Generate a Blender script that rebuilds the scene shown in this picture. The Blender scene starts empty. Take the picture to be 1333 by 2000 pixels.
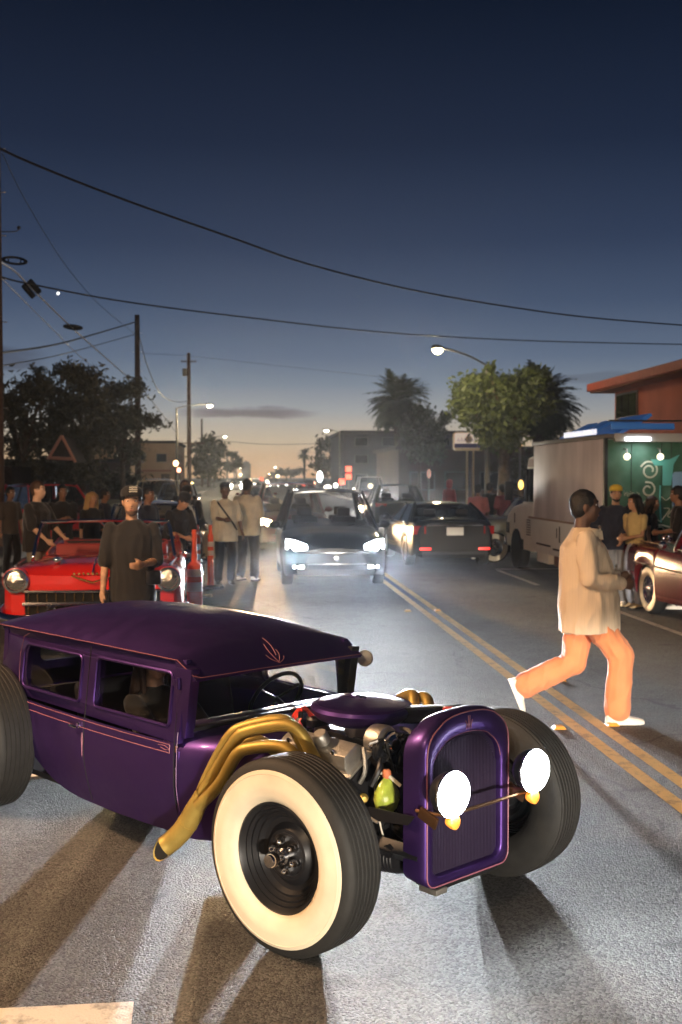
import bpy, bmesh, math, random
import numpy as np
from mathutils import Vector, Matrix
from mathutils.geometry import tessellate_polygon

R_ = math.radians
sc = bpy.context.scene
COL = sc.collection
random.seed(7); rng = np.random.default_rng(7)

# ------------------------------------------------------------------ camera
FPX = 2200.0                       # focal length in photo pixels (photo 1333 x 2000)
CAM_H = 1.95
YAW = math.atan((666.5 - 480) / FPX); PITCH = -math.atan(70 / FPX)
cd = bpy.data.cameras.new('camera'); cam = bpy.data.objects.new('camera', cd); COL.objects.link(cam)
cd.sensor_fit = 'VERTICAL'; cd.sensor_height = 36.0; cd.lens = FPX / 2000 * 36
cd.clip_start = 0.05; cd.clip_end = 6000
cam.location = (0, 0, CAM_H); cam.rotation_euler = (R_(90) + PITCH, 0, -YAW)
cd.dof.use_dof = True; cd.dof.focus_distance = 4.6; cd.dof.aperture_fstop = 4.5
sc.camera = cam

# ------------------------------------------------------------------ sky, exposure
w = bpy.data.worlds.new('World'); sc.world = w; w.use_nodes = True
SUN_AZ = 0.5      # degrees right of the street axis where the sun went down
def build_world():
    nt = w.node_tree; nt.nodes.clear(); N = nt.nodes; Lk = nt.links
    out = N.new('ShaderNodeOutputWorld'); bg = N.new('ShaderNodeBackground')
    tc = N.new('ShaderNodeTexCoord'); sep = N.new('ShaderNodeSeparateXYZ'); Lk.new(tc.outputs['Generated'], sep.inputs[0])
    def mr(a, b, src, lo=0, hi=1, it='SMOOTHSTEP'):
        m = N.new('ShaderNodeMapRange'); m.interpolation_type = it
        m.inputs['From Min'].default_value = a; m.inputs['From Max'].default_value = b
        m.inputs['To Min'].default_value = lo; m.inputs['To Max'].default_value = hi; Lk.new(src, m.inputs['Value']); return m.outputs[0]
    def mul(a, b):
        m = N.new('ShaderNodeMath'); m.operation = 'MULTIPLY'; Lk.new(a, m.inputs[0])
        (Lk.new(b, m.inputs[1]) if not isinstance(b, float) else setattr(m.inputs[1], 'default_value', b)); return m.outputs[0]
    def ramp(src, stops):
        r = N.new('ShaderNodeValToRGB'); e = r.color_ramp.elements; Lk.new(src, r.inputs[0])
        for i, (p, c) in enumerate(stops):
            el = e[i] if i < 2 else e.new(p); el.position = p; el.color = (*c, 1)
        r.color_ramp.interpolation = 'EASE' if False else 'LINEAR'; return r.outputs[0]
    # twilight by elevation: afterglow in the west (down the street), plain dark blue in the east
    zz = mr(0, .5, sep.outputs['Z'], it='LINEAR')
    west = ramp(zz, [(0, (.84, .48, .22)), (.028, (.72, .47, .255)), (.064, (.545, .445, .315)), (.115, (.325, .335, .345)), (.16, (.190, .232, .288)), (.208, (.116, .156, .230)), (.30, (.058, .086, .150)), (.40, (.030, .0475, .0945)), (.56, (.0125, .0218, .0490)), (.77, (.0045, .0091, .0226)), (1, (.0031, .0063, .0163))])
    east = ramp(zz, [(0, (.030, .032, .044)), (.2, (.022, .027, .044)), (.5, (.010, .015, .030)), (1, (.004, .007, .015))])
    dt = N.new('ShaderNodeVectorMath'); dt.operation = 'DOT_PRODUCT'; Lk.new(tc.outputs['Generated'], dt.inputs[0]); dt.inputs[1].default_value = (math.sin(R_(SUN_AZ)), math.cos(R_(SUN_AZ)), 0)
    mx0 = N.new('ShaderNodeMixRGB'); Lk.new(mr(-.5, .93, dt.outputs['Value']), mx0.inputs[0]); Lk.new(east, mx0.inputs[1]); Lk.new(west, mx0.inputs[2])
    # thin dark evening clouds: long ragged streaks low over the street
    def mth(op, x, y=None, z=None):
        m = N.new('ShaderNodeMath'); m.operation = op
        for i, q in enumerate((x, y, z)):
            if q is None: continue
            (setattr(m.inputs[i], 'default_value', q) if isinstance(q, (int, float)) else Lk.new(q, m.inputs[i]))
        return m.outputs[0]
    mp = N.new('ShaderNodeMapping'); mp.inputs['Scale'].default_value = (20, 20, 110); Lk.new(tc.outputs['Generated'], mp.inputs[0])
    nz = N.new('ShaderNodeTexNoise'); nz.inputs['Scale'].default_value = 1.0; nz.inputs['Detail'].default_value = 6; Lk.new(mp.outputs[0], nz.inputs['Vector'])
    az = mth('ARCTAN2', sep.outputs['X'], sep.outputs['Y']); nn = mth('SUBTRACT', nz.outputs[0], .5); cl = None
    for ca, cz, wa, wz, k in CLOUDS:
        da = mth('DIVIDE', mth('SUBTRACT', az, ca), wa); dz = mth('DIVIDE', mth('ADD', mth('SUBTRACT', sep.outputs['Z'], cz), mth('MULTIPLY', nn, wz * 2.4)), wz)
        d = mth('ADD', mth('MULTIPLY', da, da), mth('MULTIPLY', dz, dz)); q = mth('MULTIPLY', mr(1.25, .1, d), k); cl = q if cl is None else mth('MAXIMUM', cl, q)
    ds = N.new('ShaderNodeMixRGB'); ds.blend_type = 'MULTIPLY'; ds.inputs[0].default_value = 1; Lk.new(mx0.outputs[0], ds.inputs[1]); ds.inputs[2].default_value = (.40, .33, .36, 1)
    mx = N.new('ShaderNodeMixRGB'); Lk.new(cl, mx.inputs[0]); Lk.new(mx0.outputs[0], mx.inputs[1]); Lk.new(ds.outputs[0], mx.inputs[2])
    bg.inputs['Strength'].default_value = SKY_STRENGTH
    Lk.new(mx.outputs[0], bg.inputs[0]); Lk.new(bg.outputs[0], out.inputs[0])
SKY_STRENGTH = 1.0
CLOUDS = ((.002, .0555, .062, .0055, .85), (-.215, .100, .045, .011, .6), (.30, .085, .07, .005, .35), (-.55, .075, .16, .008, .6), (.75, .09, .2, .010, .5), (1.6, .12, .3, .012, .5))   # azimuth, height, half sizes, strength
build_world()
sc.view_settings.view_transform = 'Standard'; sc.view_settings.look = 'None'
sc.view_settings.exposure = 0.0; sc.view_settings.gamma = 1.0; sc.view_settings.use_curve_mapping = False
sc.cycles.use_denoising = True
sc.cycles.max_bounces = 6; sc.cycles.sample_clamp_indirect = 4.0

# ------------------------------------------------------------------ helpers
F_ = Vector((math.sin(YAW) * math.cos(PITCH), math.cos(YAW) * math.cos(PITCH), math.sin(PITCH)))
Rt_ = Vector((math.cos(YAW), -math.sin(YAW), 0)); Up_ = Rt_.cross(F_); C_ = Vector((0, 0, CAM_H))
def ray(px, py): return F_ + Rt_ * ((px - 666.5) / FPX) + Up_ * ((1000 - py) / FPX)
def gnd(px, py, z=0.0): d = ray(px, py); return C_ + d * ((z - CAM_H) / d.z)
def at(px, py, Z): return C_ + ray(px, py) * Z

MATS = {}
def mat(name, col=(.5, .5, .5), rough=.5, metal=0., emit=None, es=0., spec=.5, coat=0., trans=0., ior=1.45, alpha=1., bump=0., bscale=60., var=0., vscale=6., sss=0., sheen=0.):
    if name in MATS: return MATS[name]
    m = bpy.data.materials.new(name); m.use_nodes = True; nt = m.node_tree
    b = nt.nodes['Principled BSDF']
    b.inputs['Base Color'].default_value = (*col, 1); b.inputs['Roughness'].default_value = rough; b.inputs['Metallic'].default_value = metal
    b.inputs['Specular IOR Level'].default_value = spec; b.inputs['Coat Weight'].default_value = coat; b.inputs['Coat Roughness'].default_value = .08
    b.inputs['Transmission Weight'].default_value = trans; b.inputs['IOR'].default_value = ior; b.inputs['Alpha'].default_value = alpha
    if sheen: b.inputs['Sheen Weight'].default_value = sheen
    if emit: b.inputs['Emission Color'].default_value = (*emit, 1); b.inputs['Emission Strength'].default_value = es
    tc = None
    if bump or var:
        tc = nt.nodes.new('ShaderNodeTexCoord')
    if bump:
        nz = nt.nodes.new('ShaderNodeTexNoise'); nz.inputs['Scale'].default_value = bscale; nz.inputs['Detail'].default_value = 4
        nt.links.new(tc.outputs['Object'], nz.inputs['Vector'])
        bp = nt.nodes.new('ShaderNodeBump'); bp.inputs['Strength'].default_value = bump; bp.inputs['Distance'].default_value = .02
        nt.links.new(nz.outputs[0], bp.inputs['Height']); nt.links.new(bp.outputs[0], b.inputs['Normal'])
    if var:
        n2 = nt.nodes.new('ShaderNodeTexNoise'); n2.inputs['Scale'].default_value = vscale; n2.inputs['Detail'].default_value = 6
        nt.links.new(tc.outputs['Object'], n2.inputs['Vector'])
        mx = nt.nodes.new('ShaderNodeMixRGB'); mx.inputs[1].default_value = (*[max(0, c * (1 - var)) for c in col], 1); mx.inputs[2].default_value = (*[min(1, c * (1 + var)) for c in col], 1)
        cr = nt.nodes.new('ShaderNodeMapRange'); cr.inputs['From Min'].default_value = .3; cr.inputs['From Max'].default_value = .7
        nt.links.new(n2.outputs[0], cr.inputs['Value']); nt.links.new(cr.outputs[0], mx.inputs[0]); nt.links.new(mx.outputs[0], b.inputs['Base Color'])
    MATS[name] = m; return m

def frames(path, closed=False):
    P = [Vector(p) for p in path]; n = len(P); T = []
    for i in range(n):
        a = P[(i - 1) % n] if (closed or i > 0) else P[i]; b = P[(i + 1) % n] if (closed or i < n - 1) else P[i]
        t = (b - a); T.append(t.normalized() if t.length > 1e-9 else Vector((0, 0, 1)))
    up = Vector((0, 0, 1)) if abs(T[0].z) < .9 else Vector((1, 0, 0))
    nrm = (up - T[0] * up.dot(T[0])).normalized(); out = []
    for i in range(n):
        nrm = (nrm - T[i] * nrm.dot(T[i])); nrm = nrm.normalized() if nrm.length > 1e-6 else T[i].orthogonal().normalized()
        out.append((P[i], T[i], nrm, T[i].cross(nrm)))
    return out

def smooth_path(pts, sub=6, closed=False):
    P = [Vector(p) for p in pts]; n = len(P); out = []
    rngs = range(n if closed else n - 1)
    for i in rngs:
        p0 = P[(i - 1) % n] if (closed or i > 0) else P[0]; p1 = P[i]; p2 = P[(i + 1) % n]; p3 = P[(i + 2) % n] if (closed or i + 2 < n) else P[-1]
        for k in range(sub):
            t = k / sub
            out.append(.5 * ((2 * p1) + (p2 - p0) * t + (2 * p0 - 5 * p1 + 4 * p2 - p3) * t * t + (3 * p1 - p0 - 3 * p2 + p3) * t ** 3))
    if not closed: out.append(P[-1])
    return out

def lerp(a, b, t): return a + (b - a) * t
def interp(x, xs, ys): return float(np.interp(x, xs, ys))
def sm_interp(x, xs, ys):
    # smooth (monotone-ish) interpolation through table
    i = int(np.clip(np.searchsorted(xs, x) - 1, 0, len(xs) - 2)); t = (x - xs[i]) / (xs[i + 1] - xs[i]); t = min(1, max(0, t))
    def m(j):
        if j <= 0: return (ys[1] - ys[0]) / (xs[1] - xs[0])
        if j >= len(xs) - 1: return (ys[-1] - ys[-2]) / (xs[-1] - xs[-2])
        return .5 * ((ys[j] - ys[j - 1]) / (xs[j] - xs[j - 1]) + (ys[j + 1] - ys[j]) / (xs[j + 1] - xs[j]))
    h = xs[i + 1] - xs[i]
    return (2 * t ** 3 - 3 * t * t + 1) * ys[i] + (t ** 3 - 2 * t * t + t) * h * m(i) + (-2 * t ** 3 + 3 * t * t) * ys[i + 1] + (t ** 3 - t * t) * h * m(i + 1)

class MB:
    def __init__(s): s.v = []; s.f = []
    def add(s, v, f):
        o = len(s.v); s.v += [tuple(p) for p in v]; s.f += [tuple(i + o for i in q) for q in f]; return s
    def box(s, c, d, rot=None, taper=1.0):
        x, y, z = d[0] / 2, d[1] / 2, d[2] / 2
        V = [Vector((sx * x * (taper if sz > 0 else 1), sy * y * (taper if sz > 0 else 1), sz * z)) for sz in (-1, 1) for sy in (-1, 1) for sx in (-1, 1)]
        if rot is not None: V = [rot @ p for p in V]
        return s.add([p + Vector(c) for p in V], [(0, 2, 3, 1), (4, 5, 7, 6), (0, 1, 5, 4), (2, 6, 7, 3), (0, 4, 6, 2), (1, 3, 7, 5)])
    def tube(s, path, r, n=8, closed=False, caps=True, flat=1.0):
        fr = frames(path, closed); m = len(fr); V = []; Fc = []
        for i, (p, t, a, b) in enumerate(fr):
            rr = r[i] if isinstance(r, (list, tuple)) else r
            for k in range(n):
                an = 2 * math.pi * k / n; V.append(p + a * (rr * math.cos(an)) + b * (rr * flat * math.sin(an)))
        for i in range(m if closed else m - 1):
            j = (i + 1) % m
            for k in range(n):
                k2 = (k + 1) % n; Fc.append((i * n + k, i * n + k2, j * n + k2, j * n + k))
        if caps and not closed: Fc.append(tuple(reversed(range(n)))); Fc.append(tuple(range((m - 1) * n, m * n)))
        return s.add(V, Fc)
    def lathe(s, prof, o=(0, 0, 0), axis=(0, 1, 0), n=32, caps=False, a0=0, a1=2 * math.pi):
        ax = Vector(axis).normalized(); e1 = ax.orthogonal().normalized(); e2 = ax.cross(e1); o = Vector(o); V = []; Fc = []
        full = abs(a1 - a0 - 2 * math.pi) < 1e-6; nn = n if full else n + 1
        for r, h in prof:
            for k in range(nn):
                a = a0 + (a1 - a0) * k / n; V.append(o + ax * h + e1 * (r * math.cos(a)) + e2 * (r * math.sin(a)))
        for i in range(len(prof) - 1):
            for k in range(n):
                k2 = (k + 1) % nn; Fc.append((i * nn + k, i * nn + k2, (i + 1) * nn + k2, (i + 1) * nn + k))
        if caps: Fc.append(tuple(reversed(range(nn)))); Fc.append(tuple(range((len(prof) - 1) * nn, len(prof) * nn)))
        return s.add(V, Fc)
    def loft(s, rings, closed=True, caps=True):
        n = len(rings[0]); V = [p for r in rings for p in r]; Fc = []
        for i in range(len(rings) - 1):
            for k in range(n if closed else n - 1):
                k2 = (k + 1) % n; Fc.append((i * n + k, i * n + k2, (i + 1) * n + k2, (i + 1) * n + k))
        if caps and closed: Fc.append(tuple(reversed(range(n)))); Fc.append(tuple(range((len(rings) - 1) * n, len(rings) * n)))
        return s.add(V, Fc)
    def ball(s, c, r, n=12, m=8, rot=None):
        r = (r, r, r) if not hasattr(r, '__len__') else r; V = []; Fc = []
        for i in range(m + 1):
            th = math.pi * i / m
            for k in range(n):
                ph = 2 * math.pi * k / n; p = Vector((r[0] * math.sin(th) * math.cos(ph), r[1] * math.sin(th) * math.sin(ph), r[2] * math.cos(th)))
                V.append((rot @ p if rot is not None else p) + Vector(c))
        for i in range(m):
            for k in range(n):
                k2 = (k + 1) % n; Fc.append((i * n + k, (i + 1) * n + k, (i + 1) * n + k2, i * n + k2))
        return s.add(V, Fc)
    def plate(s, poly, holes=(), t=.01, fn=None):
        """flat panel in 2D (a,b) with holes; fn(a,b,side) -> 3D, side 0 = outer, 1 = inner (fn handles thickness)"""
        loops = [list(poly)] + [list(h) for h in holes]
        tri = tessellate_polygon([[Vector((p[0], p[1], 0)) for p in lp] for lp in loops])
        flat = [p for lp in loops for p in lp]; n = len(flat)
        V = [fn(a, b, 0) for a, b in flat] + [fn(a, b, 1) for a, b in flat]; Fc = []
        for t3 in tri:
            a, b, c = [Vector((*flat[i], 0)) for i in t3]
            q = t3 if (b - a).cross(c - a).z > 0 else tuple(reversed(t3))
            Fc.append(tuple(q)); Fc.append(tuple(i + n for i in reversed(q)))
        o = 0
        for lp in loops:
            m = len(lp)
            for k in range(m): Fc.append((o + k, o + (k + 1) % m, n + o + (k + 1) % m, n + o + k))
            o += m
        return s.add(V, Fc)
    def mirror_y(s):
        n = len(s.v); s.v += [(x, -y, z) for x, y, z in s.v]; s.f += [tuple(i + n for i in reversed(q)) for q in s.f]; return s
    def xf(s, M):
        s.v = [tuple(M @ Vector(p)) for p in s.v]; return s
    def build(s, name, m, parent=None, smooth=40, bevel=0, seg=2, fixn=True, loc=None):
        me = bpy.data.meshes.new(name); me.from_pydata([tuple(p) for p in s.v], [], s.f)
        if fixn or bevel:
            bm = bmesh.new(); bm.from_mesh(me)
            bmesh.ops.remove_doubles(bm, verts=bm.verts, dist=1e-5)
            if fixn: bmesh.ops.recalc_face_normals(bm, faces=bm.faces)
            if bevel:
                es = [e for e in bm.edges if len(e.link_faces) == 2 and e.calc_face_angle(0) > .5]
                bmesh.ops.bevel(bm, geom=es, offset=bevel, segments=seg, profile=.6, affect='EDGES', clamp_overlap=True)
            bm.to_mesh(me); bm.free()
        if smooth:
            me.polygons.foreach_set('use_smooth', [True] * len(me.polygons)); me.set_sharp_from_angle(angle=R_(smooth))
        for mm in (m if isinstance(m, (list, tuple)) else [m]): me.materials.append(mm)
        o = bpy.data.objects.new(name, me); COL.objects.link(o)
        if parent is not None: o.parent = parent
        if loc is not None: o.location = loc
        return o

def tag(o, label=None, cat=None, group=None, kind=None):
    if label: o['label'] = label
    if cat: o['category'] = cat
    if group: o['group'] = group
    if kind: o['kind'] = kind
    return o
def thing(name, loc, rz=0., label=None, cat=None, group=None):
    o = bpy.data.objects.new(name, None); COL.objects.link(o); o.location = loc; o.rotation_euler = (0, 0, rz); o.empty_display_size = .2
    return tag(o, label, cat, group)
def kids(o): return list(o.children)
def copy_tree(o, parent=None):
    c = o.copy(); COL.objects.link(c); c.parent = parent
    for ch in kids(o): copy_tree(ch, c)
    return c
def rrect(x0, x1, y0, y1, r, n=5):
    rs = r if hasattr(r, '__len__') else (r, r, r, r); P = []
    for (cx, cy, a0, q) in ((x1 - rs[0], y0 + rs[0], -90, 0), (x1 - rs[1], y1 - rs[1], 0, 1), (x0 + rs[2], y1 - rs[2], 90, 2), (x0 + rs[3], y0 + rs[3], 180, 3)):
        for k in range(n + 1):
            a = R_(a0 + 90 * k / n); P.append((cx + rs[q] * math.cos(a), cy + rs[q] * math.sin(a)))
    return P
def spot(name, loc, dirv, power, col, size=70, blend=.3, rad=.06, parent=None, cutoff=None):
    l = bpy.data.lights.new(name, 'SPOT'); l.energy = power; l.color = col; l.spot_size = R_(size); l.spot_blend = blend; l.shadow_soft_size = rad
    o = bpy.data.objects.new(name, l); COL.objects.link(o); o.location = loc
    o.rotation_euler = Vector(dirv).to_track_quat('-Z', 'Y').to_euler()
    if parent is not None: o.parent = parent
    if cutoff is not None:       # low-beam pattern: light falls off sharply above the cutoff angle (lamp's own optics)
        hi, lo, spill = cutoff
        l.use_nodes = True; nt = l.node_tree; em = nt.nodes['Emission']
        tc = nt.nodes.new('ShaderNodeTexCoord'); sp = nt.nodes.new('ShaderNodeSeparateXYZ'); nt.links.new(tc.outputs['Normal'], sp.inputs[0])
        mr = nt.nodes.new('ShaderNodeMapRange'); mr.interpolation_type = 'SMOOTHSTEP'
        mr.inputs['From Min'].default_value = lo; mr.inputs['From Max'].default_value = hi; mr.inputs['To Min'].default_value = 1; mr.inputs['To Max'].default_value = spill
        nt.links.new(sp.outputs['Y'], mr.inputs['Value']); nt.links.new(mr.outputs[0], em.inputs['Strength'])
    return o
def point(name, loc, power, col, rad=.1, parent=None):
    l = bpy.data.lights.new(name, 'POINT'); l.energy = power; l.color = col; l.shadow_soft_size = rad
    o = bpy.data.objects.new(name, l); COL.objects.link(o); o.location = loc
    if parent is not None: o.parent = parent
    return o
# ------------------------------------------------------------------ light levels
ROD_W = 180
SUV_W = 20000
HAZE = .00045
# ------------------------------------------------------------------ setting: road, markings, pavements
def asphalt_mat():
    m = bpy.data.materials.new('asphalt'); m.use_nodes = True; nt = m.node_tree; N = nt.nodes; Lk = nt.links; b = N['Principled BSDF']
    geo = N.new('ShaderNodeNewGeometry'); pos = geo.outputs['Position']
    def noise(s, d=4, r=.6):
        n = N.new('ShaderNodeTexNoise'); n.inputs['Scale'].default_value = s; n.inputs['Detail'].default_value = d; n.inputs['Roughness'].default_value = r; Lk.new(pos, n.inputs['Vector']); return n
    vor = N.new('ShaderNodeTexVoronoi'); vor.inputs['Scale'].default_value = 95; vor.inputs['Randomness'].default_value = 1; Lk.new(pos, vor.inputs['Vector'])
    vor2 = N.new('ShaderNodeTexVoronoi'); vor2.inputs['Scale'].default_value = 210; Lk.new(pos, vor2.inputs['Vector'])
    big = noise(.45, 5); mid = noise(5, 4); fine = noise(160, 3)
    # colour: dark binder, grey aggregate, broad worn wheel paths
    r1 = N.new('ShaderNodeMixRGB'); r1.inputs[1].default_value = (.036, .035, .034, 1); r1.inputs[2].default_value = (.140, .136, .130, 1)
    mr = N.new('ShaderNodeMapRange'); mr.inputs['From Min'].default_value = .15; mr.inputs['From Max'].default_value = .75; Lk.new(vor.outputs['Color'], mr.inputs['Value']); Lk.new(mr.outputs[0], r1.inputs[0])
    r2 = N.new('ShaderNodeMixRGB'); r2.blend_type = 'MULTIPLY'; r2.inputs[0].default_value = 1; Lk.new(r1.outputs[0], r2.inputs[1])
    mm = N.new('ShaderNodeMapRange'); mm.inputs['From Min'].default_value = .3; mm.inputs['From Max'].default_value = .7; mm.inputs['To Min'].default_value = .62; mm.inputs['To Max'].default_value = 1.3; Lk.new(big.outputs[0], mm.inputs['Value'])
    m3 = N.new('ShaderNodeMapRange'); m3.inputs['From Min'].default_value = .3; m3.inputs['From Max'].default_value = .7; m3.inputs['To Min'].default_value = .85; m3.inputs['To Max'].default_value = 1.15; Lk.new(mid.outputs[0], m3.inputs['Value'])
    ml = N.new('ShaderNodeMath'); ml.operation = 'MULTIPLY'; Lk.new(mm.outputs[0], ml.inputs[0]); Lk.new(m3.outputs[0], ml.inputs[1])
    Lk.new(ml.outputs[0], r2.inputs[2]); Lk.new(r2.outputs[0], b.inputs['Base Color'])
    # hairline cracks and a few dark drips
    dn = N.new('ShaderNodeTexNoise'); dn.inputs['Scale'].default_value = 2.2; dn.inputs['Detail'].default_value = 6; Lk.new(pos, dn.inputs['Vector'])
    va = N.new('ShaderNodeVectorMath'); va.operation = 'MULTIPLY_ADD'; Lk.new(dn.outputs['Color'], va.inputs[0]); va.inputs[1].default_value = (.55, .55, 0); Lk.new(pos, va.inputs[2])
    ck = N.new('ShaderNodeTexVoronoi'); ck.feature = 'DISTANCE_TO_EDGE'; ck.inputs['Scale'].default_value = .33; Lk.new(va.outputs[0], ck.inputs['Vector'])
    cm = N.new('ShaderNodeMapRange'); cm.inputs['From Min'].default_value = .0015; cm.inputs['From Max'].default_value = .006; cm.inputs['To Min'].default_value = .35; Lk.new(ck.outputs['Distance'], cm.inputs['Value'])
    gt = N.new('ShaderNodeMapRange'); gt.inputs['From Min'].default_value = .48; gt.inputs['From Max'].default_value = .56; gt.inputs['To Min'].default_value = 1; gt.inputs['To Max'].default_value = 0; Lk.new(big.outputs[0], gt.inputs['Value'])
    cx = N.new('ShaderNodeMath'); cx.operation = 'MAXIMUM'; Lk.new(cm.outputs[0], cx.inputs[0]); Lk.new(gt.outputs[0], cx.inputs[1])
    st = N.new('ShaderNodeTexVoronoi'); st.inputs['Scale'].default_value = 1.3; Lk.new(va.outputs[0], st.inputs['Vector'])
    sm = N.new('ShaderNodeMapRange'); sm.inputs['From Min'].default_value = .05; sm.inputs['From Max'].default_value = .13; sm.inputs['To Min'].default_value = .55; Lk.new(st.outputs['Distance'], sm.inputs['Value'])
    cy = N.new('ShaderNodeMath'); cy.operation = 'MULTIPLY'; Lk.new(cx.outputs[0], cy.inputs[0]); Lk.new(sm.outputs[0], cy.inputs[1])
    r3 = N.new('ShaderNodeMixRGB'); r3.blend_type = 'MULTIPLY'; r3.inputs[0].default_value = 1; Lk.new(r2.outputs[0], r3.inputs[1]); Lk.new(cy.outputs[0], r3.inputs[2]); Lk.new(r3.outputs[0], b.inputs['Base Color'])
    # relief of the stones
    h1 = N.new('ShaderNodeMath'); h1.operation = 'MULTIPLY_ADD'; h1.inputs[1].default_value = -1.0; Lk.new(vor.outputs['Distance'], h1.inputs[0])
    h2 = N.new('ShaderNodeMath'); h2.operation = 'MULTIPLY'; h2.inputs[1].default_value = -.45; Lk.new(vor2.outputs['Distance'], h2.inputs[0]); Lk.new(h2.outputs[0], h1.inputs[2])
    h3 = N.new('ShaderNodeMath'); h3.operation = 'MULTIPLY_ADD'; h3.inputs[1].default_value = .9; Lk.new(mid.outputs[0], h3.inputs[0]); Lk.new(h1.outputs[0], h3.inputs[2])
    bp = N.new('ShaderNodeBump'); bp.inputs['Strength'].default_value = 1.0; bp.inputs['Distance'].default_value = .011; Lk.new(h3.outputs[0], bp.inputs['Height']); Lk.new(bp.outputs[0], b.inputs['Normal'])
    b.inputs['Roughness'].default_value = .74; b.inputs['Specular IOR Level'].default_value = .5
    return m
M_ASPH = asphalt_mat()
def sheet(name, pts, z, m, kind='structure', label=None):
    mb = MB(); mb.add([(x, y, z) for x, y in pts], [tuple(range(len(pts)))])
    o = mb.build(name, m, smooth=0); tag(o, label, None, None, kind); return o
M_GROUND = mat('bare_ground', (.05, .045, .035), .95, bump=.5, bscale=3, var=.3)
M_CONC = mat('concrete', (.24, .23, .21), .85, bump=.3, bscale=30, var=.2, vscale=1.5)
def paint(name, col):
    m = bpy.data.materials.new(name); m.use_nodes = True; nt = m.node_tree; N = nt.nodes; Lk = nt.links; b = N['Principled BSDF']
    g = N.new('ShaderNodeNewGeometry'); vor = N.new('ShaderNodeTexVoronoi'); vor.inputs['Scale'].default_value = 95; Lk.new(g.outputs['Position'], vor.inputs['Vector'])
    nz = N.new('ShaderNodeTexNoise'); nz.inputs['Scale'].default_value = 7; nz.inputs['Detail'].default_value = 8; nz.inputs['Roughness'].default_value = .75; Lk.new(g.outputs['Position'], nz.inputs['Vector'])
    mx = N.new('ShaderNodeMixRGB'); mx.inputs[1].default_value = (*[c * .35 for c in col], 1); mx.inputs[2].default_value = (*col, 1)
    mr = N.new('ShaderNodeMapRange'); mr.inputs['From Min'].default_value = .34; mr.inputs['From Max'].default_value = .50; Lk.new(nz.outputs[0], mr.inputs['Value']); Lk.new(mr.outputs[0], mx.inputs[0]); Lk.new(mx.outputs[0], b.inputs['Base Color'])
    bp = N.new('ShaderNodeBump'); bp.inputs['Strength'].default_value = .5; bp.inputs['Distance'].default_value = .004; bp.invert = True; Lk.new(vor.outputs['Distance'], bp.inputs['Height']); Lk.new(bp.outputs[0], b.inputs['Normal'])
    b.inputs['Roughness'].default_value = .6; return m
M_YEL = paint('yellow_road_paint', (.62, .40, .10)); M_WHT = paint('white_road_paint', (.70, .66, .58))
sheet('ground', [(-900, -60), (900, -60), (900, 1150), (-900, 1150)], -.03, M_GROUND)
sheet('road', [(-5.3, -30), (8.6, -30), (8.6, 1120), (-5.3, 1120)], 0.0, M_ASPH)
def pavement(name, x0, x1, y0, y1):
    mb = MB(); mb.box(((x0 + x1) / 2, (y0 + y1) / 2, .05), (abs(x1 - x0), y1 - y0, .18)); o = mb.build(name, M_CONC, smooth=0, bevel=.012)
    tag(o, kind='structure'); return o
pavement('pavement_left', -8.6, -5.45, -30, 900); pavement('pavement_right', 8.75, 12.2, -30, 900)
for n, x in (('kerb_left', -5.375), ('kerb_right', 8.675)):
    mb = MB(); mb.box((x, 435, .045), (.146, 930, .182)); tag(mb.build(n, mat('kerb_concrete', (.3, .29, .27), .8, var=.25, vscale=2), bevel=.015), kind='structure')
YX = 2.50
for k, x in enumerate((YX, YX + .205)):
    o = sheet('centre_line_marking', [(x, -8), (x + .105, -8), (x + .105, 600), (x, 600)], .004, M_YEL)
sheet('parking_line_marking', [(5.30, -6), (5.40, -6), (5.40, 16.6), (5.30, 16.6)], .004, M_WHT)
# parking tee by the truck and the worn stop bar near the camera
a = gnd(968, 1112); sheet('parking_tee_marking', [(a.x, a.y - .05), (a.x + 1.6, a.y - .05), (a.x + 1.6, a.y + .07), (a.x, a.y + .07)], .004, M_WHT)
a = gnd(968, 1114); sheet('parking_bay_marking', [(a.x, a.y - 3.2), (a.x + .1, a.y - 3.2), (a.x + .1, a.y - .06), (a.x, a.y - .06)], .004, M_WHT)
p = [gnd(-260, 1984), gnd(262, 1958), gnd(245, 2110), gnd(-300, 2150)]; sheet('stop_bar_marking', [(q.x, q.y) for q in p], .004, M_WHT)
p = [gnd(-120, 1500), gnd(150, 1484), gnd(150, 1512), gnd(-120, 1530)]; sheet('crosswalk_bar_marking', [(q.x, q.y) for q in p], .004, M_WHT)
# raised pavement markers
def road_marker(px, py, m, lab, rz=0):
    q = gnd(px, py); t = MB(); t.box((0, 0, .011), (.10, .10, .022), taper=.62)
    o = t.build('road_marker', m, smooth=0, bevel=.003); o.location = (q.x, q.y, .002); o.rotation_euler = (0, 0, rz)
    tag(o, lab, 'road marker', 'raised reflectors along the centre line'); return o
M_RPM = mat('amber_marker', (.75, .38, .06), .35)
road_marker(1196, 1417, M_RPM, 'amber raised road marker under the walking man\'s front shoe')
road_marker(1092, 1423, M_RPM, 'amber raised road marker beside the far front tyre of the purple hot rod')
road_marker(797, 1194, mat('pale_marker', (.6, .45, .22), .4), 'pale raised road marker left of the double yellow line below the dark SUV')
road_marker(855, 1193, M_RPM, 'amber raised road marker right of the double yellow line behind the hot rod')
road_marker(1095, 1330, M_RPM, 'amber raised road marker beyond the double yellow line behind the walking man')
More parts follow.
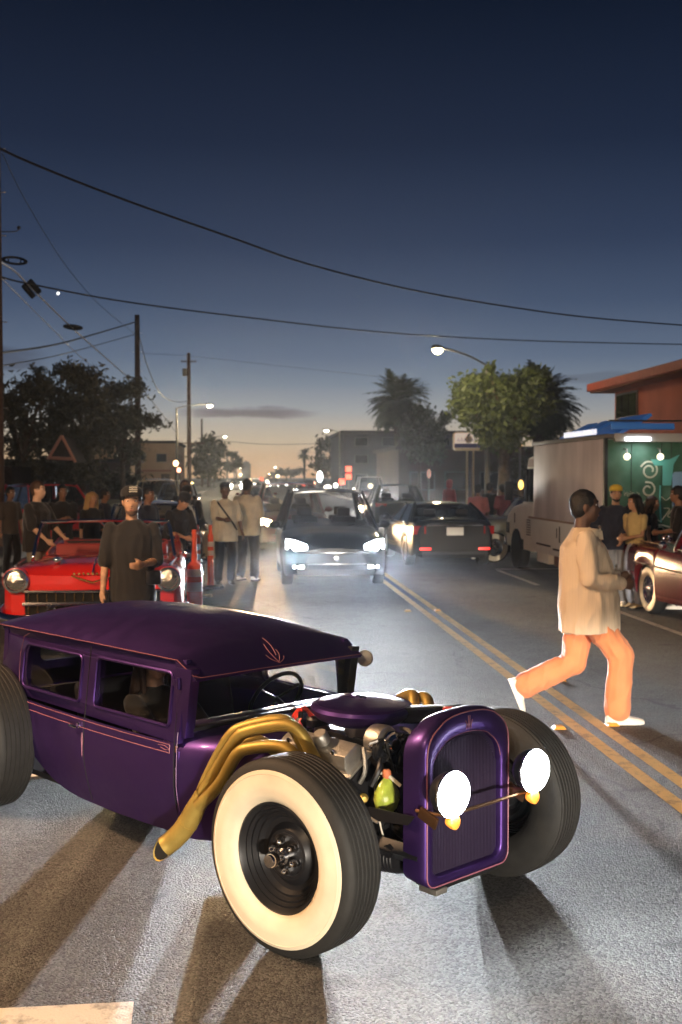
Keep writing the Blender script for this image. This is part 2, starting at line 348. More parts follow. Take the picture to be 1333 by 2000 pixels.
# ------------------------------------------------------------------ the purple hot rod (local x = forward, y = far side, z = up)
HR_AZ = R_(-38.28); HRF = Vector((-math.sin(HR_AZ), -math.cos(HR_AZ), 0)); HRL = Vector((-HRF.y, HRF.x, 0))
HRO = Vector((0.1, 4.528, 0)) + HRL * .79
def satin(name, col, rough, metal):
    m = mat(name, col, rough, metal, coat=.12, bump=.010, bscale=900); nt = m.node_tree; b = nt.nodes['Principled BSDF']
    tc = nt.nodes.new('ShaderNodeTexCoord'); nz = nt.nodes.new('ShaderNodeTexNoise'); nz.inputs['Scale'].default_value = 7; nz.inputs['Detail'].default_value = 7; nz.inputs['Roughness'].default_value = .7; nt.links.new(tc.outputs['Object'], nz.inputs['Vector'])
    mr = nt.nodes.new('ShaderNodeMapRange'); mr.inputs['From Min'].default_value = .3; mr.inputs['From Max'].default_value = .7; mr.inputs['To Min'].default_value = rough - .07; mr.inputs['To Max'].default_value = rough + .09; nt.links.new(nz.outputs[0], mr.inputs['Value']); nt.links.new(mr.outputs[0], b.inputs['Roughness'])
    return m
M_PUR = satin('satin_purple_paint', (.066, .031, .165), .41, .86)
M_PINK = mat('pink_pinstripe', (.27, .095, .14), .45)
M_BLK = mat('black_satin_metal', (.012, .012, .014), .38, .3)
M_RUB = mat('tyre_rubber', (.013, .0125, .012), .68, bump=.12, bscale=220, var=.25, vscale=20)
M_WW = mat('whitewall_rubber', (.60, .515, .385), .55, bump=.02, bscale=90, var=.11, vscale=6)
M_CHR = mat('chrome', (.82, .82, .84), .10, 1.0)
M_ALU = mat('cast_aluminium', (.42, .40, .37), .42, .9, bump=.15, bscale=160, var=.2, vscale=14)
M_GOLD = mat('gold_header_paint', (.38, .265, .065), .50, .55, bump=.05, bscale=90, var=.18, vscale=9)
M_GLASS = mat('car_glass', (.85, .9, .9), .02, trans=1.0, ior=1.0, spec=.5)
def glass_mat(name, tint, mixv):
    m = bpy.data.materials.new(name); m.use_nodes = True; nt = m.node_tree; nt.nodes.clear(); N = nt.nodes
    out = N.new('ShaderNodeOutputMaterial'); tr = N.new('ShaderNodeBsdfTransparent'); tr.inputs[0].default_value = (*tint, 1)
    gl = N.new('ShaderNodeBsdfGlossy'); gl.inputs['Roughness'].default_value = .03; fr = N.new('ShaderNodeLayerWeight'); fr.inputs['Blend'].default_value = .5; pw = N.new('ShaderNodeMath'); pw.operation = 'POWER'; pw.inputs[1].default_value = 4.0; sc_ = N.new('ShaderNodeMath'); sc_.operation = 'MULTIPLY_ADD'; sc_.inputs[1].default_value = .55; sc_.inputs[2].default_value = .035; nt.links.new(fr.outputs['Facing'], pw.inputs[0]); nt.links.new(pw.outputs[0], sc_.inputs[0])
    mx = N.new('ShaderNodeMixShader'); ad = N.new('ShaderNodeMath'); ad.operation = 'ADD'; ad.inputs[1].default_value = mixv
    nt.links.new(sc_.outputs[0], ad.inputs[0]); nt.links.new(ad.outputs[0], mx.inputs[0]); nt.links.new(tr.outputs[0], mx.inputs[1]); nt.links.new(gl.outputs[0], mx.inputs[2]); nt.links.new(mx.outputs[0], out.inputs[0])
    MATS[name] = m; return m
M_GLASS = glass_mat('clear_glass', (.95, .96, .96), .0)
M_TINT = glass_mat('tinted_glass', (.80, .80, .81), .0)
M_PRIV = glass_mat('privacy_glass', (.22, .22, .24), .0)
M_LEATH = mat('dark_leather', (.02, .018, .018), .6)
M_DARKP = mat('pipe_shade_black', (.004, .004, .004), .9)
M_RED = mat('red_wire', (.65, .05, .03), .4)

rod = thing('hot_rod', HRO, math.atan2(HRF.y, HRF.x), 'chopped purple hot rod with gold headers, exposed engine and wide whitewall tyres', 'car')

def wheel(name, parent, x, y, side, R, Wd, steer=0., rim_r=.225, ww=True, ww_r=None):
    """side -1: outer face to -y. Built about the hub with +y pointing outward, then placed."""
    g = bpy.data.objects.new(name, None); COL.objects.link(g); g.parent = parent; g.location = (x, y, R - .007)
    g.rotation_euler = (0, 0, (math.pi if side < 0 else 0) + R_(steer)); g.empty_display_size = .1
    h = Wd / 2; wr = ww_r or R * .885
    # tyre: inner bead, sidewall, shoulder, grooved tread and back
    prof = [(rim_r - .005, h * .72), (rim_r + .02, h * .93), (lerp(rim_r, wr, .5), h * 1.02), (wr, h * .95), (R * .945, h * .86), (R * .975, h * .78)]
    ng = 7; edges = np.linspace(h * .72, -h * .72, ng + 1)
    for i in range(ng):
        a, b = edges[i], edges[i + 1]; d = .004
        cr = lambda t: R * (1 - .013 * (t / h) ** 2)
        prof += [(cr(a) - (.007 if i else .003), a), (cr(a), a - d), (cr(b), b + d), (cr(b) - .007, b)]
    prof += [(R * .975, -h * .78), (R * .945, -h * .86), (wr, -h * .95), (lerp(rim_r, wr, .5), -h * 1.02), (rim_r + .02, -h * .93), (rim_r - .005, -h * .72)]
    MB().lathe(prof, n=72).build('tyre', M_RUB, g, smooth=35)
    if ww:
        p = []
        for t in np.linspace(0, 1, 9):
            r = lerp(rim_r + .004, wr, t); base = np.interp(r, [rim_r - .005, rim_r + .02, lerp(rim_r, wr, .5), wr], [h * .72, h * .93, h * 1.02, h * .95])
            p.append((r, base + .003 + .004 * math.sin(math.pi * t)))
        p = [(rim_r + .002, h * .74)] + p + [(wr + .003, h * .93)]
        MB().lathe(p, n=72).build('whitewall', M_WW, g, smooth=50)
        MB().lathe([(wr - .016, h * .965 + .003), (wr - .013, h * .965 + .0062), (wr - .010, h * .965 + .003)], n=72).build('sidewall_rib', M_WW, g, smooth=50)
    r = rim_r
    pr = [(r - .002, h * .62), (r + .002, h * .79), (r - .004, h * .82), (r - .010, h * .74), (r - .018, h * .60), (r - .026, h * .61), (r - .034, h * .46), (r - .043, h * .475), (r - .052, h * .30), (r - .062, h * .315), (r - .075, h * .14),
          (r - .095, h * .10), (r * .50, h * .22), (r * .46, h * .30), (r * .40, h * .31), (r * .36, h * .24), (.03, h * .24), (.0, h * .24)]
    MB().lathe(pr, n=56).build('rim', M_BLK, g, smooth=28)
    # hub cap and lug nuts
    hb = MB(); hb.lathe([(.034, h * .22), (.034, h * .55), (.026, h * .62), (.026, h * .85), (.033, h * .92), (.033, h * 1.15), (.026, h * 1.24), (.0, h * 1.27)], n=20); hb.build('hub', M_CHR, g, smooth=40)
    for k in range(6):
        a = 2 * math.pi * k / 6 + .3; c = (math.cos(a) * .060, 0, math.sin(a) * .060)
        MB().lathe([(.017, h * .22), (.017, h * .46), (.012, h * .62), (.005, h * .68), (0, h * .68)], o=(c[0], 0, c[2]), n=8).build('lug_nut', M_CHR, g, smooth=40)
    return g
FT, RTv = .23, .27
FR, RR = .405, .425
STEER = 6.0
wheel('front_wheel', rod, 0, -.79 + FT / 2, -1, FR, FT, STEER); wheel('front_wheel', rod, 0, .79 - FT / 2, 1, FR, FT, STEER)
WB = 2.79
wheel('rear_wheel', rod, -WB, -.82 + RTv / 2, -1, RR, RTv); wheel('rear_wheel', rod, -WB, .82 - RTv / 2, 1, RR, RTv)

# ---- tub: lower body from the cowl to the tail
US = [-3.05, -2.95, -2.8, -2.6, -2.45, -2.3, -2.1, -1.9, -1.7, -1.5, -1.3, -1.1, -.98]
def tub_w(u): return sm_interp(u, [-3.05, -2.95, -2.75, -2.4, -1.9, -1.4, -.98], [.40, .50, .555, .585, .60, .597, .578])
def tub_b(u): return sm_interp(u, [-3.05, -2.8, -2.6, -2.45, -2.3, -2.1, -1.7, -1.3, -.98], [.60, .57, .50, .385, .290, .218, .195, .20, .205])
BELT = .665
def tub_pt(u, t):      # t 0 bottom .. 1 belt; returns v,z (near side, positive v)
    b = tub_b(u); z = lerp(b, BELT, t); wd = tub_w(u)
    tuck = .055 * max(0, 1 - (z - .19) / .30) ** 1.8
    return wd - tuck + .006 * math.sin(math.pi * min(1, max(0, (z - .3) / .36))), z
us = np.linspace(-3.05, -.98, 40); ts = np.linspace(0, 1, 14)
mb = MB(); V = []; Fc = []
for u in us:
    for t in ts: v, z = tub_pt(u, t); V.append((u, -v, z))
nt_ = len(ts)
for i in range(len(us) - 1):
    for j in range(nt_ - 1): Fc.append((i * nt_ + j, i * nt_ + j + 1, (i + 1) * nt_ + j + 1, (i + 1) * nt_ + j))
mb.add(V, Fc).mirror_y()
# underside turned in, tail panel
lo = []
for u in us: v, z = tub_pt(u, 0); lo.append([(u, -v, z), (u, -v + .05, z - .012), (u, 0, z - .012), (u, v - .05, z - .012), (u, v, z)])
mb.loft(lo, closed=False)
tl = [[(-3.05, -tub_pt(-3.05, t)[0], tub_pt(-3.05, t)[1]), (-3.09, 0, tub_pt(-3.05, t)[1]), (-3.05, tub_pt(-3.05, t)[0], tub_pt(-3.05, t)[1])] for t in ts]
mb.loft(tl, closed=False)
body = mb.build('body', M_PUR, rod, smooth=50)
# ---- cowl and firewall
cs = []
for u, wd, zt, zb in ((-.978, .578, .72, .205), (-.90, .570, .728, .205), (-.80, .545, .735, .215), (-.70, .505, .735, .225), (-.60, .455, .728, .235), (-.54, .42, .715, .245), (-.525, .40, .70, .25)):
    ring = []
    for k in range(13):
        a = math.pi * k / 12; vv = -math.cos(a); s = math.sin(a)
        ring.append((u, wd * math.copysign(abs(vv) ** .42, vv), lerp(zt - .16, zt, s ** .55)))
    ring = [(u, -(wd - .05), zb), (u, -wd + .012, zb + .12)] + ring + [(u, wd - .012, zb + .12), (u, wd - .05, zb)]
    cs.append(ring)
mb = MB().loft(cs, closed=True, caps=True); cowl = mb.build('cowl', M_PUR, rod, smooth=50)
# rocker tail under the cowl (black lower frame horn)
# ---- upper side with door and quarter windows
def side_v(z): return lerp(.598, .552, max(0, (z - BELT)) / .40)
def up_fn(off):
    def fn(a, b, s):
        k = tub_w(a) / .60 if a < -2.3 else (1.0 if a < -1.3 else lerp(1, .966, (a + 1.3) / .35))
        return (a, -(side_v(b) * k) + (off if s == 0 else off + .03), b)
    return fn
outer = [(-2.86, BELT), (-.955, BELT), (-.945, 1.065), (-2.80, 1.065), (-2.90, 1.0), (-2.93, .85)]
win_f = rrect(-1.71, -1.035, .738, .995, (.022, .03, .03, .03)); win_r = rrect(-2.50, -1.855, .738, .985, (.025, .035, .06, .05))
for sgn in (1, -1):
    mb = MB().plate(outer, [win_f, win_r], fn=up_fn(0.0))
    if sgn < 0: mb.v = [(x, -y, z) for x, y, z in mb.v]
    mb.build('window_surround', M_PUR, rod, smooth=30, bevel=.006)
    for nm, wp in (('door_window', win_f), ('quarter_window', win_r)):
        g = MB().plate(wp, fn=lambda a, b, s: (a, -(side_v(b)) + .018 + .004 * s + (.0 if a < -1.3 else .012), b))
        if sgn < 0: g.v = [(x, -y, z) for x, y, z in g.v]
        g.build(nm, M_TINT, rod, smooth=0)
        bd = MB().tube([(a, -(side_v(b)) - .001 + (0 if a < -1.3 else .020 * (a + 1.3) / .35), b) for a, b in wp], .009, 8, closed=True)
        if sgn < 0: bd.v = [(x, -y, z) for x, y, z in bd.v]
        bd.build('window_bead', M_PUR, rod)
# rear panel with small window
mb = MB().plate(rrect(-.50, .50, .655, 1.07, .04), [rrect(-.28, .28, .80, .98, .05)], fn=lambda a, b, s: (-2.93 + .05 * s - .14 * max(0, .3 - abs(a)) ** 1.2 + (b - .66) * .12, a, b)); mb.build('rear_panel', M_PUR, rod)
# ---- roof with visor
ru = [-3.02, -2.96, -2.88, -2.7, -2.4, -2.0, -1.6, -1.3, -1.12, -1.03, -.985, -.94, -.895, -.848]
zc = [1.00, 1.06, 1.105, 1.15, 1.19, 1.212, 1.212, 1.195, 1.168, 1.142, 1.118, 1.082, 1.042, .992]
ze = [.97, 1.03, 1.063, 1.066, 1.066, 1.066, 1.066, 1.066, 1.066, 1.066, 1.062, 1.038, 1.013, .985]
rw = [.42, .48, .535, .556, .562, .565, .565, .564, .563, .562, .560, .556, .552, .548]
rings = []
for i in range(len(ru)):
    top = []; 
    for k in range(21):
        v = -1 + 2 * k / 20; zz = ze[i] + (zc[i] - ze[i]) * (1 - abs(v) ** 2.5)
        top.append((ru[i], v * rw[i], zz))
    th = .012
    rings.append(top + [(ru[i] - (.004 if i == len(ru) - 1 else 0), p[1] * .985, p[2] - th) for p in reversed(top)])
roof = MB().loft(rings, closed=True, caps=True).build('roof', M_PUR, rod, smooth=42)
for s in (-1, 1):      # visor cheeks
    mb = MB(); mb.add([(-1.0, s * .560, 1.060), (-.96, s * .559, 1.046), (-.848, s * .546, .982), (-.90, s * .548, .968), (-.95, s * .556, .95), (-1.0, s * .560, .95)], [(0, 1, 2, 3, 4, 5)]); mb.build('visor_cheek', M_PUR, rod)
# pinstripes
def stripe(path, r=.0022, name='pinstripe', par=rod, m=M_PINK): return MB().tube(path, r * .8, 5).build(name, m, par)
stripe([(-2.86, -.560, 1.062), (-2.0, -.568, 1.067), (-.99, -.565, 1.066)], .003)
stripe(smooth_path([(-.985, -.563, 1.067), (-.93, -.556, 1.036), (-.875, -.549, 1.004), (-.862, -.54, .999)], 3) + [(-.846, -.52, .993), (-.846, -.2, .995), (-.846, 0, .9955), (-.846, .2, .995), (-.846, .535, .992)], .0028)
def on_tub(u, z, off=.002):
    b = tub_b(u); v, _ = tub_pt(u, (z - b) / (BELT - b)); return (u, -v - off, z)
for z in (.652, .612): stripe([on_tub(u, z) for u in np.linspace(-2.55, -1.02, 26)], .0026)
stripe([on_tub(-1.02, .652), on_tub(-1.02, .612)], .0026)
stripe([on_tub(-1.02, .63), on_tub(-1.06, .642), on_tub(-1.11, .640)], .002); stripe([on_tub(-1.02, .63), on_tub(-1.05, .622), on_tub(-1.09, .630)], .002)
stripe([on_tub(-1.80, .585), on_tub(-1.805, .55), on_tub(-1.80, .50), on_tub(-1.80, .46)], .003); stripe([on_tub(-1.80, .585), on_tub(-1.792, .55), on_tub(-1.80, .50)], .0025)
stripe([(-2.55, -.578, .70)] + [(-2.56, -.575, .80), (-2.555, -.568, .92), (-2.52, -.562, 1.02), (-2.46, -.560, 1.045)], .002)
def on_visor(v, k):     # k 0 front edge .. 1 up
    u = lerp(-.852, -.985, k); i = np.interp(u, ru, zc); e = np.interp(u, ru, ze); hw = np.interp(u, ru, rw)
    return (u, v, e + (i - e) * (1 - abs(v / hw) ** 2.5) + .003)
for a, b, c, d in ((0, .05, -.03, .75), (.0, .3, -.012, 1.0), (0, .06, .045, .25), (0, .05, -.06, .35), (0, .1, .02, .5)):
    stripe([on_visor(-.02 + lerp(a, c, t) + .012 * math.sin(3.1 * t) * (1 if c > -.02 else -1), lerp(b, d, t)) for t in np.linspace(0, 1, 7)], .0026)
# door cut lines (recessed dark gaps), hinges, handle
M_GAP = mat('dark_gap', (.004, .003, .006), .8)
for uu in (-.985, -1.785):
    p = [on_tub(uu, z, .0005) for z in np.linspace(.215, .655, 14)] + [(uu, -side_v(z) * (.966 if uu > -1.2 else 1.0) - .0005, z) for z in (.68, .72, .99, 1.04)]
    MB().tube(p, .0030, 5).build('door_gap', M_GAP, rod)
    stripe([(q[0] + .022, q[1] - .001, q[2]) for q in p[1:-2]] if uu > -1.2 else [(q[0], q[1], q[2]) for q in p[14:16]], .0016, m=mat('lilac_edge', (.34, .20, .42), .3))
for z in (.955, .60):
    MB().tube([(-.965, -.566, z - .028), (-.965, -.566, z + .028)], .011, 8).build('door_hinge', M_PUR, rod)
    MB().box((-.985, -.567, z), (.05, .008, .034)).build('door_hinge', M_PUR, rod, bevel=.002)
hd = MB(); hd.lathe([(.016, 0), (.016, .006), (.009, .010), (.008, .032)], o=on_tub(-1.835, .62), axis=(0, -1, 0), n=14); q = on_tub(-1.835, .62)
hd.tube([(q[0] - .045, q[1] - .034, q[2] - .004), (q[0] - .02, q[1] - .038, q[2] + .002), (q[0] + .01, q[1] - .036, q[2]), (q[0] + .03, q[1] - .03, q[2] - .004)], [.005, .008, .009, .006], 8); hd.build('door_handle', M_CHR, rod)
# ---- windshield, pillars, interior
mb = MB().plate(rrect(-.50, .50, .735, .985, .02), fn=lambda a, b, s: (-.955 + (b - .72) * .17 + .005 * s, a, b)); mb.build('windshield', M_GLASS, rod, smooth=0)
for s in (-1, 1):
    mb = MB(); mb.loft([[(-.99, s * .50, z0), (-.93 + (z0 - .7) * .17, s * .50, z0), (-.93 + (z0 - .7) * .17, s * .556, z0), (-.99, s * .565, z0)] for z0 in (.69, 1.03)]); mb.build('windshield_pillar', M_PUR if s < 0 else M_BLK, rod, bevel=.006)
mb = MB(); mb.box((-.95, 0, .728), (.05, 1.02, .02)); mb.build('windshield_frame', M_BLK, rod, bevel=.004)
mb = MB(); mb.box((-2.0, 0, .23), (2.0, 1.06, .03)); mb.build('floor_pan', M_BLK, rod)
sb = MB()
for s in (-1, 1):
    sb.box((-1.75, s * .27, .36), (.48, .46, .16)); sb.box((-1.98, s * .27, .60), (.14, .46, .44), rot=Matrix.Rotation(R_(-12), 3, 'Y'))
sb.build('seat', M_LEATH, rod, bevel=.04, seg=3)
MB().box((-2.6, 0, .5), (.5, 1.0, .3)).build('rear_seat', M_LEATH, rod, bevel=.05)
MB().box((-1.04, 0, .68), (.12, 1.06, .11)).build('dashboard', mat('dash_paint', (.05, .03, .08), .35), rod, bevel=.025)
st = MB(); st.lathe([(.17 + .012 * math.cos(a), .012 * math.sin(a)) for a in np.linspace(0, 2 * math.pi, 9)], o=(-1.24, .27, .73), axis=(-.88, 0, .47), n=28)
st.tube([(-1.05, .27, .64), (-1.24, .27, .73)], .016, 8)
for k in range(3):
    a = R_(90 + 120 * k); ax = Vector((-.88, 0, .47)).normalized(); e1 = Vector((0, 1, 0)); e2 = ax.cross(e1); c = Vector((-1.24, .27, .73)); st.tube([c, c + e1 * .17 * math.cos(a) + e2 * .17 * math.sin(a)], .008, 6)
st.build('steering_wheel', M_BLK, rod)
# far-side mirror on the pillar
mm = MB(); mm.tube([(-.93, .56, .96), (-.90, .60, .965)], .006, 6); mm.lathe([(0, -.012), (.040, -.010), (.046, 0), (.042, .008), (0, .010)], o=(-.885, .605, .958), axis=(.55, -.8, .1), n=24); mm.build('side_mirror', M_ALU, rod)
# ---- chassis
fr = MB()
for s in (-1, 1): fr.tube([(.33, s * .25, .36), (.0, s * .29, .37), (-.5, s * .34, .30), (-2.4, s * .36, .24), (-2.9, s * .36, .42)], .040, 4)
fr.tube([(.18, -.30, .36), (.18, .30, .36)], .03, 8); fr.tube([(-.75, -.34, .27), (-.75, .34, .27)], .03, 8)
fr.build('frame_rail', M_BLK, rod, smooth=30)
ax = MB(); ax.tube(smooth_path([(0, -.58, .40), (0, -.5, .36), (0, -.42, .30), (0, .42, .30), (0, .5, .36), (0, .58, .40)], 4), .028, 8)
for s in (-1, 1): ax.lathe([(.10, -.03), (.12, 0), (.12, .05), (.05, .07)], o=(0, s * .52, .405), axis=(0, s, 0), n=20)
ax.tube(smooth_path([(.03, -.44, .34), (.03, 0, .44), (.03, .44, .34)], 6), .02, 6, flat=1.6)
ax.tube([(-.02, -.54, .36), (-.62, -.36, .30)], .014, 6); ax.tube([(-.02, .54, .36), (-.62, .36, .30)], .014, 6)
ax.build('front_axle', M_BLK, rod)
MB().tube([(-WB, -.66, RR), (-WB, .66, RR)], .05, 10).build('rear_axle', M_BLK, rod)
# ---- engine
en = MB(); en.box((-.30, 0, .46), (.56, .34, .30)); en.box((-.30, 0, .30), (.40, .22, .14)); en.box((-.30, 0, .66), (.48, .16, .16)); en.box((-.72, 0, .42), (.35, .26, .26))
for s in (-1, 1): en.box((-.29, s * .20, .61), (.50, .13, .15), rot=Matrix.Rotation(s * R_(-42), 3, 'X'))
en.build('engine_block', M_BLK, rod, bevel=.012)
def valve_cover(s):
    ex = [(-.072, 0), (.072, 0), (.072, .035), (.045, .082), (-.045, .082), (-.072, .035)]
    rot = Matrix.Rotation(s * R_(-33), 3, 'X'); c = Vector((.02, s * .262, .685))
    mb = MB(); mb.loft([[tuple(rot @ Vector((0, y, z)) + c + Vector((u, 0, 0))) for y, z in ex] for u in (-.50, -.06)])
    o = mb.build('valve_cover', M_ALU, rod, smooth=20, bevel=.009)
    fl = MB(); fl.loft([[tuple(rot @ Vector((0, y, z)) + c + Vector((u, 0, 0))) for y, z in [(-.085, -.008), (.085, -.008), (.085, .004), (-.085, .004)]] for u in (-.52, -.04)]); fl.build('cover_flange', M_ALU, o, bevel=.003)
    d = rot @ Vector((0, 0, 1))
    p = c + rot @ Vector((-.23, .0, .078)); MB().lathe([(.020, 0), (.020, .012), (.036, .014), (.036, .060), (.031, .066), (0, .066)], o=p, axis=d, n=18).build('breather_cap', M_ALU, o)
    for u in (-.44, -.33, -.14): q = c + rot @ Vector((u, -.035, .075)); MB().lathe([(.012, 0), (.012, .01), (.007, .022), (0, .022)], o=q, axis=d, n=10).build('cover_bolt', M_CHR, o)
    return o
valve_cover(-1); valve_cover(1)
# carburettor, air cleaner
MB().lathe([(.075, 0), (.085, .05), (.07, .09), (.09, .12)], o=(-.28, 0, .71), axis=(0, 0, 1), n=20, caps=True).build('carburettor', M_ALU, rod)
ac = MB(); acc = Vector((-.285, 0, .812)); prof = [(.12, -.018), (.17, -.012), (.215, .008), (.238, .034), (.243, .052), (.236, .068), (.222, .076), (.214, .074), (.206, .077), (.12, .082), (0, .084)]
ac.lathe(prof, o=acc, axis=(.02, 0, 1), n=64); aco = ac.build('air_cleaner', M_PUR, rod, smooth=30)
sn = MB(); sn.loft([[tuple(acc + Vector((.16 + d * .19, .05 + d * .22 + y * (.07 - .012 * d), .035 + z * (.034 + .006 * d)))) for y, z in ((-1, -1), (1, -1), (1, 1), (-1, 1))] for d in (0, .5, 1.0)])
sn.build('intake_snorkel', M_BLK, aco, bevel=.012, seg=3)
wn = MB(); wn.lathe([(.014, 0), (.014, .014), (.006, .02), (0, .02)], o=acc + Vector((0, 0, .084)), axis=(0, 0, 1), n=14); wn.tube([acc + Vector((-.035, 0, .100)), acc + Vector((.035, 0, .100))], .007, 8); wn.build('wing_nut', M_CHR, aco)
for dy in (-.02, .0): MB().tube([acc + Vector((-.17, .05 + dy * 2, .0825)), acc + Vector((-.06, .03 + dy, .0845))], .003, 5).build('cover_crease', M_PUR, aco)
# front dress: pulleys, alternator, belt, hoses
pl = MB()
for (y, z, r, u) in ((0, .66, .085, .02), (0, .42, .08, .02), (-.16, .74, .055, .02), (.20, .64, .06, .02)):
    pl.lathe([(0, 0), (r * .5, 0), (r * .55, .01), (r * .9, .012), (r, .0), (r * .9, -.012), (r, -.024), (0, -.026)], o=(u, y, z), axis=(1, 0, 0), n=24)
pl.build('pulley', M_BLK, rod)
MB().lathe([(.05, -.07), (.072, -.06), (.076, .0), (.07, .02), (.03, .03)], o=(-.02, -.12, .765), axis=(1, 0, 0), n=22, caps=True).build('alternator', M_ALU, rod)
MB().lathe([(0, .022), (.028, .022), (.040, .006), (.052, .004), (.056, -.004)], o=(.03, -.12, .765), axis=(1, 0, 0), n=22).build('alternator_pulley', M_CHR, rod)
fn = MB()
for k in range(6):
    a = R_(60 * k); e = Vector((0, math.cos(a), math.sin(a))); t = Vector((.35, -math.sin(a), math.cos(a))) * .035
    c = Vector((.08, 0, .60)); fn.add([c + e * .04 - t, c + e * .04 + t, c + e * .20 + t * 1.3, c + e * .20 - t * 1.3], [(0, 1, 2, 3)])
fn.build('fan', M_BLK, rod)
hs = MB(); hs.tube(smooth_path([(-.05, .06, .74), (.05, .08, .77), (.13, .06, .78), (.2, .04, .77)], 4), .024, 8); hs.tube(smooth_path([(0, -.1, .45), (.08, -.14, .40), (.2, -.12, .36)], 4), .026, 8); hs.build('radiator_hose', M_BLK, rod)
br = MB(); br.tube(smooth_path([(-.02, -.25, .76), (.0, -.26, .72), (.01, -.27, .66), (-.01, -.28, .61)], 4), .010, 6); br.tube([(.0, -.235, .78), (.02, -.20, .79)], .008, 6); br.build('bracket', M_ALU, rod)
hs2 = MB(); hs2.tube(smooth_path([(.02, -.2, .64), (.05, -.21, .655), (.09, -.2, .645), (.14, -.18, .61)], 5), .008, 6); hs2.tube(smooth_path([(.03, -.205, .64), (.02, -.215, .60), (.03, -.22, .565)], 4), .007, 6); hs2.build('overflow_hose', mat('hose_clear', (.5, .48, .4), .3), rod)
# distributor and red plug wires
MB().lathe([(.045, -.06), (.055, 0), (.06, .04), (.045, .06)], o=(-.60, 0, .72), axis=(0, 0, 1), n=16, caps=True).build('distributor', M_BLK, rod)
for k, (y0, u1) in enumerate(((-.03, -.47), (-.045, -.40), (-.02, -.34), (-.035, -.52))):
    MB().tube(smooth_path([(-.60, y0, .775), (-.585 + .01 * k, -.10 - .012 * k, .835), (-.565 + .02 * k, -.19, .80), (u1, -.245, .70)], 6), .0055, 6).build('plug_wire', M_RED, rod)
for k, u1 in enumerate((-.47, -.36)):
    MB().tube(smooth_path([(-.60, .03, .775), (-.58, .12, .83), (-.55, .2, .80), (u1, .245, .70)], 6), .0055, 6).build('plug_wire', M_RED, rod)
# small engine dress: hoses, coil, lines, header flanges
for pts, r, m in (([(-.08, -.10, .70), (.0, -.17, .72), (.05, -.22, .68), (.03, -.25, .60)], .013, M_BLK), ([(-.50, -.12, .74), (-.56, -.22, .72), (-.62, -.30, .66)], .012, M_BLK), ([(-.05, .02, .80), (.06, -.04, .815), (.14, -.08, .79), (.20, -.09, .74)], .010, M_ALU),
                  ([(-.16, -.09, .755), (-.10, -.16, .765), (-.02, -.20, .75)], .006, M_CHR), ([(.02, -.16, .56), (.07, -.19, .50), (.06, -.22, .42), (.10, -.24, .37)], .011, M_BLK), ([(-.02, -.30, .56), (.04, -.31, .50), (.12, -.30, .47)], .007, M_ALU)):
    MB().tube(smooth_path(pts, 5), r, 7).build('engine_hose', m, rod)
MB().lathe([(.026, 0), (.026, .10), (.014, .11), (.012, .135), (0, .135)], o=(-.53, -.16, .70), axis=(.15, -.2, 1), n=14, caps=True).build('ignition_coil', M_BLK, rod)
for u in (-.16, -.27, -.40, -.48): MB().lathe([(.048, 0), (.048, .010), (.034, .012)], o=(u, -.268, .625), axis=(0, -1, .2), n=12, caps=True).build('header_flange', M_GOLD, rod)
for u in (-.12, -.23, -.33, -.44): MB().lathe([(.010, 0), (.010, .04), (.006, .055), (0, .055)], o=(u, -.285, .615), axis=(0, -1, -.1), n=8).build('spark_plug', mat('plug_boot', (.45, .05, .03), .5), rod)
MB().tube([(.04, -.165, .70), (.045, -.03, .62), (.04, .0, .42), (.04, -.06, .46), (.045, -.17, .78), (.04, -.06, .80)], .006, 5, closed=True).build('fan_belt', M_RUB, rod)
sh_ = MB(); sh_.tube([(.10, -.40, .30), (.02, -.33, .50)], .024, 10); sh_.tube([(.06, -.365, .40), (-.01, -.315, .56)], .016, 10); sh_.build('shock_absorber', M_BLK, rod)
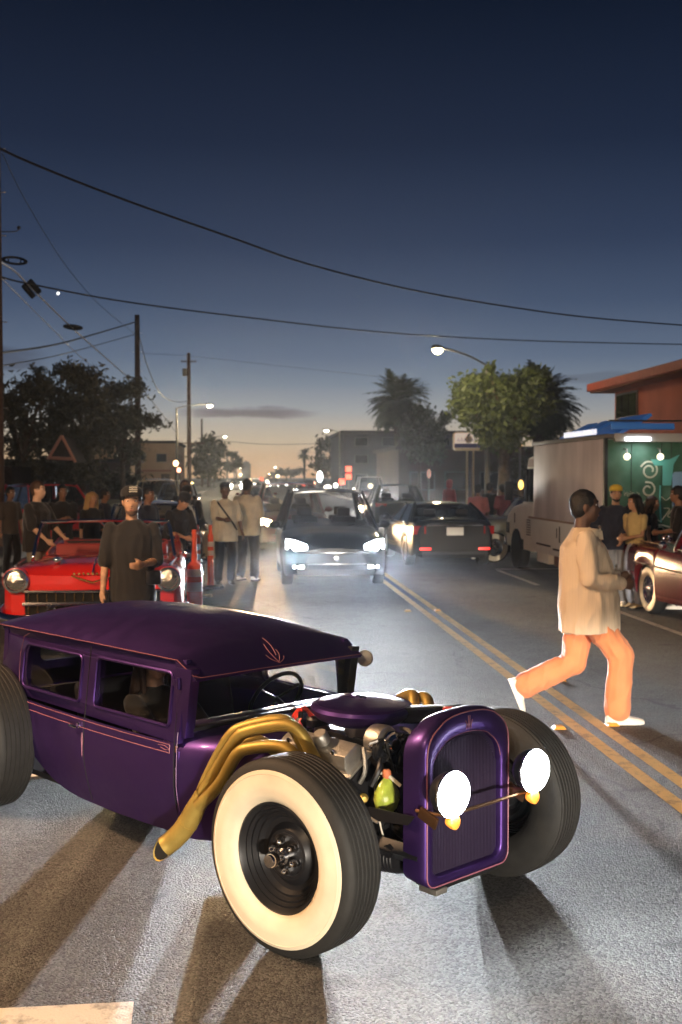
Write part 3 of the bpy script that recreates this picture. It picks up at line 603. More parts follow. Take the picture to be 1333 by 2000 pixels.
# ---- gold headers both sides: three upper pipes sweep over the frame and gather in a collector
def headers(s):
    def P(pts): return smooth_path([(x, s * y, z) for x, y, z in pts], 7)
    pipes = [
        [(-.20, .29, .60), (-.20, .375, .70), (-.245, .42, .815), (-.31, .46, .845), (-.46, .53, .805), (-.52, .56, .765), (-.62, .59, .62), (-.72, .615, .47)],
        [(-.27, .27, .62), (-.28, .355, .72), (-.325, .40, .83), (-.38, .44, .852), (-.52, .52, .810), (-.58, .555, .760), (-.67, .585, .61), (-.745, .60, .47)],
        [(-.14, .33, .56), (-.15, .43, .64), (-.20, .49, .735), (-.27, .52, .765), (-.40, .575, .745), (-.47, .60, .705), (-.56, .63, .56), (-.69, .65, .44)],
        [(-.45, .27, .62), (-.47, .36, .68), (-.53, .44, .735), (-.60, .49, .70), (-.68, .55, .58), (-.76, .585, .46)]]
    for p in pipes: MB().tube(P(p), .0285, 12).build('header_pipe', M_GOLD, rod, smooth=60)
    col = P([(-.70, .612, .485), (-.745, .622, .42), (-.785, .630, .355), (-.83, .645, .29), (-.88, .668, .235), (-.908, .695, .205)])
    n = len(col); rr = [lerp(.040, .049, min(1, i / (n * .35))) for i in range(n)]
    c = MB(); c.tube(col, rr, 16, caps=False); ax_ = (Vector(col[-1]) - Vector(col[-3])).normalized(); ctr = Vector(col[-1])
    for q in range(len(c.v) - 16, len(c.v)): p_ = Vector(c.v[q]); d_ = p_ - ctr; c.v[q] = tuple(p_ - ax_ * (1.7 * d_.dot(Vector((.25, s * 1.0, .2)))))
    tip = [Vector(p_) for p_ in c.v[-16:]]; co = c.build('exhaust_collector', M_GOLD, rod, smooth=60)
    MB().add([p_.lerp(sum(tip, Vector()) / 16, .07) - ax_ * .004 for p_ in tip], [tuple(range(16))]).build('pipe_mouth', M_DARKP, co)  # black disc closes the pipe; the shade inside is put into its colour
    for i in (2, int(n * .45)): MB().tube(col[i:i + 2], rr[i] + .0022, 16, caps=True).build('weld_seam', M_GOLD, co)
headers(-1); headers(1)
# ---- radiator shell and grille
def shell_ring(u, hw, zb, zt, r=.12, n=28, rb=.05):
    P = []
    for k in range(n + 1):      # right-top to left-top, slightly peaked
        a = math.pi * k / n; c, s = math.cos(a), math.sin(a)
        P.append((u, hw * math.copysign(abs(c) ** .74, c), zt - r + r * (s ** .80) + (.012 * (1 - abs(c)) if s > .8 else 0)))
    for k in range(6): a = R_(180 + 90 * k / 5); P.append((u, -hw + rb + rb * math.cos(a), zb + rb + rb * math.sin(a)))
    for k in range(6): a = R_(270 + 90 * k / 5); P.append((u, hw - rb + rb * math.cos(a), zb + rb + rb * math.sin(a)))
    return P
sh = MB(); rings = [shell_ring(.255, .284, .250, .925, .17), shell_ring(.29, .284, .245, .940, .17), shell_ring(.335, .280, .238, .948, .17), shell_ring(.362, .273, .234, .944, .17), shell_ring(.372, .262, .240, .930, .165), shell_ring(.370, .228, .268, .850, .15), shell_ring(.362, .222, .272, .844, .15), shell_ring(.338, .220, .274, .84, .15)]
sh.loft(rings, caps=False); sho = sh.build('radiator_shell', M_PUR, rod, smooth=60)
MB().tube([(p[0] + .0035, p[1], p[2]) for p in shell_ring(.371, .266, .237, .935, .167)], .003, 5, closed=True).build('pinstripe', M_PINK, sho)
inner = [(.374, y, z) for _, y, z in shell_ring(.368, .225, .27, .845, .16)]
MB().tube([(p[0] - .012, p[1], p[2]) for p in inner if p[2] > .62], .0022, 5).build('pinstripe', M_PINK, sho)
for dy, t in ((-.006, .0), (.006, .0), (-.022, .02), (.022, .02)): MB().tube([(.372, dy, .928 - t), (.374, dy * .6, .89), (.366, dy * .8, .855)], .0018, 5).build('pinstripe', M_PINK, sho)
# grille insert: purple upper tin panel and a fine dark mesh of vertical bars
gp = MB().plate([(y, z) for _, y, z in shell_ring(0, .226, .268, .846, .15)], fn=lambda a, b, s: (.335 - .02 * s, a, b)); gp.build('grille_panel', mat('grille_purple', (.035, .024, .060), .5, .4), rod, smooth=0)
for k in range(45):
    y = -.214 + .428 * k / 44; top = .84 - .15 * (abs(y) / .22) ** 3.2 - .006
    MB().box((.341, y, (.277 + top) / 2), (.008, .0042, top - .277)).build('grille_bar', mat('grille_bar_paint', (.045, .032, .070), .5, .5), rod, smooth=0)
MB().box((.31, 0, .225), (.12, .40, .02)).build('radiator_pan', M_BLK, rod, bevel=.004)
MB().box((.33, -.18, .212), (.10, .07, .025)).build('lower_bracket', M_ALU, rod, bevel=.004)
MB().lathe([(.022, 0), (.022, .012), (.028, .013), (.028, .020), (.012, .024), (0, .024)], o=(.275, -.02, .928), axis=(0, 0, 1), n=14).build('radiator_cap', M_RED, rod)
# ---- headlights on a cross bar with amber signals
M_LENS = mat('headlight_lens_lit', (1, 1, 1), .2, emit=(.93, .97, 1.0), es=55)
M_AMB = mat('amber_lens_lit', (1, .45, .08), .3, emit=(1, .17, .0), es=.5)
M_COP = mat('dark_bronze_bar', (.22, .12, .06), .35, .9)
bar = MB(); bar.tube(smooth_path([(.33, -.285, .565), (.47, -.265, .572), (.485, -.2, .575), (.49, 0, .575), (.485, .2, .575), (.47, .265, .572), (.33, .285, .565)], 4), .008, 8); bar.build('headlight_bar', M_COP, rod)
for s in (-1, 1):
    c = Vector((.505, s * .268, .668))
    b = MB(); b.lathe([(0, -.080), (.03, -.077), (.062, -.062), (.082, -.036), (.092, -.008), (.093, .006), (.090, .010)], o=c, axis=(1, 0, 0), n=36); hb = b.build('headlight', M_BLK, rod)
    MB().lathe([(.088, .002), (.097, .004), (.099, .010), (.095, .014), (.088, .012)], o=c, axis=(1, 0, 0), n=36).build('headlight_rim', M_CHR, hb)
    MB().lathe([(.095, .010), (.088, .026), (.070, .040), (.040, .050), (0, .054)], o=c, axis=(1, 0, 0), n=36).build('headlight_lens', M_LENS, hb)
    MB().tube([c + Vector((-.02, 0, -.09)), Vector((.478, s * .262, .573))], .012, 8).build('headlight_stalk', M_COP, hb)
    a = MB(); a.lathe([(0, -.03), (.02, -.028), (.028, -.005), (.028, .012), (.018, .020), (0, .022)], o=(.515, s * .262, .553), axis=(1, 0, 0), n=18); ao = a.build('turn_signal', M_AMB, rod)
    MB().box((.40, s * .288, .55), (.10, .012, .05), rot=Matrix.Rotation(R_(20), 3, 'Y')).build('lamp_bracket', M_COP, rod, bevel=.003)
# ---- green overflow bag hanging by the radiator, cord and starter motor
bg = MB(); rings = []
for t, r in ((0, .012), (.06, .02), (.2, .042), (.4, .060), (.6, .066), (.8, .058), (.93, .04), (1, .012)):
    rings.append([(.075 + r * math.cos(a) * (1 + .08 * math.sin(5 * a + 9 * t)) * .75, -.20 + r * math.sin(a) * (1 + .08 * math.cos(4 * a + 7 * t)), .645 - .17 * t) for a in np.linspace(0, 2 * math.pi, 18, endpoint=False)])
bg.loft(rings); bago = bg.build('overflow_bag', mat('green_plastic_bag', (.34, .42, .06), .18, trans=.25, coat=.6, bump=.6, bscale=25, var=.35, vscale=22), rod, smooth=60)
MB().lathe([(.016, 0), (.020, .01), (.020, .03), (.012, .04)], o=(.075, -.20, .635), axis=(0, 0, 1), n=12, caps=True).build('bag_neck', mat('rust_band', (.45, .14, .06), .6), bago)
MB().lathe([(0, -.02), (.02, -.018), (.024, 0), (.014, .018), (0, .02)], o=(-.03, -.24, .53), axis=(1, -.6, 0), n=14).build('brass_fitting', M_GOLD, rod)
MB().tube(smooth_path([(.085, -.25, .55), (.09, -.26, .48), (.10, -.255, .42), (.13, -.25, .35), (.15, -.24, .33)], 5), .004, 6).build('cord', mat('pale_cord', (.55, .5, .42), .8), rod)
stm = MB(); stm.lathe([(.05, -.10), (.062, -.09), (.062, .06), (.05, .09), (.02, .10)], o=(.12, -.21, .30), axis=(.9, .1, .1), n=20, caps=True)
for k in range(7): stm.lathe([(.063, -.004), (.066, 0), (.063, .004)], o=(.12 + (k - 4) * .018, -.21 + (k - 4) * .002, .30 + (k - 4) * .002), axis=(.9, .1, .1), n=20)
stm.build('blower_motor', M_BLK, rod)
MB().box((.17, -.275, .345), (.03, .008, .012)).build('connector_tag', mat('white_plastic', (.8, .8, .8), .4), rod)
MB().tube([(.16, -.275, .35), (.15, -.27, .385)], .004, 5).build('plug_wire', M_RED, rod)
MB().plate([(.02, .46), (.30, .50), (.34, .545), (.05, .52)], fn=lambda a, b, s: (a, -.285 + .006 * s - .02 * (a > .25), b)).build('spring_plate', M_BLK, rod, smooth=0)
# ---- lamps
def wdir(u, v, z): return HRF * u + HRL * v + Vector((0, 0, z))
for s in (-1, 1):
    c = HRO + HRF * .545 + HRL * (s * .268) + Vector((0, 0, .668))
    spot('hot_rod_headlight_beam', c, wdir(1, 0, -.30), ROD_W, (.92, .97, 1.0), size=160, blend=.9, rad=.05, cutoff=(.30, .16, .05))
# ------------------------------------------------------------------ other vehicles: shared builders (local x = forward, y = left, z = up)
M_PLAST = mat('black_plastic', (.012, .012, .013), .55)
M_DARK = mat('underbody_black', (.006, .006, .006), .9)
M_ALLOY = mat('alloy_wheel', (.45, .45, .46), .3, .9)
M_PLATE = mat('white_plate', (.75, .75, .72), .5)
M_TAIL = mat('tail_lens', (.35, .01, .01), .2, coat=.5)
M_REFLGLOW = mat('reflector_glow', (.8, .02, .02), .3, emit=(1, .04, .03), es=2.2)
def paint_mat(name, col, metal=.25, rough=.32): return mat(name, col, rough, metal, coat=1.0)

def car_wheel(parent, x, y, side, R, Wd=.21, style='alloy', name='wheel', rim_r=None):
    g = bpy.data.objects.new(name, None); COL.objects.link(g); g.parent = parent; g.location = (x, y, R); g.empty_display_size = .1
    g.rotation_euler = (0, 0, math.pi if side < 0 else 0); h = Wd / 2; rr = rim_r or R * .66
    MB().lathe([(rr, h * .6), (rr + .01, h * .9), (lerp(rr, R, .5), h), (R * .95, h * .9), (R, h * .65), (R, -h * .65), (R * .95, -h * .9), (lerp(rr, R, .5), -h), (rr, -h * .6)], n=36).build('tyre', M_RUB, g, smooth=50)
    if style in ('white', 'wire'):
        MB().lathe([(rr + .004, h * .8), (rr + .012, h * .93), (lerp(rr, R * .9, .5), h * 1.03), (R * .90, h * .98)], n=36).build('whitewall', M_WW, g, smooth=60)
    if style == 'alloy':
        MB().lathe([(rr + .004, h * .7), (rr - .012, h * .86), (rr - .022, h * .5), (rr - .03, -h * .5)], n=36).build('rim', M_ALLOY, g)
        MB().lathe([(rr - .03, -h * .2), (0, -h * .2)], n=28).build('brake_disc', M_DARK, g)
        sp = MB()
        for k in range(5):
            a = 2 * math.pi * k / 5 + .4; e = Vector((math.cos(a), 0, math.sin(a))); t = Vector((-math.sin(a), 0, math.cos(a)))
            for q in (-.05, .05): sp.add([e * .03 + t * (q - .016) + Vector((0, h * .72, 0)), e * .03 + t * (q + .016) + Vector((0, h * .72, 0)), e * (rr - .015) + t * (q * 1.5 + .016) + Vector((0, h * .66, 0)), e * (rr - .015) + t * (q * 1.5 - .016) + Vector((0, h * .66, 0))], [(0, 1, 2, 3)])
        sp.lathe([(.06, h * .6), (.055, h * .75), (0, h * .78)], n=14); sp.build('spokes', M_ALLOY, g, smooth=30)
    else:
        MB().lathe([(rr + .004, h * .7), (rr - .006, h * .9), (rr - .02, h * .82), (rr - .03, h * .35), (rr * .8, h * .2), (rr * .3, h * .45), (rr * .28, h * .8), (rr * .18, h * 1.05), (0, h * 1.1)], n=32).build('rim', M_CHR, g, smooth=40)
        if style == 'wire':
            sp = MB()
            for k in range(26):
                a = 2 * math.pi * k / 26; b = a + (.25 if k % 2 else -.25)
                sp.tube([(math.cos(a) * rr * .25, h * .8, math.sin(a) * rr * .25), (math.cos(b) * (rr - .02), h * .5, math.sin(b) * (rr - .02))], .004, 4, caps=False)
            sp.build('spokes', M_CHR, g)
    return g

def car_shell(parent, m, xs, w, b, s, c, arches, Ra, name='body', tuck=.05, n_st=64, crease=.0):
    """lofted lower body. xs = (rear, front); w,b,s,c tables over x -> half width, bottom, shoulder, centre height"""
    ex = set(np.linspace(xs[0], xs[1], n_st))
    for a in arches: ex |= set(a + Ra * math.sin(t) for t in np.linspace(-math.pi / 2, math.pi / 2, 15))
    st = sorted(x for x in ex if xs[0] <= x <= xs[1]); rings = []
    def tab(t, x): return sm_interp(x, t[0], t[1])
    for x in st:
        W_, S_, C_2 = tab(w, x), tab(s, x), tab(c, x); B_ = tab(b, x)
        for a in arches:
            d = abs(x - a)
            if d < Ra: B_ = max(B_, math.sqrt(Ra * Ra - d * d) + Ra * .88)
        B_ = min(B_, S_ - .05); half = []
        for t, o in ((0, tuck), (.06, tuck * .55), (.22, tuck * .25), (.45, .0), (.62, -.004 + crease), (.80, .012), (.93, .03), (1.0, .06)): half.append((W_ - o, lerp(B_, S_, t)))
        W2 = W_ - .06
        for q, e in ((.90, .30), (.72, .62), (.48, .86), (.22, .97), (0, 1)): half.append((W2 * q, S_ + (C_2 - S_) * e))
        ring = [(x, -y, z) for y, z in half] + [(x, y, z) for y, z in reversed(half[:-1])]
        rings.append(ring)
    mb = MB(); mb.loft(rings, closed=False)
    for r_ in (rings[0], rings[-1]): mb.add(r_, [tuple(range(len(r_)))])
    o = mb.build(name, m, parent, smooth=38)
    # dark underbody between the wheels
    wm = min(tab(w, x) for x in (xs[0] * .6, 0, xs[1] * .6))
    MB().box(((xs[0] + xs[1]) / 2, 0, .40), (xs[1] - xs[0] - .25, 2 * (wm - .24), .36)).build('underbody', M_DARK, parent, smooth=0)
    return o

def greenhouse(parent, m, A0, A1, C1, C0, belt, roofz, wb, wr, crown=.05, bpill=(.0,), glass=None, roofm=None, rake=.0, glazed=None):
    """A0/A1 windshield foot/head x, C1/C0 rear window head/foot x"""
    glass = glass or M_PRIV; zb, zr = belt, roofz; roofm = roofm or m
    def sv(z): return lerp(wb, wr, (z - zb) / (zr - zb))
    rg = []; n = 9
    for i, x in enumerate(np.linspace(C1 - .03, A1 + .03, n)):
        t = i / (n - 1); k = math.sin(math.pi * t) ** .5 if 0 < t < 1 else 0
        top = [(x, v * (wr + .015), zr - .03 + (crown + .03) * (1 - abs(v) ** 3) * (.55 + .45 * k)) for v in np.linspace(-1, 1, 13)]
        rg.append(top + [(p[0], p[1] * .97, p[2] - .03) for p in reversed(top)])
    MB().loft(rg).build('roof', roofm, parent, smooth=50)
    for nm, x0, x1, bul in (('windshield', A0, A1, .10), ('rear_window', C0, C1, -.08)):
        G = []
        for t in np.linspace(0, 1, 6):
            z = lerp(zb - .01, zr - .015, t); G.append([(lerp(x0, x1, t) + bul * (1 - (v * 1.0) ** 2) * (1 - .45 * t), v * (sv(z) - .02), z) for v in np.linspace(-1, 1, 11)])
        MB().loft(G, closed=False).build(nm, glass, parent, smooth=60)
    for s in (-1, 1):
        for x0, x1, nm in ((A0, A1, 'front_pillar'), (C0, C1, 'rear_pillar')):
            MB().tube([(x0, s * wb, zb - .03), (lerp(x0, x1, .5), s * sv(lerp(zb, zr, .5)), lerp(zb, zr, .5) + .01), (x1, s * wr, zr - .02)], [.045, .038, .036] if nm[0] == 'f' else [.10, .075, .06], 8, flat=.7).build(nm, m, parent)
        cuts = [A0 - .05] + list(bpill) + [C0 + .10]; tops = [A1 - .02] + list(bpill) + [C1 + .06]
        for i in range(len(cuts) - 1):
            a0, a1, b0, b1 = cuts[i] - .02, tops[i] - .02, cuts[i + 1] + .02, tops[i + 1] + .02
            MB().plate([(b0, zb), (a0, zb), (a1, zr - .035), (b1, zr - .035)], fn=lambda x, z, q: (x, s * (sv(z) - .012 * q), z)).build('side_window', glass, parent, smooth=0)
            if i: MB().tube([(cuts[i], s * (sv(zb) + .002), zb), (tops[i], s * (sv(zr) + .002), zr - .03)], .022, 6).build('door_pillar', M_PLAST, parent)
        MB().tube([(A0 - .03, s * (wb + .004), zb - .005), (C0 + .05, s * (wb + .004), zb - .005)], .012, 6).build('belt_trim', M_CHR, parent)

def mirrors(parent, m, x, y, z):
    for s in (-1, 1):
        o = MB(); o.ball((x, s * (y + .13), z + .05), (.07, .11, .075), 12, 8); o.tube([(x, s * (y - .02), z - .01), (x, s * (y + .08), z + .03)], .025, 6); o.build('side_mirror', m, parent)

def seats(parent, xs, y, z, m=None):
    for x in xs:
        for s in (-1, 1):
            o = MB(); o.box((x, s * y, z), (.5, .5, .16)); o.box((x - .27, s * y, z + .30), (.14, .48, .55), rot=Matrix.Rotation(R_(-14), 3, 'Y')); o.box((x - .35, s * y, z + .66), (.09, .26, .18))
            o.build('seat', m or M_LEATH, parent, bevel=.04)

def beams(loc_world, fwd, sep, z, W, col, down=.0, cut=(.035, .0, .10), p=None, size=58, name='headlight_beam'):
    f = Vector(fwd).normalized(); l = Vector((-f.y, f.x, 0))
    for s in (-1, 1):
        o = spot(name, Vector(loc_world) + l * (s * sep) + Vector((0, 0, z)), f + Vector((0, 0, -down)), W, col, size=size, blend=1.0, rad=.07, cutoff=cut)
        if p: beam_profile(o.data, *p)
def beam_profile(l, y0, pw):
    """low-beam optics: brightest just under the cutoff, weaker towards the bumper"""
    nt = l.node_tree; em = nt.nodes['Emission']; src = em.inputs['Strength'].links[0].from_socket
    sp = [n for n in nt.nodes if n.type == 'SEPXYZ'][0]
    m1 = nt.nodes.new('ShaderNodeMath'); m1.operation = 'MULTIPLY'; m1.inputs[1].default_value = -1 / y0; nt.links.new(sp.outputs['Y'], m1.inputs[0])
    m2 = nt.nodes.new('ShaderNodeMath'); m2.operation = 'MAXIMUM'; m2.inputs[1].default_value = 1; nt.links.new(m1.outputs[0], m2.inputs[0])
    m3 = nt.nodes.new('ShaderNodeMath'); m3.operation = 'POWER'; m3.inputs[1].default_value = -pw; nt.links.new(m2.outputs[0], m3.inputs[0])
    m4 = nt.nodes.new('ShaderNodeMath'); m4.operation = 'MULTIPLY'; nt.links.new(m3.outputs[0], m4.inputs[0]); nt.links.new(src, m4.inputs[1]); nt.links.new(m4.outputs[0], em.inputs['Strength'])

# ---- crossover with its lamps on (and its sisters)
def suv(loc, rz, label, paint, lens, lit=True, group=None, fog=True, name='parked_car', plate=False, H=1.60):
    t = thing(name, loc, rz, label, 'car', group)
    car_shell(t, paint, (-2.25, 2.30), ([-2.25, -2.1, -1.5, 0, 1.5, 2.0, 2.22, 2.30], [.78, .88, .93, .935, .93, .89, .80, .70]),
              ([-2.25, -1.9, 0, 1.9, 2.30], [.34, .24, .21, .20, .25]), ([-2.25, -2.0, 0, 1.0, 1.6, 2.1, 2.30], [.88, .98, .97, .95, .88, .77, .62]),
              ([-2.25, -2.0, -1, 1.0, 1.6, 2.1, 2.30], [1.0, 1.06, 1.05, 1.04, .99, .88, .70]), (-1.42, 1.45), .39)
    greenhouse(t, paint, 1.05, .25, -1.55, -2.05, .98, H, .86, .66, bpill=(-.25, -1.15), glass=M_TINT)
    for x in (-1.42, 1.45):
        for s in (-1, 1): car_wheel(t, x, s * .82, s, .345)
    seats(t, (-.25, -1.15), .38, .58); mirrors(t, paint, .78, .90, 1.0)
    for s in (-1, 1):
        o = MB(); o.loft([[(2.10, s * .86, .68), (2.08, s * .86, .84), (1.98, s * .86, .85), (1.98, s * .86, .68)], [(2.25, s * .72, .65), (2.20, s * .72, .81), (2.08, s * .72, .84), (2.08, s * .72, .65)], [(2.32, s * .50, .68), (2.30, s * .50, .75), (2.2, s * .50, .76), (2.2, s * .50, .67)]]); o.build('headlight', lens if lit else M_GLASS, t, bevel=.01)
        if fog: MB().loft([[(2.285, s * .74, .36), (2.285, s * .74, .40), (2.24, s * .74, .40), (2.24, s * .74, .36)], [(2.315, s * .56, .355), (2.315, s * .56, .405), (2.26, s * .56, .405), (2.26, s * .56, .355)]]).build('fog_lamp', lens if lit else M_GLASS, t, bevel=.006)
    o = MB(); o.loft([[(2.26, v, .44 - .0), (2.335 - .12 * v * v, v, .44), (2.325 - .12 * v * v, v, .60), (2.24, v, .60)] for v in np.linspace(-.52, .52, 9)]); o.build('grille', M_PLAST, t)
    for z in (.625, .43): MB().tube([(2.33 - .12 * v * v, v, z) for v in np.linspace(-.58, .58, 9)], .013, 6).build('chrome_strip', M_CHR, t)
    MB().loft([[(2.22, v, .24), (2.33 - .12 * v * v, v, .24), (2.33 - .12 * v * v, v, .33), (2.22, v, .33)] for v in np.linspace(-.6, .6, 9)]).build('lower_intake', M_PLAST, t)
    MB().lathe([(.05, 0), (.045, .015), (0, .02)], o=(2.335, 0, .53), axis=(1, 0, 0), n=18).build('badge', M_CHR, t)
    for s in (-1, 1): MB().tube([(1.06, s * .1 + .25, .99), (.92, s * .1 + .55, 1.06)], .008, 5).build('wiper', M_PLAST, t)
    for s in (-1, 1):
        MB().loft([[(-2.20, s * .86, .86), (-2.20, s * .86, 1.0), (-2.1, s * .89, 1.0), (-2.1, s * .89, .86)], [(-2.27, s * .5, .90), (-2.27, s * .5, .98), (-2.2, s * .5, .98), (-2.2, s * .5, .90)]]).build('tail_light', M_TAIL, t)
    return t
M_LENSW = mat('headlamp_lit', (1, 1, 1), .2, emit=(.92, .96, 1.0), es=26)
M_LENSY = mat('warm_headlamp_lit', (1, .9, .75), .2, emit=(1, .82, .55), es=22)
SUVX = 1.56; SUVY = 19.4
suv((SUVX, SUVY + 2.3, 0), -math.pi / 2, 'dark grey crossover facing us with blazing white headlights beside the double yellow line', mat('slate_grey_paint', (.010, .013, .018), .45, 0., spec=.25, coat=.4), M_LENSW, H=1.66)
suv((1.22, 31.5, 0), -math.pi / 2 + .02, 'maroon SUV with one warm headlight showing behind the dark grey crossover', paint_mat('maroon_suv_paint', (.12, .025, .035)), M_LENSY, fog=False, H=1.74)

# ---- black sedan seen from behind
def sedan(loc, rz, label, paint, name='parked_car', glow_reflector=True, group=None, glass=None):
    t = thing(name, loc, rz, label, 'car', group)
    car_shell(t, paint, (-2.40, 2.40), ([-2.40, -2.3, -2.0, -1.4, 0, 1.5, 2.1, 2.33, 2.40], [.74, .82, .89, .92, .92, .91, .87, .78, .68]),
              ([-2.4, -2.0, 0, 2.0, 2.4], [.33, .25, .20, .20, .25]), ([-2.40, -2.2, -1.5, 0, 1.0, 1.7, 2.2, 2.4], [.90, .96, .94, .91, .87, .80, .70, .58]),
              ([-2.40, -2.2, -1.6, 0, 1.0, 1.7, 2.2, 2.4], [1.0, 1.055, 1.02, .98, .96, .90, .78, .64]), (-1.42, 1.45), .36)
    greenhouse(t, paint, 1.05, .15, -1.05, -1.72, .93, 1.34, .84, .62, bpill=(-.25,), glass=glass or M_PRIV)
    for x in (-1.42, 1.45):
        for s in (-1, 1): car_wheel(t, x, s * .81, s, .325)
    seats(t, (-.2, -1.05), .36, .48); mirrors(t, paint, .80, .88, .95)
    for s in (-1, 1):
        MB().loft([[(-2.30, s * .87, .72), (-2.30, s * .87, .90), (-2.1, s * .90, .89), (-2.1, s * .90, .73)], [(-2.415, s * .62, .74), (-2.415, s * .62, .90), (-2.3, s * .62, .90), (-2.3, s * .62, .74)]]).build('tail_light', M_TAIL, t)
        MB().box((-2.41, s * .63, .42), (.03, .24, .045)).build('rear_reflector', M_REFLGLOW if glow_reflector else M_TAIL, t, bevel=.006)  # reflector is no lamp; its returned light is put in as a glow
        MB().loft([[(2.25, s * .82, .60), (2.25, s * .82, .70), (2.1, s * .84, .72), (2.1, s * .84, .60)], [(2.40, s * .52, .60), (2.40, s * .52, .67), (2.3, s * .52, .69), (2.3, s * .52, .6)]]).build('headlight', M_CHR, t)
    MB().tube([(-2.43, v, .915 + .0 * v) for v in (-.6, 0, .6)], .014, 6).build('chrome_strip', M_CHR, t)
    MB().box((-2.425, 0, .79), (.02, .36, .17)).build('licence_plate', M_PLATE, t, bevel=.004)
    MB().loft([[(-2.43, v, .30), (-2.36, v, .30), (-2.36, v, .36), (-2.44, v, .36)] for v in np.linspace(-.7, .7, 5)]).build('rear_diffuser', M_PLAST, t)
    MB().loft([[(2.30, v, .30), (2.42 - .1 * v * v, v, .30), (2.42 - .1 * v * v, v, .55), (2.30, v, .55)] for v in np.linspace(-.45, .45, 7)]).build('grille', M_PLAST, t)
    return t
q = gnd(868, 1110)
sedan((q.x + .16, q.y + 2.3, 0), math.pi / 2 + .02, 'glossy black sedan seen from behind with a white licence plate', mat('gloss_black_paint', (.006, .006, .007), .5, 0., spec=.2, coat=.8))

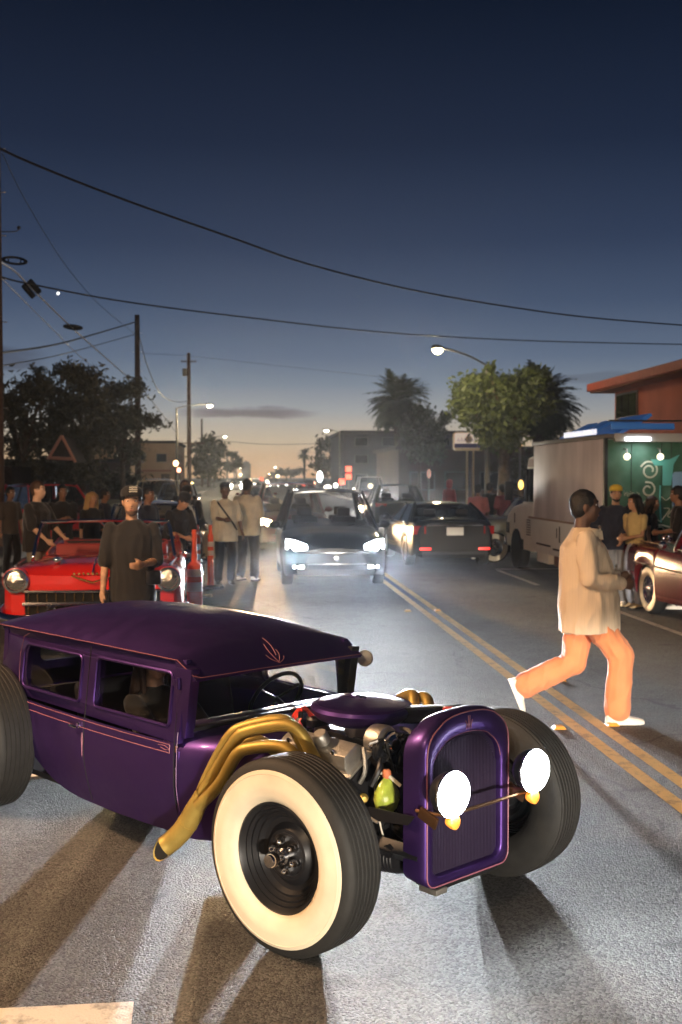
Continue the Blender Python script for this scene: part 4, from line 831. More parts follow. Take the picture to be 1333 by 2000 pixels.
# ---- nineteen-fifties cars
def fifties(loc, rz, label, paint, name='classic_car', conv=False, group=None, top=None, wheelst='white', gold=True, grillelight=False):
    t = thing(name, loc, rz, label, 'car', group)
    car_shell(t, paint, (-2.55, 2.35), ([-2.55, -2.45, -1.8, 0, 1.4, 2.1, 2.30, 2.35], [.80, .88, .93, .95, .95, .93, .90, .84]),
              ([-2.55, -2.2, 0, 2.0, 2.35], [.36, .27, .24, .27, .34]), ([-2.55, -2.3, -1.6, -.6, .9, 1.6, 2.2, 2.35], [1.02, 1.02, .93, .90, .93, .95, .95, .93]),
              ([-2.55, -2.3, -1.6, -.6, .9, 1.3, 1.9, 2.2, 2.35], [.86, .96, .99, .96, 1.03, 1.05, 1.03, .99, .90]), (-1.35, 1.50), .37, crease=.006)
    for s in (-1, 1):    # hooded headlights and brows, tail fins
        b = MB(); b.lathe([(.02, -.30), (.08, -.22), (.125, -.08), (.14, .0), (.135, .05), (.11, .055)], o=(2.33, s * .785, .86), axis=(1, 0, 0), n=28); hl = b.build('headlight', paint, t)
        MB().lathe([(.112, .045), (.128, .05), (.130, .062), (.108, .066), (.098, .05)], o=(2.33, s * .785, .86), axis=(1, 0, 0), n=28).build('headlight_ring', M_CHR, hl)
        MB().lathe([(.10, .046), (.06, .062), (0, .068)], o=(2.33, s * .785, .86), axis=(1, 0, 0), n=28).build('headlight_lens', mat('unlit_headlamp', (.62, .60, .54), .10, .95, coat=1., bump=.9, bscale=26), hl)
        f = MB(); f.loft([[(x, s * (y - .035), z0), (x, s * y, z0), (x, s * (y - .012), z1), (x, s * (y - .03), z1)] for x, y, z0, z1 in ((-1.1, .91, .88, .93), (-1.8, .90, .90, 1.0), (-2.3, .87, .95, 1.07), (-2.58, .83, .98, 1.11))]); f.build('tail_fin', paint, t, smooth=50)
        MB().lathe([(.0, -.03), (.05, -.02), (.045, .03), (0, .04)], o=(-2.56, s * .82, .80), axis=(-1, 0, 0), n=14).build('tail_light', M_TAIL, t)
        for z, x0, x1 in ((.70, -2.4, 1.9),): MB().tube([(x0, s * .945 - s * .02, z + .08), (-1.3, s * .948, z), (0, s * .962, z - .02), (x1, s * .94, z + .02)], .013, 6).build('side_trim', M_CHR, t)
        if top is None or True:
            MB().tube([(2.30, s * .80, 1.005), (1.9, s * .83, 1.01), (1.1, s * .86, 1.0)], [.016, .012, .005], 6).build('fender_trim', M_CHR, t)
        bl = MB(); bl.lathe([(0, .10), (.03, .08), (.045, .02), (.045, -.12), (.02, -.2), (0, -.22)], o=(2.05, s * .40, 1.045), axis=(1, 0, .06), n=14); bl.build('hood_ornament', M_CHR, t)
        for x in (-1.35, 1.50): car_wheel(t, x, s * .80, s, .345, .19, wheelst, rim_r=.20)
    # grille: mesh panel, bright frame, bars; bumper with guards
    MB().loft([[(2.28, v, .50), (2.375 - .05 * v * v, v, .50), (2.375 - .05 * v * v, v, .73), (2.28, v, .73)] for v in np.linspace(-.70, .70, 9)]).build('grille', M_DARK, t)
    for k in range(15): v = -.66 + 1.32 * k / 14; MB().tube([(2.385 - .05 * v * v, v, .51), (2.385 - .05 * v * v, v, .72)], .006, 5).build('grille_bar', M_CHR if not gold else mat('brass_trim', (.70, .50, .22), .25, 1.0), t)
    for z in (.745, .615, .49): MB().tube([(2.395 - .05 * v * v, v, z) for v in np.linspace(-.72, .72, 9)], .018 if z != .615 else .026, 8).build('grille_moulding', M_CHR, t)
    MB().tube(smooth_path([(1.95, -.97, .52), (2.3, -.95, .47), (2.46, -.70, .45), (2.52, 0, .45), (2.46, .70, .45), (2.3, .95, .47), (1.95, .97, .52)], 5), .062, 10, flat=.7).build('front_bumper', M_CHR, t)
    for s in (-1, 1): MB().lathe([(0, .12), (.04, .10), (.07, .0), (.075, -.16)], o=(2.50, s * .42, .52), axis=(1, 0, .0), n=16).build('bumper_guard', M_CHR, t)
    MB().tube(smooth_path([(-2.1, -.95, .50), (-2.5, -.92, .46), (-2.68, -.60, .45), (-2.72, 0, .45), (-2.68, .60, .45), (-2.5, .92, .46), (-2.1, .95, .50)], 5), .07, 10, flat=.7).build('rear_bumper', M_CHR, t)
    em = mat('gold_emblem', (.75, .52, .16), .25, 1.0)
    MB().tube([(2.372, -.22, .905), (2.395, -.10, .865), (2.40, 0, .835), (2.395, .10, .865), (2.372, .22, .905)], .010, 6).build('vee_emblem', em, t)
    for k in range(9): MB().box((2.365 + .006 * (1 - abs(k - 4) / 4), -.19 + .0475 * k, .925), (.012, .022, .020)).build('nameplate_letter', em, t, smooth=0)
    MB().tube([(2.37, 0, .94), (2.0, 0, 1.045), (1.1, 0, 1.045)], .008, 5).build('hood_spear', M_CHR, t)
    # windshield in a bright frame
    pth = smooth_path([(.62, -.84, .93), (.70, -.83, 1.0), (.42, -.76, 1.36), (.47, -.66, 1.395), (.56, 0, 1.415), (.47, .66, 1.395), (.42, .76, 1.36), (.70, .83, 1.0), (.62, .84, .93)], 6)
    MB().tube(pth, .021, 8).build('windshield_frame', M_CHR, t)
    G = []
    for k in np.linspace(0, 1, 5):
        z = lerp(.98, 1.39, k); G.append([(lerp(.86, .56, k) - .20 * v * v * (1 - .3 * k), v * lerp(.82, .70, k), z) for v in np.linspace(-1, 1, 11)])
    MB().loft(G, closed=False).build('windshield', M_GLASS, t, smooth=60)
    ti = mat('red_interior', (.30, .03, .03), .6)
    for x in (-.35, -1.25):
        o = MB(); o.box((x, 0, .62), (.55, 1.45, .18)); o.box((x - .32, 0, .84), (.16, 1.45, .46), rot=Matrix.Rotation(R_(-12), 3, 'Y')); o.build('bench_seat', ti, t, bevel=.06)
    MB().box((.45, 0, .92), (.22, 1.5, .14)).build('dashboard', ti, t, bevel=.04)
    if conv:
        o = MB(); o.lathe([(.19 + .011 * math.cos(a), .011 * math.sin(a)) for a in np.linspace(0, 2 * math.pi, 9)], o=(.12, .38, 1.0), axis=(-.8, 0, .6), n=26); o.tube([(.12, .38, 1.0), (.45, .38, .85)], .02, 6); o.tube([(.12, .19, 1.0), (.12, .57, 1.0)], .009, 6); o.build('steering_wheel', M_CHR, t)
        o = MB(); o.box((-1.75, 0, 1.0), (.45, 1.40, .13)); o.build('folded_top', mat('black_canvas', (.02, .02, .02), .9), t, bevel=.05)
    else:
        greenhouse(t, top or paint, .66, .36, -1.15, -1.65, .97, 1.42, .83, .66, bpill=(-.30,), glass=M_TINT)
    MB().tube([(.55, -.06, 1.40), (.50, 0, 1.33), (.50, .12, 1.33)], .012, 6).build('rear_view_mirror', M_CHR, t)
    MB().ball((.75, .98, 1.02), (.03, .06, .05), 10, 6).build('side_mirror', M_CHR, t)
    MB().box((2.555, 0, .45), (.012, .32, .16)).build('licence_plate', mat('dark_plate', (.03, .03, .06), .4), t)
    return t
cz = Vector((-1.72, 14.35, 0)); conv_rz = -math.pi / 2 + .05
fifties(cz, conv_rz, 'bright red fifties convertible with chrome windshield frame and gold vee emblem', paint_mat('bright_red_paint', (.62, .018, .012), .0), conv=True)
# second classic at the kerb, chrome front lit from behind
fifties((-1.75, 22.2, 0), -math.pi / 2 + .03, 'dark classic car at the kerb behind the orange posts', paint_mat('dark_plum_paint', (.03, .012, .016), .0), group=None, top=paint_mat('white_paint', (.75, .72, .68)), gold=False)
# maroon classics on the other side
MAR = mat('maroon_lacquer', (.095, .006, .010), .22, 0., spec=.25, coat=.3)
fifties((6.62, 14.05, 0), math.pi / 2 + .03, 'deep maroon lowrider with chrome trim and a whitewall wheel by the parking line', MAR, wheelst='wire', gold=False)
# pale lowrider ahead of the truck
q = gnd(965, 1096); fifties((q.x + 1.3, q.y + .6, 0), math.pi + .12, 'pale green classic car with a wire wheel parked beyond the food truck', paint_mat('pale_green_paint', (.42, .45, .38), .1), wheelst='wire', gold=False)
# cars further off
suv((5.5, 42, 0), math.pi / 2, 'dark wagon with a pale yellow roof beyond the black sedan', paint_mat('olive_paint', (.05, .05, .04)), M_LENSW, lit=False, H=1.62)
suv((8.0, 72, 0), -math.pi / 2 - .04, 'white pickup-sized car facing us far down the street', paint_mat('cream_white_paint', (.75, .62, .55)), M_LENSW, fog=False, H=1.9)
suv((-5.2, 30.5, 0), -math.pi / 2 + .5, 'red car with a raised roof line behind the red convertible', paint_mat('scarlet_paint', (.60, .02, .02), 0), M_LENSW, lit=False, H=1.72)
suv((-3.2, 41.5, 0), -math.pi / 2, 'tan-roofed car parked at the kerb beyond the men in white shirts', paint_mat('tan_roof_paint', (.45, .36, .22)), M_LENSW, lit=False, H=1.8)
suv((-3.2, 54, 0), -math.pi / 2, 'pale blue car glinting at the kerb further down the street', paint_mat('pale_blue_paint', (.3, .36, .42)), M_LENSW, lit=True, fog=False, H=1.6)
sedan((.6, 62, 0), -math.pi / 2, 'dark car queueing in the oncoming lane behind the maroon SUV', paint_mat('wine_paint', (.10, .02, .03)))
suv((5.0, 95, 0), -math.pi / 2, 'distant car with bright headlights in the right-hand lane', paint_mat('steel_paint', (.2, .2, .22)), M_LENSW, fog=False)
suv((1.0, 120, 0), -math.pi / 2, 'distant car with starry headlights in the oncoming lane', paint_mat('steel_paint', (.2, .2, .22)), M_LENSW, fog=False)
# ------------------------------------------------------------------ food truck (local x = forward (away from camera), y = left (street side), z up; origin at rear left corner on the ground)
M_TWHITE = mat('truck_white_paint', (.74, .72, .68), .45, bump=.02, bscale=8, var=.06, vscale=3)
def streaked(name, c0, c1, sx, sz):
    m = bpy.data.materials.new(name); m.use_nodes = True; nt = m.node_tree; N = nt.nodes; b = N['Principled BSDF']
    tc = N.new('ShaderNodeTexCoord'); mp = N.new('ShaderNodeMapping'); mp.inputs['Scale'].default_value = (sx, sx, sz); nt.links.new(tc.outputs['Object'], mp.inputs[0])
    nz = N.new('ShaderNodeTexNoise'); nz.inputs['Scale'].default_value = 1.4; nz.inputs['Detail'].default_value = 8; nt.links.new(mp.outputs[0], nz.inputs['Vector'])
    mr = N.new('ShaderNodeMapRange'); mr.inputs['From Min'].default_value = .35; mr.inputs['From Max'].default_value = .66; nt.links.new(nz.outputs[0], mr.inputs['Value'])
    mx = N.new('ShaderNodeMixRGB'); mx.inputs[1].default_value = (*c0, 1); mx.inputs[2].default_value = (*c1, 1); nt.links.new(mr.outputs[0], mx.inputs[0]); nt.links.new(mx.outputs[0], b.inputs['Base Color'])
    b.inputs['Roughness'].default_value = .6; b.inputs['Metallic'].default_value = 0; b.inputs['Specular IOR Level'].default_value = .3; return m
M_TSIDE = streaked('streaked_side_wrap', (.52, .46, .46), (.70, .63, .62), 1.6, .5)
M_TGREEN = streaked('green_mural_panel', (.030, .095, .058), (.075, .15, .11), 2.0, 2.0)
TX, TY = 5.78, 17.75
tr = thing('food_truck', (TX, TY, 0), math.pi / 2, 'white food truck with a grey streaked side and a green painted rear end', 'truck')
TW, TL = 2.25, 4.55
# box body: rear at x=0, street side at y=0, other side at y=-TW
def tbox(n, x0, x1, y0, y1, z0, z1, m, bv=.01, par=tr): return MB().box(((x0 + x1) / 2, (y0 + y1) / 2, (z0 + z1) / 2), (x1 - x0, y1 - y0, z1 - z0)).build(n, m, par, bevel=bv)
tbox('upper_side', 0.04, TL, -TW, 0, 1.12, 2.56, M_TSIDE, .03)
tbox('lower_side', 0.04, TL + .012, -TW, .012, .45, 1.095, M_TWHITE, .02)
tbox('side_moulding', 0.05, TL + .3, -.01, .028, 1.095, 1.135, mat('rust_moulding', (.25, .15, .10), .5), .006)
tbox('rear_wall', -.03, .035, -TW + .02, -.02, .50, 2.54, M_TGREEN, .008)
tbox('corner_post', -.035, .06, -.035, .02, .5, 2.56, M_PLAST, .01)
tbox('roof_cap', -.06, TL + .05, -TW - .03, .03, 2.56, 2.63, mat('roof_grey', (.12, .11, .10), .6), .015)
# cab: short upright cabin, flat hood and blunt nose
def cabpart(n, pr, y0, y1, m, bv): return MB().loft([[(x, y, z) for x, z in pr] for y in (y0, y1)]).build(n, m, tr, bevel=bv, seg=3)
cabpart('cab', [(TL, 1.10), (TL + 1.15, 1.10), (TL + 1.12, 1.34), (TL + .62, 2.32), (TL, 2.40)], -TW + .06, -.05, M_TWHITE, .05)
cabpart('hood', [(TL, .62), (TL + 2.05, .62), (TL + 2.38, .66), (TL + 2.40, .90), (TL + 2.22, 1.14), (TL + 1.75, 1.30), (TL + 1.05, 1.38), (TL, 1.36)], -TW + .02, -.005, M_TWHITE, .07)
cabpart('nose_panel', [(TL + 1.85, .42), (TL + 2.40, .42), (TL + 2.42, .66), (TL + 1.85, .66)], -TW + .03, -.02, M_TWHITE, .04)
cabpart('step_panel', [(TL, .42), (TL + .82, .42), (TL + .82, .66), (TL, .66)], -TW + .03, -.008, M_TWHITE, .02)
MB().plate([(TL + .14, 1.42), (TL + .98, 1.42), (TL + .60, 2.10), (TL + .14, 2.10)], fn=lambda a, b, s: (a, -.030 - .02 * s, b)).build('cab_side_window', M_PRIV, tr, smooth=0)
MB().plate([(TL + .10, 2.14), (TL + .58, 2.14), (TL + .50, 2.30), (TL + .10, 2.30)], fn=lambda a, b, s: (a, -.030 - .02 * s, b)).build('cab_vent_panel', mat('pink_grey_panel', (.42, .34, .34), .5), tr, smooth=0)
MB().plate([(-TW + .2, 1.44), (-.2, 1.44), (-.2, 2.20), (-TW + .2, 2.20)], fn=lambda a, b, s: (TL + 1.12 - (b - 1.34) * .51 + .012 - .02 * s, a, b)).build('windshield', M_PRIV, tr, smooth=0)
MB().tube([(TL + .60, -.028, 1.42), (TL + .60, -.028, 2.10)], .018, 6).build('window_post', M_PLAST, tr)
o = MB(); o.tube([(TL + 1.0, -.05, 1.50), (TL + 1.12, .20, 1.58)], .014, 6); o.box((TL + 1.12, .24, 1.64), (.06, .16, .40)); o.build('side_mirror', M_PLAST, tr, bevel=.01)
tbox('front_bumper', TL + 2.40, TL + 2.55, -TW, .02, .42, .62, M_CHR, .03)
tbox('headlight_bezel', TL + 2.05, TL + 2.36, -.02, .004, .70, .94, M_PLAST, .02)
tbox('marker_light', TL + 2.38, TL + 2.44, -.14, .0, .66, .78, mat('pale_lens', (.7, .68, .6), .2), .01)
tbox('hood_vent', TL + 1.55, TL + 1.58, -.01, .008, .95, 1.16, M_PLAST, .004)
# rear skirt: maroon panel with a pale trim and hitch
tbox('rear_skirt', -.05, -.032, -TW + .05, -.06, .52, .86, mat('maroon_skirt', (.10, .025, .025), .4), .004)
tbox('skirt_trim', -.06, -.033, -TW + .05, -.06, .865, .90, mat('pale_trim', (.7, .7, .68), .4), .004)
MB().ball((-.12, -.35, .56), (.06, .09, .06), 12, 8).build('hitch', M_CHR, tr)
# side hatches, vents, skirt box
tbox('hatch', 2.55, 2.60, -.01, .022, .72, 1.02, M_PLAST, .004); tbox('hatch_latch', 2.75, 2.78, -.01, .022, .80, .98, M_PLAST, .004)
for k in range(7): tbox('vent_slat', TL + .20, TL + .52, -.0, .012, .74 + .05 * k, (.762 + .05 * k), M_PLAST, .003)
for x0, x1, z in ((3.2, 4.2, .60), (2.6, 3.0, .56)): tbox('side_rub_strip', x0, x1, .008, .026, z, z + .035, M_PLAST, .004)
tbox('battery_box', 3.5, 4.35, -.40, -.03, .25, .45, M_TWHITE, .02); tbox('fuel_tank', 2.3, 3.4, -.50, -.1, .22, .45, mat('rusty_tank', (.16, .09, .06), .7), .05)
tbox('chassis', .2, TL + 2.2, -TW + .4, -.4, .35, .5, M_DARK, .02)
# arches
for x in (1.05, TL + 1.38):
    a = MB(); a.lathe([(.43, -.012), (.43, .022), (.0, .022)], o=(x, -.0, .40), axis=(0, 1, 0), n=28, a0=0, a1=2 * math.pi); a.build('wheel_well', M_DARK, tr)
    car_wheel(tr, x, -.10, 1, .37, .24, 'alloy', rim_r=.21); car_wheel(tr, x, -TW + .12, -1, .37, .24, 'alloy', rim_r=.21)
# roof: awning hatches with a faint glow put into their blue, strip lights, hood vent
M_BLUE = mat('blue_glow_panel', (.05, .20, .6), .4, emit=(.06, .22, .7), es=.10)
M_TUBE = mat('white_tube_lit', (1, 1, 1), .3, emit=(.92, .95, 1.0), es=5.0)
for x0, x1, h, ang in ((0.15, 1.6, .40, -30), (2.0, 2.7, .30, -28), (3.0, 3.6, .26, -26)):
    rot = Matrix.Rotation(R_(ang), 3, 'X'); c = Vector(((x0 + x1) / 2, -.55, 2.80)); L_ = x1 - x0
    p = MB().box(c, (L_, .62, .05), rot=rot).build('roof_hatch', M_BLUE, tr, bevel=.006)
    MB().box(c + rot @ Vector((0, 0, -.032)), (L_ - .08, .54, .012), rot=rot).build('hatch_panel', M_BLUE, p, smooth=0)
    for xx in (x0 + .05, x1 - .05): MB().tube([(xx, -.30, 2.64), tuple(c + rot @ Vector((xx - c.x, .28, 0)))], .012, 5).build('hatch_strut', M_ALU, p)
# rear hatch seen from behind
c = Vector((-.02, -1.0, 2.84)); 
MB().box((.02, -.62, 2.755), (.05, 1.05, .10), rot=Matrix.Rotation(R_(14), 3, 'Y')).build('rear_roof_hatch', M_BLUE, tr, bevel=.01)
MB().box((.02, -.66, 2.845), (.10, 1.20, .025)).build('hatch_rim', M_PLAST, tr, bevel=.006)
for k in range(3): tbox('roof_light', .45 + .62 * k, 1.02 + .62 * k, .0, .035, 2.64, 2.73, mat('roof_diffuser_lit', (1, 1, 1), .4, emit=(.75, .82, 1.0), es=.9), .006)
tbox('light_housing', -.12, -.03, -TW + .02, -.12, 2.50, 2.64, mat('housing_grey', (.4, .4, .4), .5), .02)
MB().tube([(-.135, -.28, 2.545), (-.135, -.70, 2.545)], .028, 10).build('light_tube', M_TUBE, tr)
# spot lamps on the rear wall
M_BULB = mat('warm_bulb_lit', (1, .95, .7), .3, emit=(1, .9, .6), es=2.2)
for y in (-.30, -.85):
    o = MB(); o.tube([(-.03, y, 2.40), (-.14, y, 2.38), (-.16, y, 2.32)], .012, 6); lo = o.build('wall_lamp', M_ALU, tr)
    MB().ball((-.17, y, 2.26), .055, 12, 8).build('lamp_bulb', M_BULB, lo)
# mural: pale scroll lettering raised on the green panel, blue serving window
M_CHALK = mat('pale_scroll_paint', (.48, .50, .40), .6); M_TEAL = mat('teal_letter_paint', (.10, .38, .36), .5)
def rw_pt(y, z): return (-.034, y, z)
def scroll(pts, r=.016, m=M_CHALK): MB().tube([rw_pt(a, b) for a, b in smooth_path2(pts)], r, 5, flat=.4).build('mural_scroll', m, tr)
def smooth_path2(pts): return [(p.x, p.y) for p in smooth_path([(a, b, 0) for a, b in pts], 5)]
def spiral(cy, cz, r0, turns, ph=0, fl=1): return [(cy + fl * r0 * (1 - .65 * t / turns) * math.cos(ph + 2 * math.pi * t), cz + r0 * (1 - .65 * t / turns) * math.sin(ph + 2 * math.pi * t)) for t in np.linspace(0, turns, int(9 * turns))]
scroll(spiral(-.72, 2.04, .155, 1.5, .4)); scroll(spiral(-.70, 1.73, .13, 1.2, 1.2)); scroll(spiral(-.70, 1.50, .12, 1.1, 2.6))
scroll([(-.55, 1.24), (-.60, 1.33), (-.72, 1.36), (-.83, 1.30), (-.90, 1.22), (-.98, 1.30), (-1.06, 1.42), (-.96, 1.43)]); scroll([(-.9, 1.55), (-.92, 1.62), (-1.0, 1.56), (-1.1, 1.62), (-1.12, 1.45), (-1.03, 1.30), (-1.2, 1.28)])
scroll([(-.60, 1.14), (-.75, 1.10), (-.9, 1.16), (-1.1, 1.12), (-1.3, 1.15)], .014); scroll(spiral(-.92, 1.06, .08, 1.0)); scroll(spiral(-.78, .95, .09, 1.2, 1)); scroll(spiral(-1.08, .92, .09, 1.2, 2)); scroll([(-.55, .82), (-.8, .78), (-1.0, .84), (-1.3, .80)], .014)
MB().plate([(-.74, 2.22), (-1.05, 2.22), (-1.22, 2.30), (-1.12, 2.14), (-1.08, 1.80), (-.94, 1.80), (-.94, 2.12), (-.80, 2.12)][::-1], fn=lambda a, b, s: (-.042 + .010 * s, a, b)).build('mural_letter', M_TEAL, tr, smooth=0)
scroll([(-.90, 1.80), (-.90, 1.5), (-.92, 1.2)], .03, M_TEAL)
# small script lettering
for k, (a, b) in enumerate(((-.30, 1.66), (-.355, 1.65), (-.41, 1.66), (-.465, 1.64), (-.52, 1.65))):
    scroll([(a, b + .05), (a - .012, b - .03), (a - .03, b + .03), (a - .045, b - .03)], .008)
win = MB(); win.plate(rrect(-2.1, -1.10, 1.42, 2.02, .06), fn=lambda a, b, s: (-.060 + .02 * s, a, b)); wo = win.build('serving_window', mat('blue_panel_upper', (.22, .38, .58), .35), tr, smooth=0)
MB().plate([(-2.1, 1.42), (-1.12, 1.42), (-1.10, 1.66), (-2.1, 1.70)], fn=lambda a, b, s: (-.066 + .004 * s, a, b)).build('window_lower_panel', mat('blue_panel_lower', (.07, .12, .30), .4), wo, smooth=0)
scroll([(-1.13, 1.98), (-1.16, 1.78), (-1.24, 1.98), (-1.38, 1.97), (-1.46, 1.72), (-1.52, 1.96)], .02, M_CHALK)
for y in (-.42, -.92, -1.08): MB().tube([(-.036, y, .55), (-.036, y, 2.5)], .005, 4).build('panel_seam', M_PLAST, tr)
MB().box((-.09, -1.1, .46), (.14, 2.1, .10)).build('rear_bumper', M_ALU, tr, bevel=.01)
lampo = spot('truck_tube_light', (TX + .5, TY - .27, 2.53), (0, .25, -1), 15, (.9, .95, 1), size=160, blend=.8, rad=.15)
for y in (.30, .85): point('truck_wall_lamp_light', (TX + y, TY - .20, 2.25), 2.2, (.85, 1, .7), .05)
# ------------------------------------------------------------------ beams of the lit vehicles, assumed lights out of frame behind the camera
beams((SUVX, SUVY - .10, 0), (0, -1, 0), .70, .76, SUV_W, (.88, .94, 1.0), cut=(.030, -.004, .05), p=(.045, 2.8))
beams((1.22, 29.1, 0), (0.0, -1, 0), .68, .80, 16000, (1.0, .66, .34), cut=(.030, -.004, .08), p=(.045, 2.6))
# assumed lights added behind the camera in the right lane; no vehicle built (low beams with a level cutoff)
beams((4.4, -24.0, 0), (0.0, 1, 0), .65, .67, 36000, (1.0, .88, .72), cut=(.008, -.003, .10), p=(.03, 2.4))
# assumed warm light added over the left kerb behind the camera; no lamp built
point('assumed_warm_light', (-4.8, -3.0, 6.5), 1500, (1.0, .68, .38), .3)
# lamps of the cars further down the street
beams((8.0, 69.5, 0), (-.04, -1, 0), .68, .9, 16000, (1.0, .93, .82), cut=(.05, -.004, .3), p=(.045, 2.0))
beams((1.0, 117.5, 0), (0, -1, 0), .68, .8, 8000, (1.0, .80, .52), cut=(.05, -.004, .3), p=(.045, 2.0))
beams((-1.2, 147.5, 0), (0, -1, 0), .68, .8, 8000, (1.0, .76, .48), cut=(.05, -.004, .3), p=(.045, 2.0))
# ------------------------------------------------------------------ people
from mathutils import noise as mnoise
def remesh(mb, voxel, smooth_it=4, wrinkle=0., wscale=9., wstretch=(1, 1, .45), seed=0):
    me = bpy.data.meshes.new('tmp'); me.from_pydata([tuple(p) for p in mb.v], [], mb.f)
    bm = bmesh.new(); bm.from_mesh(me); bmesh.ops.recalc_face_normals(bm, faces=bm.faces); bm.to_mesh(me); bm.free()
    ob = bpy.data.objects.new('tmp', me); COL.objects.link(ob)
    md = ob.modifiers.new('r', 'REMESH'); md.mode = 'VOXEL'; md.voxel_size = voxel
    dg = bpy.context.evaluated_depsgraph_get(); nm = bpy.data.meshes.new_from_object(ob.evaluated_get(dg))
    bpy.data.objects.remove(ob); bpy.data.meshes.remove(me)
    bm = bmesh.new(); bm.from_mesh(nm)
    for _ in range(smooth_it): bmesh.ops.smooth_vert(bm, verts=bm.verts, factor=.5, use_axis_x=True, use_axis_y=True, use_axis_z=True)
    if wrinkle:
        bm.normal_update(); sd = Vector((seed * 7.3, seed * 3.1, seed))
        for v in bm.verts:
            p = Vector((v.co.x * wstretch[0], v.co.y * wstretch[1], v.co.z * wstretch[2])) * wscale + sd
            d = mnoise.noise(p) + .5 * mnoise.noise(p * 2.3); d = -(abs(d) ** .8) * 1.5 + .5 + .10 * mnoise.noise(p * 4.1)
            v.co += v.normal * (wrinkle * d)
    bm.to_mesh(nm); bm.free()
    nm.polygons.foreach_set('use_smooth', [True] * len(nm.polygons))
    return nm
def link_mesh(me, name, m, parent):
    me.name = name; o = bpy.data.objects.new(name, me); COL.objects.link(o); o.parent = parent; me.materials.clear(); me.materials.append(m); return o
def caps(mb, pts, rs, n=10):
    """rounded tapered chain"""
    P = [Vector(p) for p in pts]
    mb.tube(P, list(rs), n); mb.ball(P[0], rs[0], n, 6); mb.ball(P[-1], rs[-1], n, 6)
    for p, r in zip(P[1:-1], rs[1:-1]): mb.ball(p, r * .99, n, 6)
def ik(a, b, l1, l2, hint):
    a = Vector(a); b = Vector(b); d = b - a; L = min(d.length, (l1 + l2) * .998); dn = d.normalized(); b2 = a + dn * L
    x = (l1 * l1 - l2 * l2 + L * L) / (2 * L); h = math.sqrt(max(0, l1 * l1 - x * x)); hv = Vector(hint) - dn * Vector(hint).dot(dn)
    return a + dn * x + hv.normalized() * h, b2
SKIN = {'tan': mat('skin_tan', (.50, .28, .17), .55, var=.08, vscale=9), 'dark': mat('skin_dark', (.125, .068, .045), .50, var=.12, vscale=9), 'light': mat('skin_light', (.58, .37, .26), .55, var=.06, vscale=9), 'brown': mat('skin_brown', (.24, .125, .075), .52, var=.1, vscale=9)}
SKIN['inked'] = mat('skin_tattooed', (.46, .27, .175), .55, var=.28, vscale=22)
M_HAIRB = mat('black_hair', (.012, .010, .009), .5, bump=.4, bscale=120); M_HAIRD = mat('brown_hair', (.05, .025, .014), .5, bump=.4, bscale=120); M_HAIRBL = mat('blond_hair', (.42, .26, .10), .5, bump=.4, bscale=120)
def cloth(name, col, var=.12): return mat(name, col, .85, bump=.15, bscale=260, var=var, vscale=7, sheen=.2)
M_BTEE = cloth('black_cotton', (.014, .013, .014)); M_CREAM = cloth('cream_cotton', (.62, .55, .40)); M_BPANT = cloth('black_trousers', (.012, .012, .014)); M_KHAKI = cloth('khaki_cloth', (.35, .30, .20)); M_NAVY = cloth('navy_cotton', (.015, .018, .035)); M_DENIM = cloth('pale_denim', (.23, .26, .33)); M_GREY = cloth('grey_cotton', (.16, .16, .17)); M_REDC = cloth('red_cotton', (.45, .04, .05)); M_PINKC = cloth('pink_cotton', (.60, .25, .27))
M_EYE = mat('eye_white', (.75, .72, .68), .2); M_IRIS = mat('iris_dark', (.01, .008, .007), .15); M_LIP = mat('lip', (.30, .10, .08), .5); M_WSHOE = mat('white_shoe_leather', (.80, .76, .70), .45, bump=.05, bscale=60)

